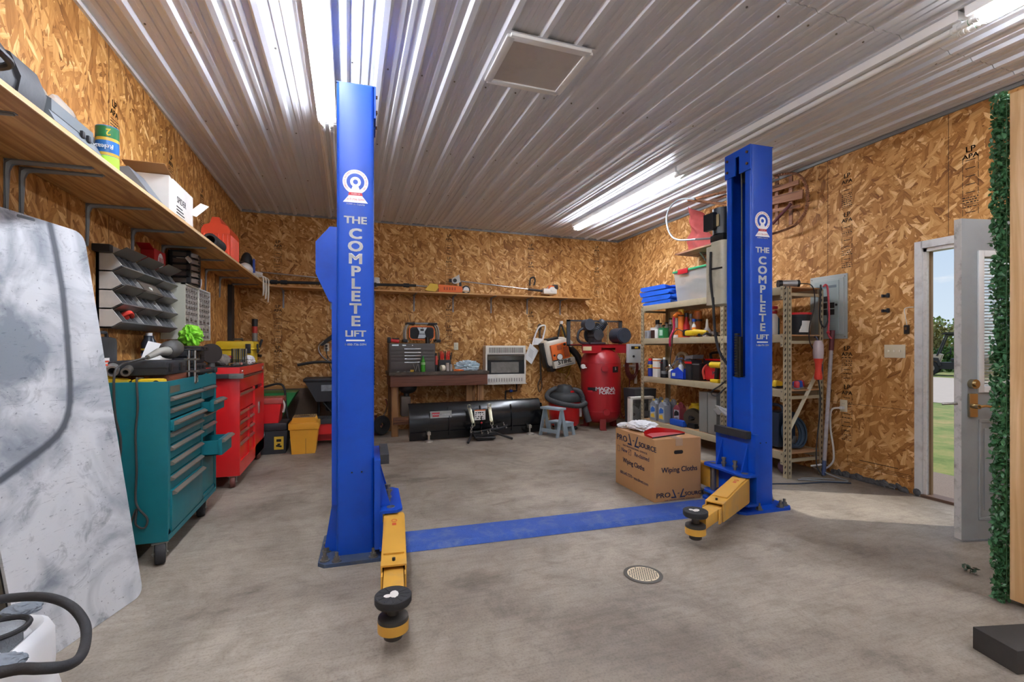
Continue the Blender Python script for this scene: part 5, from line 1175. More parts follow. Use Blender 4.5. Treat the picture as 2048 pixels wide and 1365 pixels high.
# ================================================================== LEANING TABLETOP AND TANK
def tabletop_mat():
    m, nt, b = base_mat('scuffed_white_plastic'); L = nt.links.new
    tc = N(nt, 'ShaderNodeTexCoord')
    def noise(sc, det, rough, dist=0, scl=None, rot=0):
        v = tc.outputs['Object']
        if scl:
            mp = N(nt, 'ShaderNodeMapping'); mp.inputs['Scale'].default_value = scl; mp.inputs['Rotation'].default_value = (0, 0, rot); L(v, mp.inputs['Vector']); v = mp.outputs[0]
        n = N(nt, 'ShaderNodeTexNoise'); n.inputs['Scale'].default_value = sc; n.inputs['Detail'].default_value = det; n.inputs['Roughness'].default_value = rough; n.inputs['Distortion'].default_value = dist; L(v, n.inputs['Vector']); return n.outputs['Fac']
    col = None
    rgb = N(nt, 'ShaderNodeRGB'); rgb.outputs[0].default_value = lin('d0d2d4'); col = rgb.outputs[0]
    def over(col, fac, lo, hi, amt, c):
        mr = N(nt, 'ShaderNodeMapRange'); mr.inputs['From Min'].default_value = lo; mr.inputs['From Max'].default_value = hi; mr.inputs['To Max'].default_value = amt; L(fac, mr.inputs['Value'])
        mx = N(nt, 'ShaderNodeMix', data_type='RGBA'); L(mr.outputs[0], mx.inputs['Factor']); L(col, mx.inputs['A']); mx.inputs['B'].default_value = lin(c); return mx.outputs['Result']
    col = over(col, noise(2.6, 5, .55, .8), .43, .62, .9, '757e87')
    col = over(col, noise(7, 6, .7, 1), .54, .7, .65, '4d5660')
    col = over(col, noise(1, 5, .7, 1.5, (9, 60, 1), .6), .6, .72, .75, '4a525c')
    col = over(col, noise(70, 2, .5), .68, .74, .6, '3a3f48')
    col = over(col, noise(5.5, 3, .6), .70, .76, .7, 'a07a45')
    # the dark sprayed line: along the panel, then bending away to the near edge
    sp = N(nt, 'ShaderNodeSeparateXYZ'); L(tc.outputs['Object'], sp.inputs[0])
    def line(x0, y0, x1, y1, wd):
        # distance to a segment
        a = N(nt, 'ShaderNodeVectorMath', operation='SUBTRACT'); L(tc.outputs['Object'], a.inputs[0]); a.inputs[1].default_value = (x0, y0, 0)
        d = Vector((x1-x0, y1-y0, 0)); ln = d.length; d.normalize()
        a2 = N(nt, 'ShaderNodeVectorMath', operation='MULTIPLY'); L(a.outputs[0], a2.inputs[0]); a2.inputs[1].default_value = (1, 1, 0)
        dt = N(nt, 'ShaderNodeVectorMath', operation='DOT_PRODUCT'); L(a2.outputs[0], dt.inputs[0]); dt.inputs[1].default_value = d
        cl = N(nt, 'ShaderNodeClamp'); cl.inputs['Max'].default_value = ln; L(dt.outputs['Value'], cl.inputs['Value'])
        pr = N(nt, 'ShaderNodeVectorMath', operation='SCALE'); pr.inputs[0].default_value = d; L(cl.outputs[0], pr.inputs['Scale'])
        df = N(nt, 'ShaderNodeVectorMath', operation='SUBTRACT'); L(a2.outputs[0], df.inputs[0]); L(pr.outputs[0], df.inputs[1])
        le = N(nt, 'ShaderNodeVectorMath', operation='LENGTH'); L(df.outputs[0], le.inputs[0]); return le.outputs['Value']
    segs = TT_LINE
    dm = None
    for (p, q) in zip(segs, segs[1:]):
        v = line(*p, *q, .02)
        if dm is None: dm = v
        else:
            mn = N(nt, 'ShaderNodeMath', operation='SMOOTH_MIN'); mn.inputs[2].default_value = .01; L(dm, mn.inputs[0]); L(v, mn.inputs[1]); dm = mn.outputs[0]
    col = over(col, dm, .022, .008, .96, '1f2329')
    col = over(col, dm, .09, .01, .35, '7d848c')
    L(col, b.inputs['Base Color']); b.inputs['Roughness'].default_value = .4
    return m
# corners of the panel: foot far, foot near, head near, head far
A_, B_, C_, D_ = Vector((-.97, 2.84, .002)), Vector((-1.15, 2.28, .002)), Vector((-1.352, 2.19, 1.80)), Vector((-1.18, 2.77, 1.775))
ex = (B_-A_).normalized(); nrm = ex.cross(D_-A_).normalized(); ey = nrm.cross(ex).normalized()
def l2(p): v = p-A_; return (v.dot(ex), v.dot(ey))
quad = [l2(p) for p in (A_, B_, C_, D_)]
def ray_panel(x, y):
    o = Vector((0, 0, CAMZ)); d = at(x, y, X=-1)-o if x < 690 else None
    t_ = (A_-o).dot(nrm)/d.dot(nrm); return l2(o+d*t_)
TT_LINE = [(p.x, p.y) for p in smooth_curve([(*ray_panel(*q), 0) for q in ((100, 450), (125, 580), (140, 760), (136, 830), (115, 872), (70, 910), (0, 962))], 2)]
def round_poly(poly, r, n=6):
    out = []
    m = len(poly)
    for i in range(m):
        p = Vector(poly[i]); a = (Vector(poly[i-1])-p).normalized(); b = (Vector(poly[(i+1) % m])-p).normalized()
        q0, q1 = p+a*r, p+b*r
        for k in range(n+1):
            t_ = k/n; out.append(tuple(q0*(1-t_)**2+p*2*t_*(1-t_)+q1*t_**2))
    return out
MT = Matrix(((ex.x, ey.x, nrm.x, A_.x), (ex.y, ey.y, nrm.y, A_.y), (ex.z, ey.z, nrm.z, A_.z), (0, 0, 0, 1)))
face_sign = 1 if nrm.dot(Vector((0, 0, CAMZ))-A_) > 0 else -1
t = bpy.data.objects.new('folding_tabletop', None); t.matrix_world = MT; link(t)
tag(t, 'large scuffed white plastic tabletop with rounded corners leaning against the wall', 'tabletop')
mb = MB(); mb.prism(round_poly(quad, .06), -.012*face_sign, 0, 'z'); part('top_panel', mb, tabletop_mat(), t)
mb = MB(); mb.prism(round_poly([((x-sum(q[0] for q in quad)/4)*1.004+sum(q[0] for q in quad)/4, (y-sum(q[1] for q in quad)/4)*1.002+sum(q[1] for q in quad)/4) for x, y in quad], .06), -.018*face_sign, -.0125*face_sign, 'z'); part('edge_band', mb, M_DARK, t)
hx_, hy_ = ray_panel(52, 436); mb = MB(); mb.prism(rrect(.075, .012, .005, 4, hx_, hy_), 0, .001*face_sign, 'z'); part('moulded_mark', mb, M_CASEG, t)
mb = MB(); mb.bx((-1.384, 1.5, .0), (-1.372, 2.75, 1.05)); solo('backing_board', mb, pm('board_beige', 'b3a896', .7), 'beige board standing behind the near edge of the white tabletop', 'board')
# white tank with hose at the lower left
t = thing('sprayer_tank', 'white plastic tank with a looping black hose and grey cloth at the camera\'s feet', 'sprayer', (-.99, 1.72, 0))
M_TANK = pm('tank_white', 'e9ebec', .3, var=.04)
O_ = Vector((-.99, 1.72, 0))
def slab(mb, w, d, r, cx, cy, zs):
    rings = []
    for z, k in zs: rings.append([mb.bm.verts.new((cx+p[0], cy+p[1], z)) for p in rrect(w*k, d*k, r*k, 6)])
    n = len(rings[0])
    for A, B in zip(rings, rings[1:]):
        for q in range(n): mb.bm.faces.new((A[q], A[(q+1) % n], B[(q+1) % n], B[q]))
    mb.bm.faces.new(rings[0][::-1]); mb.bm.faces.new(rings[-1])
mb = MB(); slab(mb, .36, .40, .1, -.02, -.04, ((0, .95), (.02, 1.02), (.2, 1.04), (.25, .99), (.27, .96), (.29, .98), (.385, .97), (.41, .92), (.418, .86), (.412, .8), (.395, .74), (.39, .5))); part('tank_body', mb, M_TANK, t)
mb = MB(); mb.bx((.03, -.22, .391), (.1, -.02, .41), bev=.009); part('moulded_ridge', mb, M_TANK, t)
c_ = at(-4, 1258, Z=.455)-O_
mb = MB(); mb.cyl((c_.x, c_.y, .38), (c_.x, c_.y, .44), .05, n=20); mb.lathe([(0, 0), (.058, 0), (.062, .008), (.056, .014), (0, .016)], (c_.x, c_.y, .44), (R(-8), R(4), 0), 32); part('cap', mb, pm('felt_grey', '8b9095', .95, var=.35, scale=30, bump=.5), t)
mb = MB(); mb.tube([(c_.x+.062*math.cos(a*PI/16), c_.y+.062*math.sin(a*PI/16), .452) for a in range(32)], .0075, 8, closed=True); part('cap_ring', mb, M_RUB, t)
for px, py, w_, sd in ((15, 1318, .12, 4), (60, 1212, .1, 7)):
    q = at(px, py, Z=.42)-O_; mb = rag((q.x-.02, q.y, .395), w_, .07, .035, sd, fold=.3); part('cloth', mb, pm('cloth_grey', '7a828b', .95, var=.3, bump=.4), t, label='grey fuzzy cloth')
mb = MB(); hz = .5
H_ = [at(-60, 1210, Z=hz), at(20, 1197, Z=hz), at(90, 1195, Z=hz), at(140, 1212, Z=hz-.02), at(168, 1245, Z=hz-.06), at(172, 1280, Z=hz-.08), at(160, 1315, Z=hz-.06), at(130, 1333, Z=hz-.02), at(80, 1338, Z=hz), at(30, 1340, Z=hz), at(-60, 1362, Z=hz)]
mb.tube(smooth_curve([p-Vector((-.99, 1.72, 0)) for p in H_], 6), .0125, 12); part('hose', mb, M_RUB, t, label='black rubber hose')
# ================================================================== BACK WALL
M_BWOOD = wood('bench_stained', '4a2a1c', '6d4230', 0, .6, 1.0, 6)
M_LEG = wood('bench_leg', '6e4a2a', '9a6f42', 2, .65, 1.0, 6)
def solo2(name, mat, label, cat, *ops, group=None):
    mb = MB()
    for f in ops: f(mb)
    return solo(name, mb, mat, label, cat, group)
BZ = .893
t = thing('workbench', 'heavy brown wooden workbench against the back wall under the tool chest', 'workbench', (1.2, 6.66, 0))
mb = MB(); mb.bx((-.68, -.02, BZ-.045), (.74, .62, BZ), bev=.004); part('bench_top', mb, pm('bench_top', '4b4138', .7, var=.3, dirt='8a7a68', dirt_amt=.5, dirt_scale=9), t)
mb = MB(); mb.bx((-.66, -.005, BZ-.2), (.72, .035, BZ-.046), bev=.003); part('apron', mb, M_BWOOD, t)
mb = MB(); mb.bx((-.66, .036, BZ-.2), (-.62, .62, BZ-.046)); mb.bx((.68, .036, BZ-.2), (.72, .62, BZ-.046)); part('side_apron', mb, M_BWOOD, t)
for x, y in ((-.595, .04), (.48, .12), (.63, .04), (-.6, .54), (.63, .54)):
    mb = MB(); mb.bx((x-.045, y, 0), (x+.045, y+.07, BZ-.201 if x not in (-.6,) else BZ-.046), bev=.003); part('leg', mb, M_LEG, t)
mb = MB(); mb.bx((-.62, .0, .17), (.68, .039, .27), bev=.003); part('stretcher', mb, wood('stretcher_wood', '55321f', '8a5a38', 0, .6), t)
# tool chest
t = thing('tool_chest', 'brown-grey five-drawer machinist chest on the workbench', 'tool chest', (.85, 6.75, BZ))
M_CH = pm('chest_brown', '524c49', .45, var=.06)
mb = MB(); w = .32; mb.bx((-w, 0, 0), (w, .3, .40), bev=.006); part('chest_body', mb, M_CH, t)
for a, b2 in ((.03, .145), (.15, .195), (.2, .24), (.245, .285), (.29, .335)):
    mb = MB(); mb.bx((-w+.02, -.008, a), (w-.02, -.0005, b2), bev=.002); d = part('drawer', mb, M_CH, t)
    mb = MB(); mb.bx((-.115, -.022, b2-.022), (.115, -.0085, b2-.006), bev=.003); part('drawer_pull', mb, M_CHROME, d)
mb = MB(); mb.bx((-w+.04, -.002, .365), (-w+.13, .001, .383)); mb.bx((-.14, -.002, .366), (-.09, .001, .38)); mb.cyl((0, -.004, .372), (0, 0, .372), .007, n=10); part('nameplate', mb, M_CHROME, t)
CZ = BZ+.4005
t = thing('radio', 'black and orange jobsite radio in a grey tubular roll cage on the chest', 'radio', (1.0, 6.95, CZ+.0145))
mb = MB(); mb.prism(rrect(.36, .19, .05, 5, 0, .135), -.07, .08, 'y'); part('radio_body', mb, M_BLACK, t)
mb = MB()
o_, i_ = rrect(.37, .2, .055, 5, 0, .135), rrect(.34, .17, .045, 5, 0, .135)
n_ = len(o_); A = [mb.bm.verts.new((p[0], -.078, p[1])) for p in o_]; B = [mb.bm.verts.new((p[0], -.078, p[1])) for p in i_]; C = [mb.bm.verts.new((p[0], -.06, p[1])) for p in o_]
for k in range(n_): mb.bm.faces.new((A[k], A[(k+1) % n_], B[(k+1) % n_], B[k])); mb.bm.faces.new((A[k], C[k], C[(k+1) % n_], A[(k+1) % n_]))
part('orange_trim', mb, M_ORG, t)
for sx in (-1, 1):
    mb = MB(); mb.prism(rrect(.12, .13, .035, 4, sx*.1, .13), -.082, -.0785, 'y'); part('speaker', mb, pm('speaker_mesh', '1a1b1d', .8, var=.5, scale=150), t)
mb = MB(); mb.prism([(-.07, .215), (.07, .215), (.035, .15), (.06, .06), (-.06, .06), (-.035, .15)], -.09, -.083, 'y'); fp = part('face_plate', mb, pm('plate_silver', 'b6b8ba', .3, .6), t)
text('RIDGID', .028, M_DARK, fp, (0, -.091, .12), FRONT, bold=.02); mb = MB(); mb.prism(rrect(.05, .03, .008, 3, 0, .18), -.093, -.0905, 'y'); part('display', mb, M_DARK, fp)
M_CAGE = pm('cage_grey', '8b8276', .4, .3)
for sx in (-1, 1):
    for y in (-.09, .09):
        mb = MB(); mb.tube(smooth_curve([(sx*.2, y, .0), (sx*.235, y, .06), (sx*.235, y, .17), (sx*.21, y, .24), (sx*.17, y, .265)]), .014, 8); part('cage_bar', mb, M_CAGE if sx > 0 else pm('cage_light', 'a9a59c', .4, .3), t)
    mb = MB(); mb.bx((sx*.235-.035, -.11, .0), (sx*.235+.035, .11, .045), bev=.012); part('cage_foot', mb, M_BLACK, t)
    mb = MB(); mb.bx((sx*.16-.06, -.11, .255), (sx*.16+.06, .11, .285), bev=.01); part('cage_cap', mb, M_BLACK, t)
mb = MB(); mb.cyl((-.12, 0, .275), (.12, 0, .275), .015, n=12); part('handle', mb, M_GALV, t)
mb = MB(); mb.cyl((-.13, .08, .27), (-.17, .09, .42), .003, n=6); part('antenna', mb, M_DARK, t)
t = thing('cordless_tool', 'small red and black cordless tool on the near corner of the chest', 'power tool', (.62, 6.88, CZ))
mb = MB(); mb.box((0, 0, .035), (.12, .06, .05), (0, .15, 0), bev=.015); part('tool_body', mb, M_RED, t)
mb = MB(); mb.box((-.08, 0, .045), (.05, .06, .085), bev=.012); mb.box((.01, 0, .068), (.1, .05, .016), bev=.005); part('tool_grip', mb, M_BLACK, t)
solo2('mug', pm('mug_black', '2c2a28', .3), 'dark mug standing in front of the radio', 'mug', lambda m: m.lathe([(0, 0), (.032, 0), (.034, .09), (.03, .09), (.028, .01), (0, .01)], (1.07, 6.81, CZ)), lambda m: m.tube(smooth_curve([(1.1, 6.81, CZ+.07), (1.125, 6.81, CZ+.06), (1.12, 6.81, CZ+.03), (1.1, 6.81, CZ+.02)]), .005))
t = thing('soda_bottle', 'green plastic soda bottle on the workbench in front of the chest', 'bottle', (.99, 6.70, BZ))
mb = MB(); mb.lathe([(0, 0), (.028, 0), (.032, .01), (.032, .1), (.029, .12), (.031, .14), (.012, .19), (.012, .2), (0, .2)], n=20); part('bottle_body', mb, pm('bottle_green', '3f9a2c', .1, alpha=.92), t)
mb = MB(); mb.cyl((0, 0, .1), (0, 0, .135), .0325, n=20); part('bottle_label', mb, pm('bottle_lbl', '8fbf7a', .5), t)
mb = MB(); mb.cyl((0, 0, .2), (0, 0, .222), .014, n=14); part('cap', mb, pm('cap_green', '1f7a35', .5), t)
t = thing('plier_rack', 'black rack of red-handled pliers standing on the workbench', 'rack', (1.34, 6.92, BZ))
mb = MB(); mb.prism([(-.1, 0), (.1, 0), (.08, .16), (-.09, .16)], -.05, .05, 'y'); part('rack_body', mb, M_CASE, t)
for k in range(7):
    for dx in (-.008, .008):
        mb = MB(); x = -.085+k*.028; mb.tube([(x, -.02, .15), (x+dx*.8, -.025, .19), (x+dx*1.6, -.02, .27+.02*(k % 2))], .007, 6); part('plier_handle', mb, (M_RED, M_BLACK)[(k % 3 == 0)*1], t)
t = thing('aerosol_can', 'red and black slim can beside the plier rack', 'can', (1.2, 6.86, BZ))
mb = MB(); mb.lathe([(0, 0), (.025, 0), (.025, .2), (.018, .22), (0, .22)], n=18); part('can_body', mb, pm('can_red', 'b02c26', .35), t)
mb = MB(); mb.cyl((0, 0, .0), (0, 0, .09), .0255, n=18); mb.cyl((0, 0, .22), (0, 0, .26), .015, n=14); part('can_label', mb, M_BLACK, t)
for k, (x, r, h, m, lab) in enumerate(((1.35, .028, .12, pm('jar_glass', 'b9aea2', .1, alpha=.75), 'clear glass jar in front of the plier rack'), (1.4, .022, .1, pm('jar_steel', 'a9a59f', .2, .4), 'slim metal cup beside the glass jar on the bench'))):
    solo2('jar', m, lab, 'jar', lambda q: q.lathe([(0, 0), (r, 0), (r, h*.75), (r*.85, h*.9), (r*.85, h), (r*.7, h), (r*.7, h*.1), (0, h*.1)], (x, 6.77, BZ)))
solo2('glue_bottle', pm('cream_plastic', 'd9cfb9', .5), 'cream-coloured rounded tape roll lying at the front of the bench', 'roll', lambda m: m.lathe([(.02, -.025), (.045, -.025), (.045, .025), (.02, .025), (.02, -.025)], (1.27, 6.72, BZ+.046), (0, PI/2, .3), 20))
mb = rag((1.66, 6.84, BZ), .36, .2, .15, 77, fold=.9, freq=2.6); solo('shop_rag', mb, pm('rag_bluewhite', 'c6d8e0', .9, var=.15), 'pale blue and white rags heaped at the bench end by the heater', 'rag')
solo2('screwdriver', M_ORG, 'orange-handled tool lying on the bench in front of the rags', 'tool', lambda m: m.tube([(1.43, 6.71, BZ+.012), (1.5, 6.69, BZ+.015), (1.58, 6.72, BZ+.01)], .012, 8, rs=[.012, .015, .005]))
t = thing('wire_stand', 'small clear folded plastic stand beside the green bottle', 'stand', (.9, 6.71, BZ))
for k in range(3): mb = MB(); mb.box((-.03+.03*k, 0, .06), (.004, .05, .12), (0, (-.35, .3, -.2)[k], 0)); part('stand_leaf', mb, pm('clear_leaf', 'b9b3a8', .15, alpha=.6), t)
rnd = random.Random(4)
for k in range(9):
    x = rnd.uniform(.6, .82); y = rnd.uniform(6.67, 6.73); mb = MB(); mb.box((x, y, BZ+.005), (.03, .008, .008), (0, 0, rnd.random()*3)); solo('bolt', mb, M_GALV, 'small loose bolt at the front edge of the workbench below the chest', 'bolt', 'loose bolts on the workbench')
solo2('tape_measure', M_POLEY, 'small dull yellow block lying between the bolts and the green bottle', 'block', lambda m: m.box((.84, 6.72, BZ+.015), (.05, .03, .03), bev=.006))
p = at(912, 693, Y=YB); outlet('wall_outlet', (p.x, YB-.001, p.z), 0, 'almond wall outlet above the workbench between the pliers and the heater')
# canister under the bench
t = thing('fuel_engine', 'grey metal canister with a black cowl on the bench stretcher', 'canister', (.82, 6.79, .271))
mb = MB(); mb.bx((-.13, -.08, 0), (.0, .1, .28), bev=.02); part('canister', mb, pm('canister_grey', '5e554d', .5, .3, .2), t)
mb = MB(); mb.sph((-.03, 0, .4), (.13, .1, .09), 16); mb.cyl((-.05, 0, .28), (-.05, 0, .34), .04, n=12); part('cowl', mb, M_BLACK, t)
# snow plow blade
PL = thing('snow_plow', 'black snow plow blade resting on the floor in front of the bench, springs showing', 'plow blade', (1.70, 6.36, 0), rz=.06)
prof_ = [(-.02, .03), (-.05, .1), (-.065, .2), (-.055, .3), (-.02, .4), (.04, .475), (.07, .49)]
mb = MB(); Lp = .955
poly = [(y, z) for y, z in prof_]+[(y+.008, z) for y, z in prof_[::-1]]
mb.prism(poly, -Lp, Lp, 'x'); M_PLOW = pm('plow_black', '0e0f12', .24, var=.2, scale=3, dirt='2a2d34', dirt_amt=.4, coat=.3)
part('blade', mb, M_PLOW, PL)
mb = MB(); mb.prism([(-.035, .012), (-.022, .012), (-.06, .12), (-.07, .12)], -Lp, Lp, 'x'); part('cutting_edge', mb, M_PLOW, PL)
for x in (-.955, -.43, .02, .48, .955):
    mb = MB(); mb.prism([(-.07, .06), (-.085, .2), (-.075, .32), (-.03, .43), (.0, .43), (.0, .06)], x-.006, x+.006, 'x'); part('rib', mb, M_PLOW, PL)
for x in (-.715, .735):
    mb = MB(); mb.cyl((x, -.11, .03), (x, -.11, .14), .014, n=12); mb.bx((x-.022, -.13, .09), (x+.022, -.06, .13)); mb.lathe([(0, 0), (.06, 0), (.055, .014), (.02, .03), (0, .03)], (x, -.12, 0), n=20); part('skid_shoe', mb, pm('shoe_steel', 'b9b2a6', .35, .7), PL)
M_SPR = pm('spring_steel', 'a8a38c', .3, .8, .15)
for x0, x1 in ((-.16, -.135), (.13, .125)):
    mb = MB(); a, b2 = Vector((x0, -.09, .43)), Vector((x1, -.2, .21)); pts = []
    for k in range(160):
        f = k/159; c_ = a.lerp(b2, .12+.76*f); an = f*2*PI*16; pts.append(c_+Vector((math.cos(an)*.02, math.sin(an)*.018*.6, math.sin(an)*.018*.8)))
    mb.tube(pts, .0045, 6); mb.tube(smooth_curve([a+Vector((-.02, 0, -.03)), a+Vector((-.018, 0, .02)), a+Vector((.018, 0, .02)), a+Vector((.02, 0, -.03))]), .006, 6); mb.tube(smooth_curve([b2+Vector((-.015, 0, .03)), b2+Vector((-.015, -.01, -.02)), b2+Vector((.015, -.01, -.02)), b2+Vector((.015, 0, .03))]), .006, 6)
    part('spring', mb, M_SPR, PL)
mb = MB(); mb.bx((-.56-.13, -.073, .3), (-.56+.16, -.066, .39)); pl = part('badge', mb, pm('badge_silver', 'a9aca8', .4, .4), PL)
mb = MB(); mb.prism([(-.67, .372), (-.56, .372), (-.575, .318), (-.655, .318)], -.0755, -.0735, 'y'); part('emblem', mb, M_RLET, pl)
text('WARN', .03, M_WLET, pl, (-.615, -.0762, .345), FRONT, bold=.03); text('PROVANTAGE', .017, M_WLET, pl, (-.48, -.0742, .345), FRONT, bold=.02)
mb = MB(); mb.box((.0, -.075, .31), (.16, .004, .14)); wl = part('warning_label', mb, M_WHITE, PL)
mb = MB(); mb.box((0, -.0775, .373), (.156, .001, .014)); part('label_band', mb, M_ORG, wl)
mb = MB(); rnd = random.Random(2)
for k in range(16): mb.box((-.06+.034*(k % 4)+rnd.uniform(-.006, .006), -.0776, .262+.026*(k//4)), (rnd.uniform(.012, .026), .001, rnd.uniform(.005, .018)))
part('label_print', mb, M_DARK, wl)
mb = MB(); mb.sph((.02, -.08, .2), .014, 10); part('reflector', mb, M_RLET, PL)
mb = MB(); mb.tube([(-.3, -.5, .03), (-.13, -.16, .1)], .016); mb.tube([(.34, -.42, .02), (.1, -.16, .1)], .016); mb.bx((-.16, -.3, .06), (.16, -.1, .1)); mb.tube([(-.16, -.28, .11), (.3, -.2, .14), (.36, -.2, .17)], .016); mb.tube([(-.17, -.2, .13), (-.15, -.34, .05), (.12, -.36, .04)], .014); mb.bx((-.12, -.33, .015), (.12, -.24, .05)); part('push_frame', mb, M_BLACK, PL)
mb = MB()
for q in ((-.17, -.2, .15), (-.18, -.22, .11), (-.17, -.24, .18), (.12, -.22, .16), (.2, -.2, .14), (.33, -.2, .14), (-.05, -.28, .105), (.03, -.3, .1), (.08, -.26, .105), (.3, -.19, .18)): mb.cyl(q, Vector(q)+Vector((0, -.03, .0)), .012, n=8); mb.cyl(q, Vector(q)+Vector((0, 0, .03)), .009, n=8)
part('frame_bolt', mb, M_CHROME, PL, kind='stuff')
# heater
t = thing('gas_heater', 'white wall-hung gas heater with a dark glass front', 'heater', (2.355, YB-.001, .665))
M_HW = pm('heater_white', 'e3dfd4', .4, var=.03, dirt='a88a60', dirt_amt=.3, dirt_scale=5)
mb = MB(); w = .335; mb.bx((-w, -.19, 0), (w, -.02, .15), bev=.01); mb.bx((-w, -.19, .46), (w, -.02, .60), bev=.012); mb.bx((-w, -.17, .14), (w, -.02, .47)); mb.bx((-w, -.19, .14), (-w+.025, -.16, .47)); mb.bx((w-.025, -.19, .14), (w, -.16, .47)); mb.bx((-w-.01, -.2, -.012), (w+.01, -.02, .0)); part('heater_case', mb, M_HW, t)
mb = MB(); mb.bx((-w+.025, -.182, .15), (w-.025, -.171, .455)); fb = part('fire_opening', mb, pm('heater_dark', '1c1f21', .3), t)
mb = MB(); mb.bx((-w+.09, -.186, .17), (w-.12, -.183, .34)); part('glass_pane', mb, pm('ceramic_pane', '7d7972', .25, var=.35, scale=18), fb)
mb = MB(); mb.prism([(-.2, .45), (-.183, .37), (-.186, .37), (-.21, .44)], -w+.03, w-.03, 'x'); part('reflector', mb, pm('reflector_steel', '9a9790', .2, .9, .2), fb)
mb = MB()
for k in range(32): mb.bx((-w+.055+k*.018, -.1925, .485), (-w+.063+k*.018, -.1905, .57))
for k in range(14): mb.bx((-w+.05+k*.042, -.1925, .03), (-w+.057+k*.042, -.1905, .085))
part('vent_slot', mb, M_DARK, t, kind='stuff')
t = thing('gas_pipe', 'black gas pipe with a blue valve below the wall heater', 'pipe', (2.45, YB-.03, .2))
mb = MB(); mb.tube([(-.05, 0, -.199), (-.05, 0, .33)], .014); mb.tube([(-.05, 0, .33), (.14, 0, .33), (.14, 0, .46)], .014); part('pipe', mb, pm('pipe_black', '2a2019', .6), t)
mb = MB(); mb.cyl((.02, 0, .33), (.06, 0, .33), .022, n=12); mb.box((.04, -.03, .33), (.05, .012, .014)); part('valve', mb, pm('valve_blue', '2a58b8', .4), t)
mb = MB(); mb.tube([(.04, 0, .24), (.09, 0, .16)], .007); part('bracket', mb, M_DARK, t)
solo2('pry_bar', pm('bar_rusty', '5d5347', .55, .5), 'long grey pry bar hanging on the wall beside the heater, loops at its foot', 'bar', lambda m: m.tube(smooth_curve([at(1080, 648, Y=7.28), at(1080, 700, Y=7.28), at(1082, 760, Y=7.28)]), .016, 8), lambda m: m.tube(smooth_curve([at(1082, 755, Y=7.28), at(1076, 770, Y=7.275), at(1079, 784, Y=7.275), at(1084, 772, Y=7.275), at(1081, 757, Y=7.28)]), .008, 6), lambda m: m.sph(at(1079, 655, Y=7.28), (.035, .02, .06), 10))
t = thing('hook_handle', 'white plastic D-handle hanging on the wall behind the pry bar', 'handle', at(1080, 690, Y=7.22))
o = t.location.copy()
mb = MB(); mb.tube(smooth_curve([p-o for p in (at(1063, 700, Y=7.22), at(1070, 672, Y=7.22), at(1078, 655, Y=7.22), at(1090, 652, Y=7.22), at(1088, 668, Y=7.22), at(1082, 690, Y=7.22))]), .014, 8); mb.prism([((p-o).x, (p-o).z) for p in (at(1067, 676, Y=7.22), at(1086, 678, Y=7.22), at(1084, 690, Y=7.22), at(1064, 690, Y=7.22))], -.01, .01, 'y'); part('handle', mb, M_WHITE, t)
t = thing('paper_sheet', 'white printed sheets hanging crooked beside the heater', 'paper', at(1064, 708, Y=7.19))
o = t.location.copy()
mb = MB(); mb.prism([((p-o).x, (p-o).z) for p in (at(1060, 687, Y=7.19), at(1077, 702, Y=7.19), at(1063, 729, Y=7.19), at(1049, 717, Y=7.19))], -.002, .002, 'y'); sh = part('sheet', mb, M_WHITE, t)
mb = MB()
for k in range(6): mb.box((-.01-.004*k, -.003, .06-k*.022), (.09, .001, .004), (0, .7, 0))
part('printing', mb, pm('print_grey', '8d8d8d', .7), sh)
# backpack blower
c = at(1121, 705, Y=7.06)
t = thing('leaf_blower', 'orange and white backpack leaf blower hanging on the back wall', 'leaf blower', (c.x, 7.05, c.z-.3), rot=(0, R(-12), 0))
mb = MB(); mb.box((-.02, .04, .32), (.42, .26, .44), bev=.09, seg=4); part('fan_housing', mb, pm('blower_white', 'd8d0c0', .5, dirt='8d8270', dirt_amt=.5), t)
mb = MB(); mb.box((.0, -.11, .32), (.31, .06, .26), bev=.02); oc = part('engine_cover', mb, M_ORG, t)
mb = MB(); mb.box((.095, -.142, .3), (.085, .004, .17)); mb.box((-.01, -.142, .39), (.08, .004, .08)); part('cooling_grille', mb, pm('grille_rust', '9c4a22', .6, var=.3, scale=60), oc)
mb = MB(); mb.cyl((-.035, -.14, .24), (-.035, -.155, .24), .045, n=20); part('knob', mb, M_WHITE, oc)
mb = MB(); mb.cyl((-.035, -.139, .24), (-.035, -.145, .24), .055, n=20); mb.cyl((.09, -.139, .42), (.09, -.146, .42), .022, n=14); mb.cyl((-.12, -.139, .28), (-.12, -.146, .28), .018, n=12); mb.box((-.1, -.145, .19), (.11, .012, .03)); part('cover_detail', mb, M_BLACK, oc)
mb = MB(); mb.box((.03, -.11, .13), (.38, .09, .12), bev=.015); tk = part('fuel_tank', mb, pm('tank_cream', 'cfc9ba', .5), t)
text('STIHL', .085, M_DARK, tk, (.03, -.157, .15), FRONT, bold=.03, wx=1.15, shear=.15); mb = MB(); mb.bx((-.12, -.158, .085), (.18, -.1552, .1)); part('lettering', mb, pm('print_grey', '8d8d8d', .7), tk)
mb = MB(); mb.tube(smooth_curve([(.18, 0, .36), (.27, .02, .3), (.35, .0, .15), (.4, -.02, -.1), (.42, -.03, -.45), (.41, -.02, -.62)]), .055, 12, rs=None); part('blower_tube', mb, M_BLACK, t)
mb = MB(); mb.box((.2, .02, .42), (.2, .14, .14), (0, .6, 0), bev=.05); part('outlet_elbow', mb, pm('tank_cream', 'cfc9ba', .5), t)
mb = MB(); mb.box((-.2, .05, .3), (.1, .2, .42), bev=.04); mb.box((-.14, .05, .08), (.12, .2, .14), bev=.05); mb.box((-.06, .0, .54), (.2, .16, .04), bev=.02); part('back_frame', mb, M_BLACK, t)
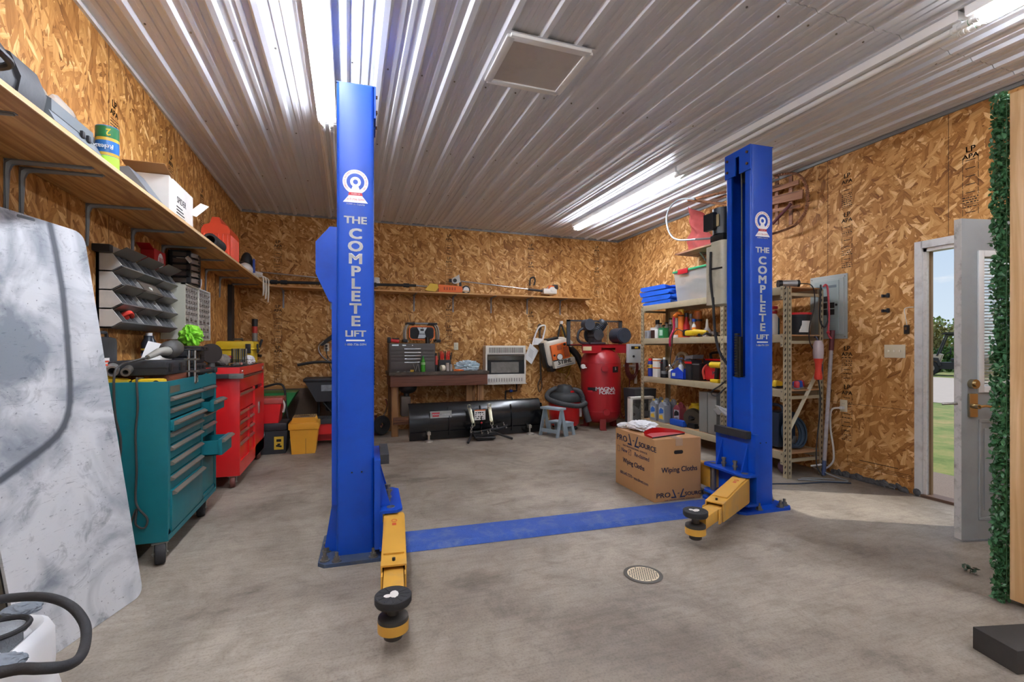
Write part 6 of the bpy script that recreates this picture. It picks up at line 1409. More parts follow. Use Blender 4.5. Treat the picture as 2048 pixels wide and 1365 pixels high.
ti = Matrix.Rotation(R(12), 4, 'Y') @ Matrix.Translation(-t.location)
mb = MB(); mb.tube(smooth_curve([ti @ at(*q, Y=7.2) for q in ((1117, 692), (1116, 680), (1118, 662), (1122, 650), (1128, 664), (1134, 685), (1138, 700))]), .016, 8); part('shoulder_strap', mb, pm('strap_dark', '32342f', .8), t)
h_ = at(1122, 648, Y=7.28)
solo2('wall_hook', M_WHITE, 'white hook screwed to the wall above the leaf blower', 'hook', lambda m: m.box((h_.x, 7.27, h_.z+.02), (.045, .05, .05), bev=.006))
mb = MB()
for k in range(3): mb.tube(smooth_curve([at(1124+3*k, 655, Y=7.27), at(1128+4*k, 680, Y=7.27), at(1136+3*k, 705, Y=7.27), at(1142-3*k, 730, Y=7.27), at(1128-4*k, 746-3*k, Y=7.27), at(1112+5*k, 740, Y=7.27)]), .008, 6)
mb.tube(smooth_curve([at(1140, 728, Y=7.27), at(1138, 745, Y=7.26), at(1130, 760, Y=7.28)]), .008, 6)
solo('extension_cord', mb, pm('cord_yellow', 'b3932a', .6), 'yellow extension cord hanging in loops behind the leaf blower', 'cord')
# step stool, shop vac
t = thing('step_stool', 'pale blue-grey two-step plastic stool beside the plow blade', 'stool', (2.76, 6.1, 0), rz=R(24))
t.scale = (.88, .88, .87)
M_ST = pm('stool_bluegrey', '9fb0ba', .5, var=.08, dirt='6d7a82', dirt_amt=.4)
for y in (-.17, .17):
    mb = MB(); s_ = y/abs(y)*.02; mb.prism([(-.1, .44), (-.04, .44), (.02, .2), (.2, .2), (.26, 0), (.2, 0), (.16, .15), (.06, .15), (.09, 0), (.0, 0)], min(y, y+s_), max(y, y+s_), 'y'); mb.prism([(-.2, 0), (-.14, 0), (-.05, .42), (-.1, .42)], min(y, y+s_), max(y, y+s_), 'y'); part('side_frame', mb, M_ST, t)
mb = MB(); mb.bx((-.16, -.2, .425), (.02, .2, .46), bev=.01); part('top_step', mb, M_ST, t)
mb = MB(); mb.bx((.02, -.19, .185), (.22, .19, .215), bev=.008); part('lower_step', mb, M_ST, t)
mb = MB(); mb.bx((.185, -.17, .05), (.2, .17, .185)); mb.bx((-.16, -.17, .06), (-.15, .17, .12)); part('cross_brace', mb, M_ST, t)
t = thing('shop_vacuum', 'red and black wet-dry shop vacuum with its hose wrapped round the lid', 'vacuum', (3.11, 6.56, 0))
mb = MB(); mb.lathe([(0, .06), (.2, .06), (.225, .1), (.245, .42), (0, .42)], n=32); dr = part('drum', mb, M_RED, t)
mb = MB(); mb.lathe([(.255, .42), (.26, .45), (.25, .5), (.22, .54), (.15, .56), (.14, .6), (.1, .66), (0, .68)], n=32); part('motor_head', mb, pm('vac_black', '2f3132', .6), t)
mb = MB(); mb.box((.07, -.12, .57), (.09, .05, .03), (0, 0, .4), bev=.01); part('switch', mb, M_RED, t)
mb = MB(); pts = []
P_ = smooth_curve([(.1, -.1, .6), (.16, -.18, .58), (.2, -.2, .5), (.21, -.22, .42), (.2, -.29, .4), (.05, -.34, .38), (-.2, -.28, .42), (-.32, -.1, .48), (-.26, .0, .56), (-.12, .03, .62)], 10)
mb.tube(P_, .035, 10, rs=[.034+.004*(k % 2) for k in range(len(P_))]); mb.tube(smooth_curve([(.19, -.25, .42), (.2, -.3, .3), (.24, -.33, .14)]), .045, 10); part('hose', mb, pm('hose_grey', '3f4042', .7), t)
for k in range(4): mb = MB(); a = k*PI/2+.6; mb.sph((.19*math.cos(a), .19*math.sin(a), .03), .03, 10); mb.cyl((.19*math.cos(a), .19*math.sin(a), .03), (.17*math.cos(a), .17*math.sin(a), .08), .015, n=8); part('caster', mb, M_BLACK, t)
mb = MB(); mb.bx((.16, -.2, .2), (.19, -.175, .33)); part('lettering', mb, M_WLET, dr)
# ================================================================== COMPRESSOR
M_CR = pm('compressor_red', 'a3161d', .4, var=.1, dirt='6d1216', dirt_amt=.5, coat=.1)
t = thing('air_compressor', 'large upright red air compressor in the back right corner', 'compressor', (3.70, 6.5, 0))
r_ = .305
mb = MB(); mb.lathe([(0, .07), (.15, .085), (.25, .13), (.295, .2), (r_, .27), (r_, 1.0), (.295, 1.06), (.25, 1.15), (.15, 1.215), (0, 1.23)], n=48); tank = part('tank', mb, M_CR, t)
mb = MB()
for z in (.27, 1.0): mb.lathe([(r_-.002, z-.008), (r_+.003, z), (r_-.002, z+.008)], n=48)
part('weld_seam', mb, M_CR, tank)
for k in range(3): mb = MB(); a = R(-112+k*120); mb.box((.24*math.cos(a), .24*math.sin(a), .08), (.06, .09, .16), (0, 0, a)); mb.box((.28*math.cos(a), .28*math.sin(a), .006), (.1, .09, .012), (0, 0, a)); part('foot', mb, pm('foot_red', '8a2a28', .6), t)
mb = MB(); mb.bx((-.42, -.2, 1.27), (.42, .2, 1.285)); mb.bx((-.42, -.2, 1.15), (-.1, -.19, 1.28)); mb.bx((.14, -.2, 1.15), (.42, -.19, 1.28)); mb.bx((-.1, -.2, 1.23), (.14, -.19, 1.28)); mb.bx((-.2, -.19, 1.2), (-.18, .19, 1.27)); mb.bx((.18, -.19, 1.2), (.2, .19, 1.27)); pt = part('platform', mb, M_CR, t)
mb = MB(); mb.bx((-.41, -.203, 1.19), (-.27, -.2005, 1.25)); part('label', mb, pm('label_cream', 'd3c9a0', .5), pt)
for x, z, r2 in ((.0, .92, .048), (.03, .27, .048)):
    mb = MB(); mb.cyl((x-.09, -.26, z), (x-.115, -.33, z), r2, n=20); part('port_plug', mb, M_CR, tank)
def on_tank(s, a, z, size, mat, wx=1, bold=.03, name='lettering'):
    # lettering laid round the tank, one character at a time
    tot = sum(.62*size*wx for _ in s); x = -tot/2; 
    for ch in s:
        th = a+(x+.31*size*wx)/r_
        if ch != ' ': text(ch, size, mat, tank, ((r_+.0012)*math.sin(th), -(r_+.0012)*math.cos(th), z), (PI/2, 0, th), name, wx, bold)
        x += .62*size*wx
FA = -.38
on_tank('MAGNA', FA+.12, .615, .075, M_WLET, 1.3, .03); on_tank('FORCE', FA+.2, .56, .07, M_WLET, 1.25, .03)
def patch(mb, a0, a1, z0, z1, rr):
    n = 8
    for k in range(n):
        b0_, b1_ = a0+(a1-a0)*k/n, a0+(a1-a0)*(k+1)/n
        mb.bm.faces.new([mb.bm.verts.new((rr*math.sin(q), -rr*math.cos(q), z)) for q, z in ((b0_, z0), (b1_, z0), (b1_, z1), (b0_, z1))])
mb = MB(); patch(mb, -1.2, -.7, .58, .635, r_+.0006); part('emblem', mb, M_DARK, tank, flat=True)
mb = MB(); patch(mb, -1.2, -.92, .565, .59, r_+.0009); part('emblem', mb, M_RLET, tank, flat=True)
mb = MB(); patch(mb, .1, .5, .86, .95, r_+.0008); part('rating_label', mb, M_DARK, tank, flat=True); on_tank('5', .28, .915, .06, M_WLET, 1.1, .02)
mb = MB(); mb.tube([(-.3, -.1, .93), (-.36, -.12, .93)], .01); mb.cyl((-.37, -.11, .95), (-.37, -.14, .95), .035, n=18); part('gauge', mb, M_WHITE, t)
M_IRON = pm('pump_iron', '464a50', .5, .3, .2)
mb = MB(); mb.box((-.1, 0, 1.39), (.14, .2, .16), bev=.02); mb.cyl((-.1, -.12, 1.43), (-.1, .1, 1.43), .085, n=20); mb.box((-.1, 0, 1.3), (.26, .2, .03), bev=.01); part('crankcase', mb, M_IRON, t)
for sx, a in ((-1, -.7), (1, .7)):
    mb = MB(); d = Vector((math.sin(a), 0, math.cos(a))); o = Vector((-.1, 0, 1.45)); mb.cyl(o, o+d*.2, .05, n=16)
    for k in range(6): mb.cyl(o+d*(.06+.024*k), o+d*(.07+.024*k), .08, n=20)
    mb.cyl(o+d*.2, o+d*.24, .075, n=18); part('cylinder', mb, M_IRON, t)
mb = MB(); mb.cyl((-.27, -.16, 1.58), (-.27, -.02, 1.58), .085, n=26); part('air_filter', mb, pm('filter_grey', '454a52', .5), t)
mb = MB(); mb.cyl((.32, -.16, 1.42), (.32, .1, 1.42), .12, n=28); mb.cyl((.32, -.18, 1.42), (.32, -.16, 1.42), .11, n=28); mb.cyl((.32, -.185, 1.42), (.32, -.17, 1.42), .04, n=20); mb.bx((.42, -.08, 1.36), (.48, .06, 1.5), bev=.01); part('motor', mb, pm('motor_dark', '39414d', .4), t)
mb = MB(); mb.tube(smooth_curve([(-.3, -.08, 1.55), (-.4, -.06, 1.48), (-.42, -.05, 1.38), (-.36, -.04, 1.31), (-.2, -.02, 1.29)]), .02); part('intake_pipe', mb, M_IRON, t)
mb = MB(); mb.cyl((.06, -.1, 1.285), (.075, -.1, 1.58), .01, n=10); mb.tube(smooth_curve([(-.22, -.05, 1.6), (-.1, -.05, 1.62), (.05, -.05, 1.58)]), .007); part('copper_line', mb, pm('brass_line', 'a99b72', .35, .8), t)
mb = MB(); mb.cyl((-.06, .13, 1.44), (-.06, .16, 1.44), .15, n=28); part('flywheel', mb, M_IRON, t)
mb = MB(); mb.bx((-.48, .2, 1.26), (-.42, .22, 1.67)); mb.bx((.45, .2, 1.26), (.51, .22, 1.67)); mb.bx((-.48, .2, 1.645), (.51, .22, 1.67)); mb.bx((-.48, .2, 1.26), (.51, .22, 1.28)); part('guard_frame', mb, M_IRON, t)
mb = MB()
for k in range(46): mb.bx((-.42+k*.0192, .208, 1.28), (-.4175+k*.0192, .211, 1.645))
for k in range(20): mb.bx((-.42, .2075, 1.29+k*.0182), (.45, .2105, 1.2925+k*.0182))
part('guard_mesh', mb, M_IRON, t)
t2 = bpy.data.objects.new('control_box', None); t2.location = (.40, -.21, 1.0); link(t2, t)
mb = MB(); mb.bx((-.08, -.08, 0), (.14, .0, .29), bev=.01); part('box_body', mb, pm('box_grey', 'b4b9ba', .4), t2)
mb = MB(); mb.bx((-.04, -.083, .21), (.12, -.0805, .255)); part('box_label', mb, M_DARK, t2)
mb = MB(); mb.cyl((.0, -.081, .1), (.0, -.09, .1), .018, n=12); part('knob', mb, M_DARK, t2)
mb = MB(); mb.bx((.02, -.0845, .22), (.08, -.0832, .246)); part('box_print', mb, M_POLEY, t2)
# hose on a wall rack
hc = at(1270, 733, X=4.43)
t = thing('hose_rack', 'white wall rack holding a coil of maroon air hose beside the compressor', 'hose rack', hc, rz=-PI/2)
M_WP = pm('rack_white', 'dcd9d0', .4)
mb = MB(); mb.tube([(-.27, -.03, 0), (.2, -.03, 0)], .024, 10); mb.tube([(.05, -.02, -.28), (.05, -.02, .28)], .024, 10); mb.tube([(-.05, -.05, .2), (-.05, -.05, .3)], .022, 10); part('rack_arm', mb, M_WP, t)
mb = MB(); mb.bx((-.06, -.01, -.06), (.06, .06, .06), bev=.004); part('wall_mount', mb, M_WP, t)
for k in range(6):
    rr = .12+.012*k; mb = MB(); mb.tube([(.02+rr*math.cos(a*PI/14), -.06-.012*(k % 3), rr*1.18*math.sin(a*PI/14)) for a in range(28)], .009, 6, closed=True); part('hose_coil', mb, pm('hose_maroon', '7d3a38', .6), t)
mb = MB(); mb.tube(smooth_curve([(-.05, -.07, -.2), (-.06, -.08, -.5), (-.1, -.08, -.72), (-.2, -.08, -.86), (-.3, -.08, -.8), (-.33, -.08, -.6), (-.32, -.08, -.45)]), .009, 6); part('hose_tail', mb, pm('hose_maroon', '7d3a38', .6), t)
mb = MB(); mb.tube([(-.325, -.08, -.5), (-.32, -.08, -.36)], .018); part('coupling', mb, M_GALV, t)
solo2('waste_bin', pm('bin_charcoal', '3b3d40', .6), 'charcoal waste bin standing between the compressor and the shelving', 'bin', lambda m: m.prism([(4.02, 0), (4.3, 0), (4.36, .62), (3.98, .62)], 6.0, 6.3, 'y'))
t = thing('box_fan', 'white box fan standing on edge at the far end of the shelving', 'fan', (4.0, 5.93, 0))
mb = MB()
for q in ((-.16, .0, -.12, .52), (.2, .0, .24, .52), (-.16, .48, .24, .52), (-.16, .0, .24, .04)): mb.bx((q[0], -.05, q[1]), (q[2], .05, q[3]), bev=.015)
part('fan_frame', mb, M_HW, t)
mb = MB()
for k in range(22): mb.bx((-.12, -.045, .045+k*.02), (.2, -.041, .049+k*.02))
part('fan_grille', mb, pm('grille_grey', '8d8a82', .5), t)
mb = MB(); mb.cyl((.04, -.01, .26), (.04, .03, .26), .05)
for k in range(5): mb.box((.04+.09*math.cos(k*1.257), .01, .26+.09*math.sin(k*1.257)), (.16, .004, .09), (0, -k*1.257, 0))
part('fan_blade', mb, M_GREYM, t)
# things half hidden behind the first column
t = thing('wheelbarrow_frame', 'chrome hoop handle and dark wheel beside the workbench leg', 'hand truck', (.38, 6.95, 0))
mb = MB(); mb.tube(smooth_curve([(-.14, 0, .5), (-.1, 0, .3), (.0, -.02, .18), (.1, -.02, .3), (.14, 0, .42), (.12, .02, .5)]), .012); mb.tube([(-.1, 0, .5), (-.14, 0, .62)], .014); part('hoop', mb, M_CHROME, t)
mb = MB(); mb.lathe([(.04, -.03), (.12, -.03), (.14, 0), (.12, .03), (.04, .03)], (.06, -.06, .14), (PI/2, 0, .5), 20); part('wheel', mb, M_RUB, t)
mb = MB(); mb.tube([(.0, 0, .05), (-.02, -.03, .28)], .02); mb.tube([(.06, -.1, .14), (.06, -.0, .14)], .015); mb.bx((-.12, -.05, 0), (.02, .1, .05)); part('axle', mb, pm('axle_maroon', '57202a', .5), t)
# ================================================================== STEEL SHELVING ALONG THE RIGHT WALL
M_TAN = pm('shelving_tan', 'b3a689', .45, .1, .06, dirt='7d7058', dirt_amt=.35, dirt_scale=6)
M_PB = pm('particle_board', 'b98d62', .8, var=.2, scale=60)
UX0, UX1, UY0, UY1 = 3.90, 4.36, 3.36, 5.72
LV = (.24, .835, 1.36, 1.815)
t = thing('shelving_unit', 'tan steel shelving loaded with bottles and tools along the right wall', 'shelving', (UX0, UY0, 0))
dX, dY = UX1-UX0, UY1-UY0
def post_mb(sx, sy):
    mb = MB(); mb.bx((0, 0, 0), (sx*.05, sy*.003, 1.80)); mb.bx((0, 0, 0), (sx*.003, sy*.05, 1.80)); return mb
for x, sx in ((0, 1), (dX, -1)):
    for y, sy in ((0, 1), (dY, -1), (dY*.34, 1)):
        o = part('post', post_mb(sx, sy), M_TAN, t, loc=(x, y, 0))
        mb = MB()
        for k in range(34):
            z = .05+k*.053
            mb.box((sx*-.0008, sy*.025, z), (.0022, .009, .026), (R(20*sy), 0, 0))
            if sy > 0: mb.box((sx*.025, -.0008*sy, z), (.009, .0022, .026))
        part('slot', mb, M_DARK, o, kind='stuff')
for k, z in enumerate(LV):
    mb = MB(); mb.bx((.03, .01, z-.014), (dX-.03, dY-.01, z-.002)); part('shelf_board', mb, M_PB, t)
    for x in (-.004, dX-.02):
        mb = MB(); mb.bx((x, .045, z-.075), (x+.024, dY*.34-.002, z), bev=.004); part('beam', mb, M_TAN, t)
        mb = MB(); mb.bx((x, dY*.34+.05, z-.075), (x+.024, dY-.045, z), bev=.004); part('beam', mb, M_TAN, t)
    for y in (.004, dY-.03):
        mb = MB(); mb.bx((.05, y, z-.09), (dX-.05, y+.026, z-.062)); part('end_tie', mb, M_TAN, t)
    for y in (.045, dY-.075):
        mb = MB(); mb.bx((-.008, y, z-.12), (-.003, y+.03, z+.005)); part('clip_plate', mb, M_TAN, t)
        mb = MB(); mb.cyl((-.008, y+.015, z-.1), (-.012, y+.015, z-.1), .006, n=8); mb.cyl((-.008, y+.015, z-.02), (-.012, y+.015, z-.02), .006, n=8); part('rivet', mb, M_STEEL, t)
mb = MB(); mb.tube([(.02, .02, .42), (dX-.04, .02, 1.02)], .022, 4); part('diagonal_brace', mb, M_TAN, t)
def SX(px, X=3.98): return X/math.tan(YAW+math.atan((px-1024)/FPX))
def lathe_thing(nm, lab, cat, px, X, z, prof, m, cap=None, capm=None, lab_z=None, labm=None, group=None, sx=1, sy=1, rz=0):
    t = thing(nm, lab, cat, (X, SX(px, X), z), rz, group)
    mb = MB(); mb.lathe(prof, n=20, sx=sx, sy=sy); part('bottle_body' if 'bottle' in nm or 'jug' in nm else 'body', mb, m, t)
    if cap: mb = MB(); mb.cyl((0, 0, cap[0]), (0, 0, cap[1]), cap[2], n=14); part('cap', mb, capm, t)
    if lab_z:
        rr = max(r for r, _ in prof)*1.012; mb = MB(); mb.lathe([(rr, lab_z[0]), (rr, lab_z[1])], n=20, sx=sx, sy=sy); part('label', mb, labm, t)
    return t
def bot(r, h, sh=.7, nk=.35): return [(0, 0), (r, 0), (r, h*sh), (r*.8, h*(sh+.08)), (r*nk, h*.9), (r*nk, h), (0, h)]
M_PW = pm('plastic_white', 'e2e2de', .4, var=.04); M_PG = pm('plastic_green', '1f7d48', .45); M_PR = pm('plastic_red', 'b81f28', .35); M_PO = pm('plastic_orange', 'e27a22', .45); M_BR = pm('plastic_brown', '3a1f18', .4); M_PBL = pm('plastic_blue', '1f4fae', .4)
M_CLR = pm('plastic_clear', 'c9cbc9', .15, var=.1, alpha=.8)
# ---- top shelf
Z = LV[3]+.001
M_TARP = pm('tarp_blue', '1d5fd0', .4, var=.15, bump=.3, scale=8)
for k, (h, w) in enumerate(((.055, .62), (.075, .66), (.075, .62), (.06, .52))):
    mb = MB(); nn = 16
    y0 = 5.4+.04*k-.03*(k == 3); z0 = Z+sum((.055, .075, .075, .06)[:k])*.97
    ph = k*1.7
    poly = []
    for (cx, sg) in ((w/2, 1), (-w/2, -1)):
        for q in range(9):
            a = -PI/2+PI*q/8 if sg > 0 else PI/2+PI*q/8
            poly.append((cx*.9+sg*.0+h*.5*math.cos(a), h*.46+h*.45*math.sin(a)))
    xs = [i/14 for i in range(15)]
    rings = []
    for u in xs:
        rings.append([mb.bm.verts.new((3.93+.34*u, y0+p[0]*(1-.06*math.sin(u*6+ph))+.02*math.sin(9*u+ph+p[1]*60), z0+max(.0015, p[1]*(1-.12*abs(math.sin(5*p[0]+ph)))+.008*math.sin(11*u+ph+p[0]*14)*(1 if p[1] > h*.3 else 0)))) for p in poly])
    n_ = len(poly)
    for A, B in zip(rings, rings[1:]):
        for q in range(n_): mb.bm.faces.new((A[q], A[(q+1) % n_], B[(q+1) % n_], B[q]))
    mb.bm.faces.new(rings[0][::-1]); mb.bm.faces.new(rings[-1])
    bmesh.ops.recalc_face_normals(mb.bm, faces=mb.bm.faces)
    solo('folded_tarp', mb, M_TARP, ('folded blue tarp at the bottom of the pile on the top shelf', 'second folded blue tarp up in the pile on the top shelf', 'third folded blue tarp up in the pile on the top shelf', 'folded blue tarp on top of the pile beside the clear tote')[k], 'tarp', 'folded blue tarps')
t = thing('storage_tote', 'frosted clear tote with a green lid and red latch on the top shelf', 'tote', (4.12, SX(1384, 3.95), Z))
mb = MB()
V = []
for (w, d, z) in ((.17, .27, 0), (.2, .3, .36)): V.append([mb.bm.verts.new((x*w, y*d, z)) for x, y in ((-1, -1), (1, -1), (1, 1), (-1, 1))])
for k in range(4): mb.bm.faces.new((V[0][k], V[0][(k+1) % 4], V[1][(k+1) % 4], V[1][k]))
mb.bm.faces.new(V[0][::-1]); bmesh.ops.recalc_face_normals(mb.bm, faces=mb.bm.faces)
part('tote_body', mb, pm('tote_clear', 'd3d4cf', .3, var=.1, scale=4, alpha=.48), t)
mb = MB()
rnd = random.Random(12)
for k in range(7): mb.box((rnd.uniform(-.08, .08), -.2+k*.065, rnd.uniform(.16, .22)), (.16, .07, rnd.uniform(.1, .2)), (rnd.random(), 0, rnd.random()), bev=.01)
part('tote_contents', mb, pm('tote_stuff', '6a5a55', .6, var=.6, scale=9, dirt='b0303a', dirt_amt=.9, dirt_scale=6), t)
mb = MB(); mb.bx((-.215, -.315, .36), (.215, .315, .385), bev=.008); part('lid', mb, pm('lid_green', '2c9a62', .4), t)
mb = MB(); mb.bx((-.225, .02, .33), (-.21, .2, .392), bev=.004); part('latch', mb, M_PR, t)
t = thing('light_bar', 'silver and black cylindrical gadget with a trailing cord on top of the shelving end', 'gadget', (4.0, 3.48, Z))
mb = MB(); mb.cyl((-.04, .0, .035), (.08, -.06, .035), .035, n=18); part('tube_body', mb, M_GALV, t)
for a, b2 in (((-.07, .015, .035), (-.04, .0, .035)), ((.08, -.06, .035), (.1, -.07, .035))): mb = MB(); mb.cyl(a, b2, .037, n=18); part('end_cap', mb, M_BLACK, t)
mb = MB(); mb.tube(smooth_curve([(.1, -.07, .035), (.16, -.14, .02), (.2, -.15, -.05), (.2, -.15, -.2), (.14, -.15, -.38), (.14, -.15, -.52), (.19, -.15, -.6)]), .005, 6); part('cord', mb, M_BLACK, t)
# ---- second shelf
Z = LV[2]+.001
def sbox(nm, lab, cat, px, X, z, d, m, rz=0, bev=.004, group=None, lblm=None):
    t = thing(nm, lab, cat, (X, SX(px, X), z), rz, group)
    mb = MB(); mb.bx((-d[0]/2, -d[1]/2, 0), (d[0]/2, d[1]/2, d[2]), bev=bev); part('body', mb, m, t)
    if lblm: mb = MB(); mb.bx((-d[0]/2-.0012, -d[1]*.3, d[2]*.25), (-d[0]/2+.001, d[1]*.3, d[2]*.8)); part('label', mb, lblm, t)
    return t
sbox('carton', 'small grey box at the far front corner of the second shelf', 'box', 1297.5, 3.965, Z, (.08, .08, .11), pm('carton_grey', '9a9da3', .6), lblm=M_GREYM)
lathe_thing('jar', 'dark brown jar with a white lid near the far end of the second shelf', 'jar', 1308, 3.955, Z, [(0, 0), (.04, 0), (.045, .11), (0, .11)], M_BR, (.11, .145, .048), M_PW)
sbox('carton', 'white box between the brown jar and the green box', 'box', 1317, 3.965, Z, (.08, .06, .12), M_PW)
sbox('carton', 'green and white box with a pale label on the second shelf', 'box', 1327, 3.965, Z, (.08, .11, .135), M_PG, lblm=pm('lbl_pale', 'b9d3bf', .5))
lathe_thing('bottle', 'dark bottle with a black cap behind the green box', 'bottle', 1315, 4.1, Z, bot(.04, .22), M_CLR, (.2, .26, .03), M_BLACK)
for k, (px, X, h, m) in enumerate(((1321, 4.15, .2, M_CLR), (1327, 4.18, .17, M_PG), (1333, 4.12, .2, M_CLR), (1340, 4.14, .17, pm('can_grey', '83807a', .3, .4)), (1341, 4.2, .26, M_PW))):
    lathe_thing('bottle', ('clear bottle behind the green and white box', 'squat green bottle behind the green box', 'clear bottle just past the green box', 'grey metal can in the middle of the clutter past the green box', 'white bottle at the back beside the red squeegee')[k], 'bottle', px, X, Z, bot(.03, h), m, (h, h+.02, .022), M_BLACK)
t = thing('squeegee', 'crimson-handled squeegee stick hanging over the second shelf beam', 'squeegee', (3.935, SX(1348, 3.935), Z))
mb = MB(); mb.tube(smooth_curve([(-.06, 0, -.11), (-.06, 0, -.01), (0, 0, .12), (0, 0, .26), (.03, -.03, .31)]), .014, 8); part('handle', mb, pm('crimson', 'a81745', .4), t)
mb = MB(); mb.tube(smooth_curve([(0, 0, .27), (.02, -.05, .31), (.03, -.1, .3)]), .022, 8); part('head', mb, M_PO, t)
t = lathe_thing('spray_bottle', 'white and orange bottle beside the crimson squeegee', 'bottle', 1353.5, 4.06, Z, bot(.045, .26, .5), M_PW, (.26, .3, .02), M_PO, (.04, .13), M_PO)
lathe_thing('caulk_tube', 'tall orange tube with a yellow top on the second shelf', 'tube', 1362, 4.0, Z, [(0, 0), (.036, 0), (.036, .3), (0, .3)], M_PO, (.3, .36, .036), M_POLEY, (.27, .285), M_BLACK)
lathe_thing('bottle', 'translucent red bottle with a dark spray head', 'bottle', 1373, 4.04, Z, bot(.04, .26, .6, .4), M_PR, (.26, .31, .025), M_BLACK)
lathe_thing('bottle', 'beige squeeze bottle next to the red one', 'bottle', 1381.5, 4.1, Z, bot(.035, .24), pm('beige_plastic', 'cbb79a', .5), (.24, .3, .02), M_GREYM)
lathe_thing('bottle', 'slim bottle with blue cap and orange label', 'bottle', 1388, 4.0, Z, bot(.025, .19), M_PW, (.19, .225, .022), M_PBL, (.06, .12), M_PO)
lathe_thing('caulk_tube', 'brown-orange tumbler with a dark band at the back of the second shelf', 'tube', 1396, 4.12, Z, [(0, 0), (.035, 0), (.045, .2), (.05, .31), (0, .31)], pm('tumbler_brown', 'a85a22', .45), (.31, .33, .04), M_PO, (.2, .225), M_BLACK)
t = thing('angle_grinder', 'yellow and black corded grinder lying at the front of the second shelf', 'power tool', (3.95, SX(1388, 3.95), Z))
mb = MB(); mb.box((0, .05, .05), (.07, .16, .07), (0, 0, .1), bev=.025); mb.tube([(0, .0, .06), (.02, -.2, .05)], .035, 10, rs=[.04, .025]); part('tool_body', mb, M_TY, t)
mb = MB(); mb.box((0, .14, .055), (.075, .06, .085), bev=.02); mb.tube(smooth_curve([(0, .16, .06), (-.04, .25, .1), (-.085, .28, .03), (-.09, .3, -.12), (-.09, .33, -.32), (-.085, .28, -.38)]), .006, 6); part('tool_head', mb, M_BLACK, t)
for k in range(10):
    rnd = random.Random(90+k); px = 1400+k*4.6; X = (3.96, 4.07, 4.18)[k % 3]
    t = thing('drill_accessory', 'assorted dark or bare-metal tool piece past the yellow grinder', 'tool piece', (X, SX(px, X), Z), rnd.random()*3, 'tool pieces past the grinder')
    mb = MB(); mb.tube([(-.045, 0, .02), (.01, .01, .03+rnd.random()*.02), (.045, 0, .02)], .018, 8, rs=[.018, .014, .008]); part('body', mb, (M_BLACK, M_STEEL, M_GT, M_BLACK, M_CHROME)[k % 5], t)
lathe_thing('funnel', 'white spouted funnel standing on the second shelf near the blue column', 'funnel', 1414, 4.1, Z, [(0, 0), (.05, .0), (.055, .06), (.02, .12), (.012, .22), (0, .22)], M_PW)
t = thing('cleaning_bottle', 'white bottle with a red collar beside a teal one, partly behind the far column', 'bottle', (4.0, 3.62, Z))
mb = MB(); mb.lathe(bot(.05, .24, .75, .4), n=20); part('bottle_body', mb, M_PW, t)
mb = MB(); mb.cyl((0, 0, .21), (0, 0, .235), .03); mb.box((.0, -.0, .27), (.05, .09, .03), bev=.008); part('cap', mb, M_PR, t)
lathe_thing('cleaning_bottle', 'teal bottle half hidden by the far column', 'bottle', 1548, 4.1, Z, bot(.05, .22, .75, .4), pm('bottle_teal', '1b6e8c', .4), (.22, .25, .03), M_PR)
t = thing('pail', 'black plastic pail with a red lid and white label on the second shelf', 'pail', (4.15, 3.47, Z))
mb = MB(); mb.lathe([(0, 0), (.098, 0), (.118, .175), (.122, .175), (.122, .19), (0, .19)], n=36); pb = part('pail_body', mb, pm('pail_black', '1b2026', .35), t)
mb = MB(); mb.cyl((0, 0, .19), (0, 0, .21), .125, n=36); part('lid', mb, M_RED, t)
mb = MB(); n = 12
for k in range(n):
    a0, a1 = R(228+k*72/n), R(228+(k+1)*72/n)
    mb.bm.faces.new([mb.bm.verts.new((r*math.cos(a), r*math.sin(a), z)) for r, a, z in ((.1045, a0, .02), (.1045, a1, .02), (.1175, a1, .13 if k > 1 else .06+.035*k), (.1175, a0, .13 if k > 1 else .04+.03*k))])
part('label', mb, M_WHITE, pb, flat=True)
# ---- third shelf
Z = LV[1]+.001
t = lathe_thing('aerosol_can', 'blue and yellow aerosol can with a red cap on the third shelf', 'can', 1300.5, 3.955, Z, [(0, 0), (.033, 0), (.033, .19), (.025, .215), (0, .215)], pm('can_blue2', '20308c', .3), (.215, .25, .026), M_RED, (.115, .165), M_POLEY)
text('WD-40', .026, M_DARK, t, (-.0345, 0, .14), LEFTF, ext=.0006, bold=.02, wx=.8)
lathe_thing('aerosol_can', 'dark can just behind the blue aerosol on the third shelf', 'can', 1306, 4.02, Z, [(0, 0), (.03, 0), (.03, .2), (0, .2)], M_BLACK, (.2, .22, .02), M_GREYM)
t = sbox('carton', 'white carton with an orange stripe on the third shelf', 'box', 1315.5, 3.965, Z, (.09, .105, .25), M_PW)
for z in (.215, .115): mb = MB(); mb.bx((-.0462, -.0535, z), (.046, .0535, z+.015)); part('stripe', mb, M_PO, t)
t = lathe_thing('oil_bottle', 'black flat bottle with red lettering and a white cap', 'bottle', 1328.5, 3.96, Z, [(0, 0), (.05, 0), (.05, .2), (.04, .235), (.02, .24), (0, .24)], pm('oil_black', '16171a', .35), (.24, .27, .018), M_PW, (.05, .09), pm('lbl_grey', '6d6f70', .5))
text('Gumout', .024, M_RLET, t, (-.0515, 0, .2), LEFTF, wx=.9, bold=.02)
t = thing('spray_gun', 'chrome paint spray gun lying with its glass cup on the third shelf', 'spray gun', (3.96, SX(1343.5, 3.96), Z))
mb = MB(); mb.lathe([(0, 0), (.04, 0), (.045, .09), (.02, .12), (0, .12)], n=20); part('cup', mb, M_CLR, t)
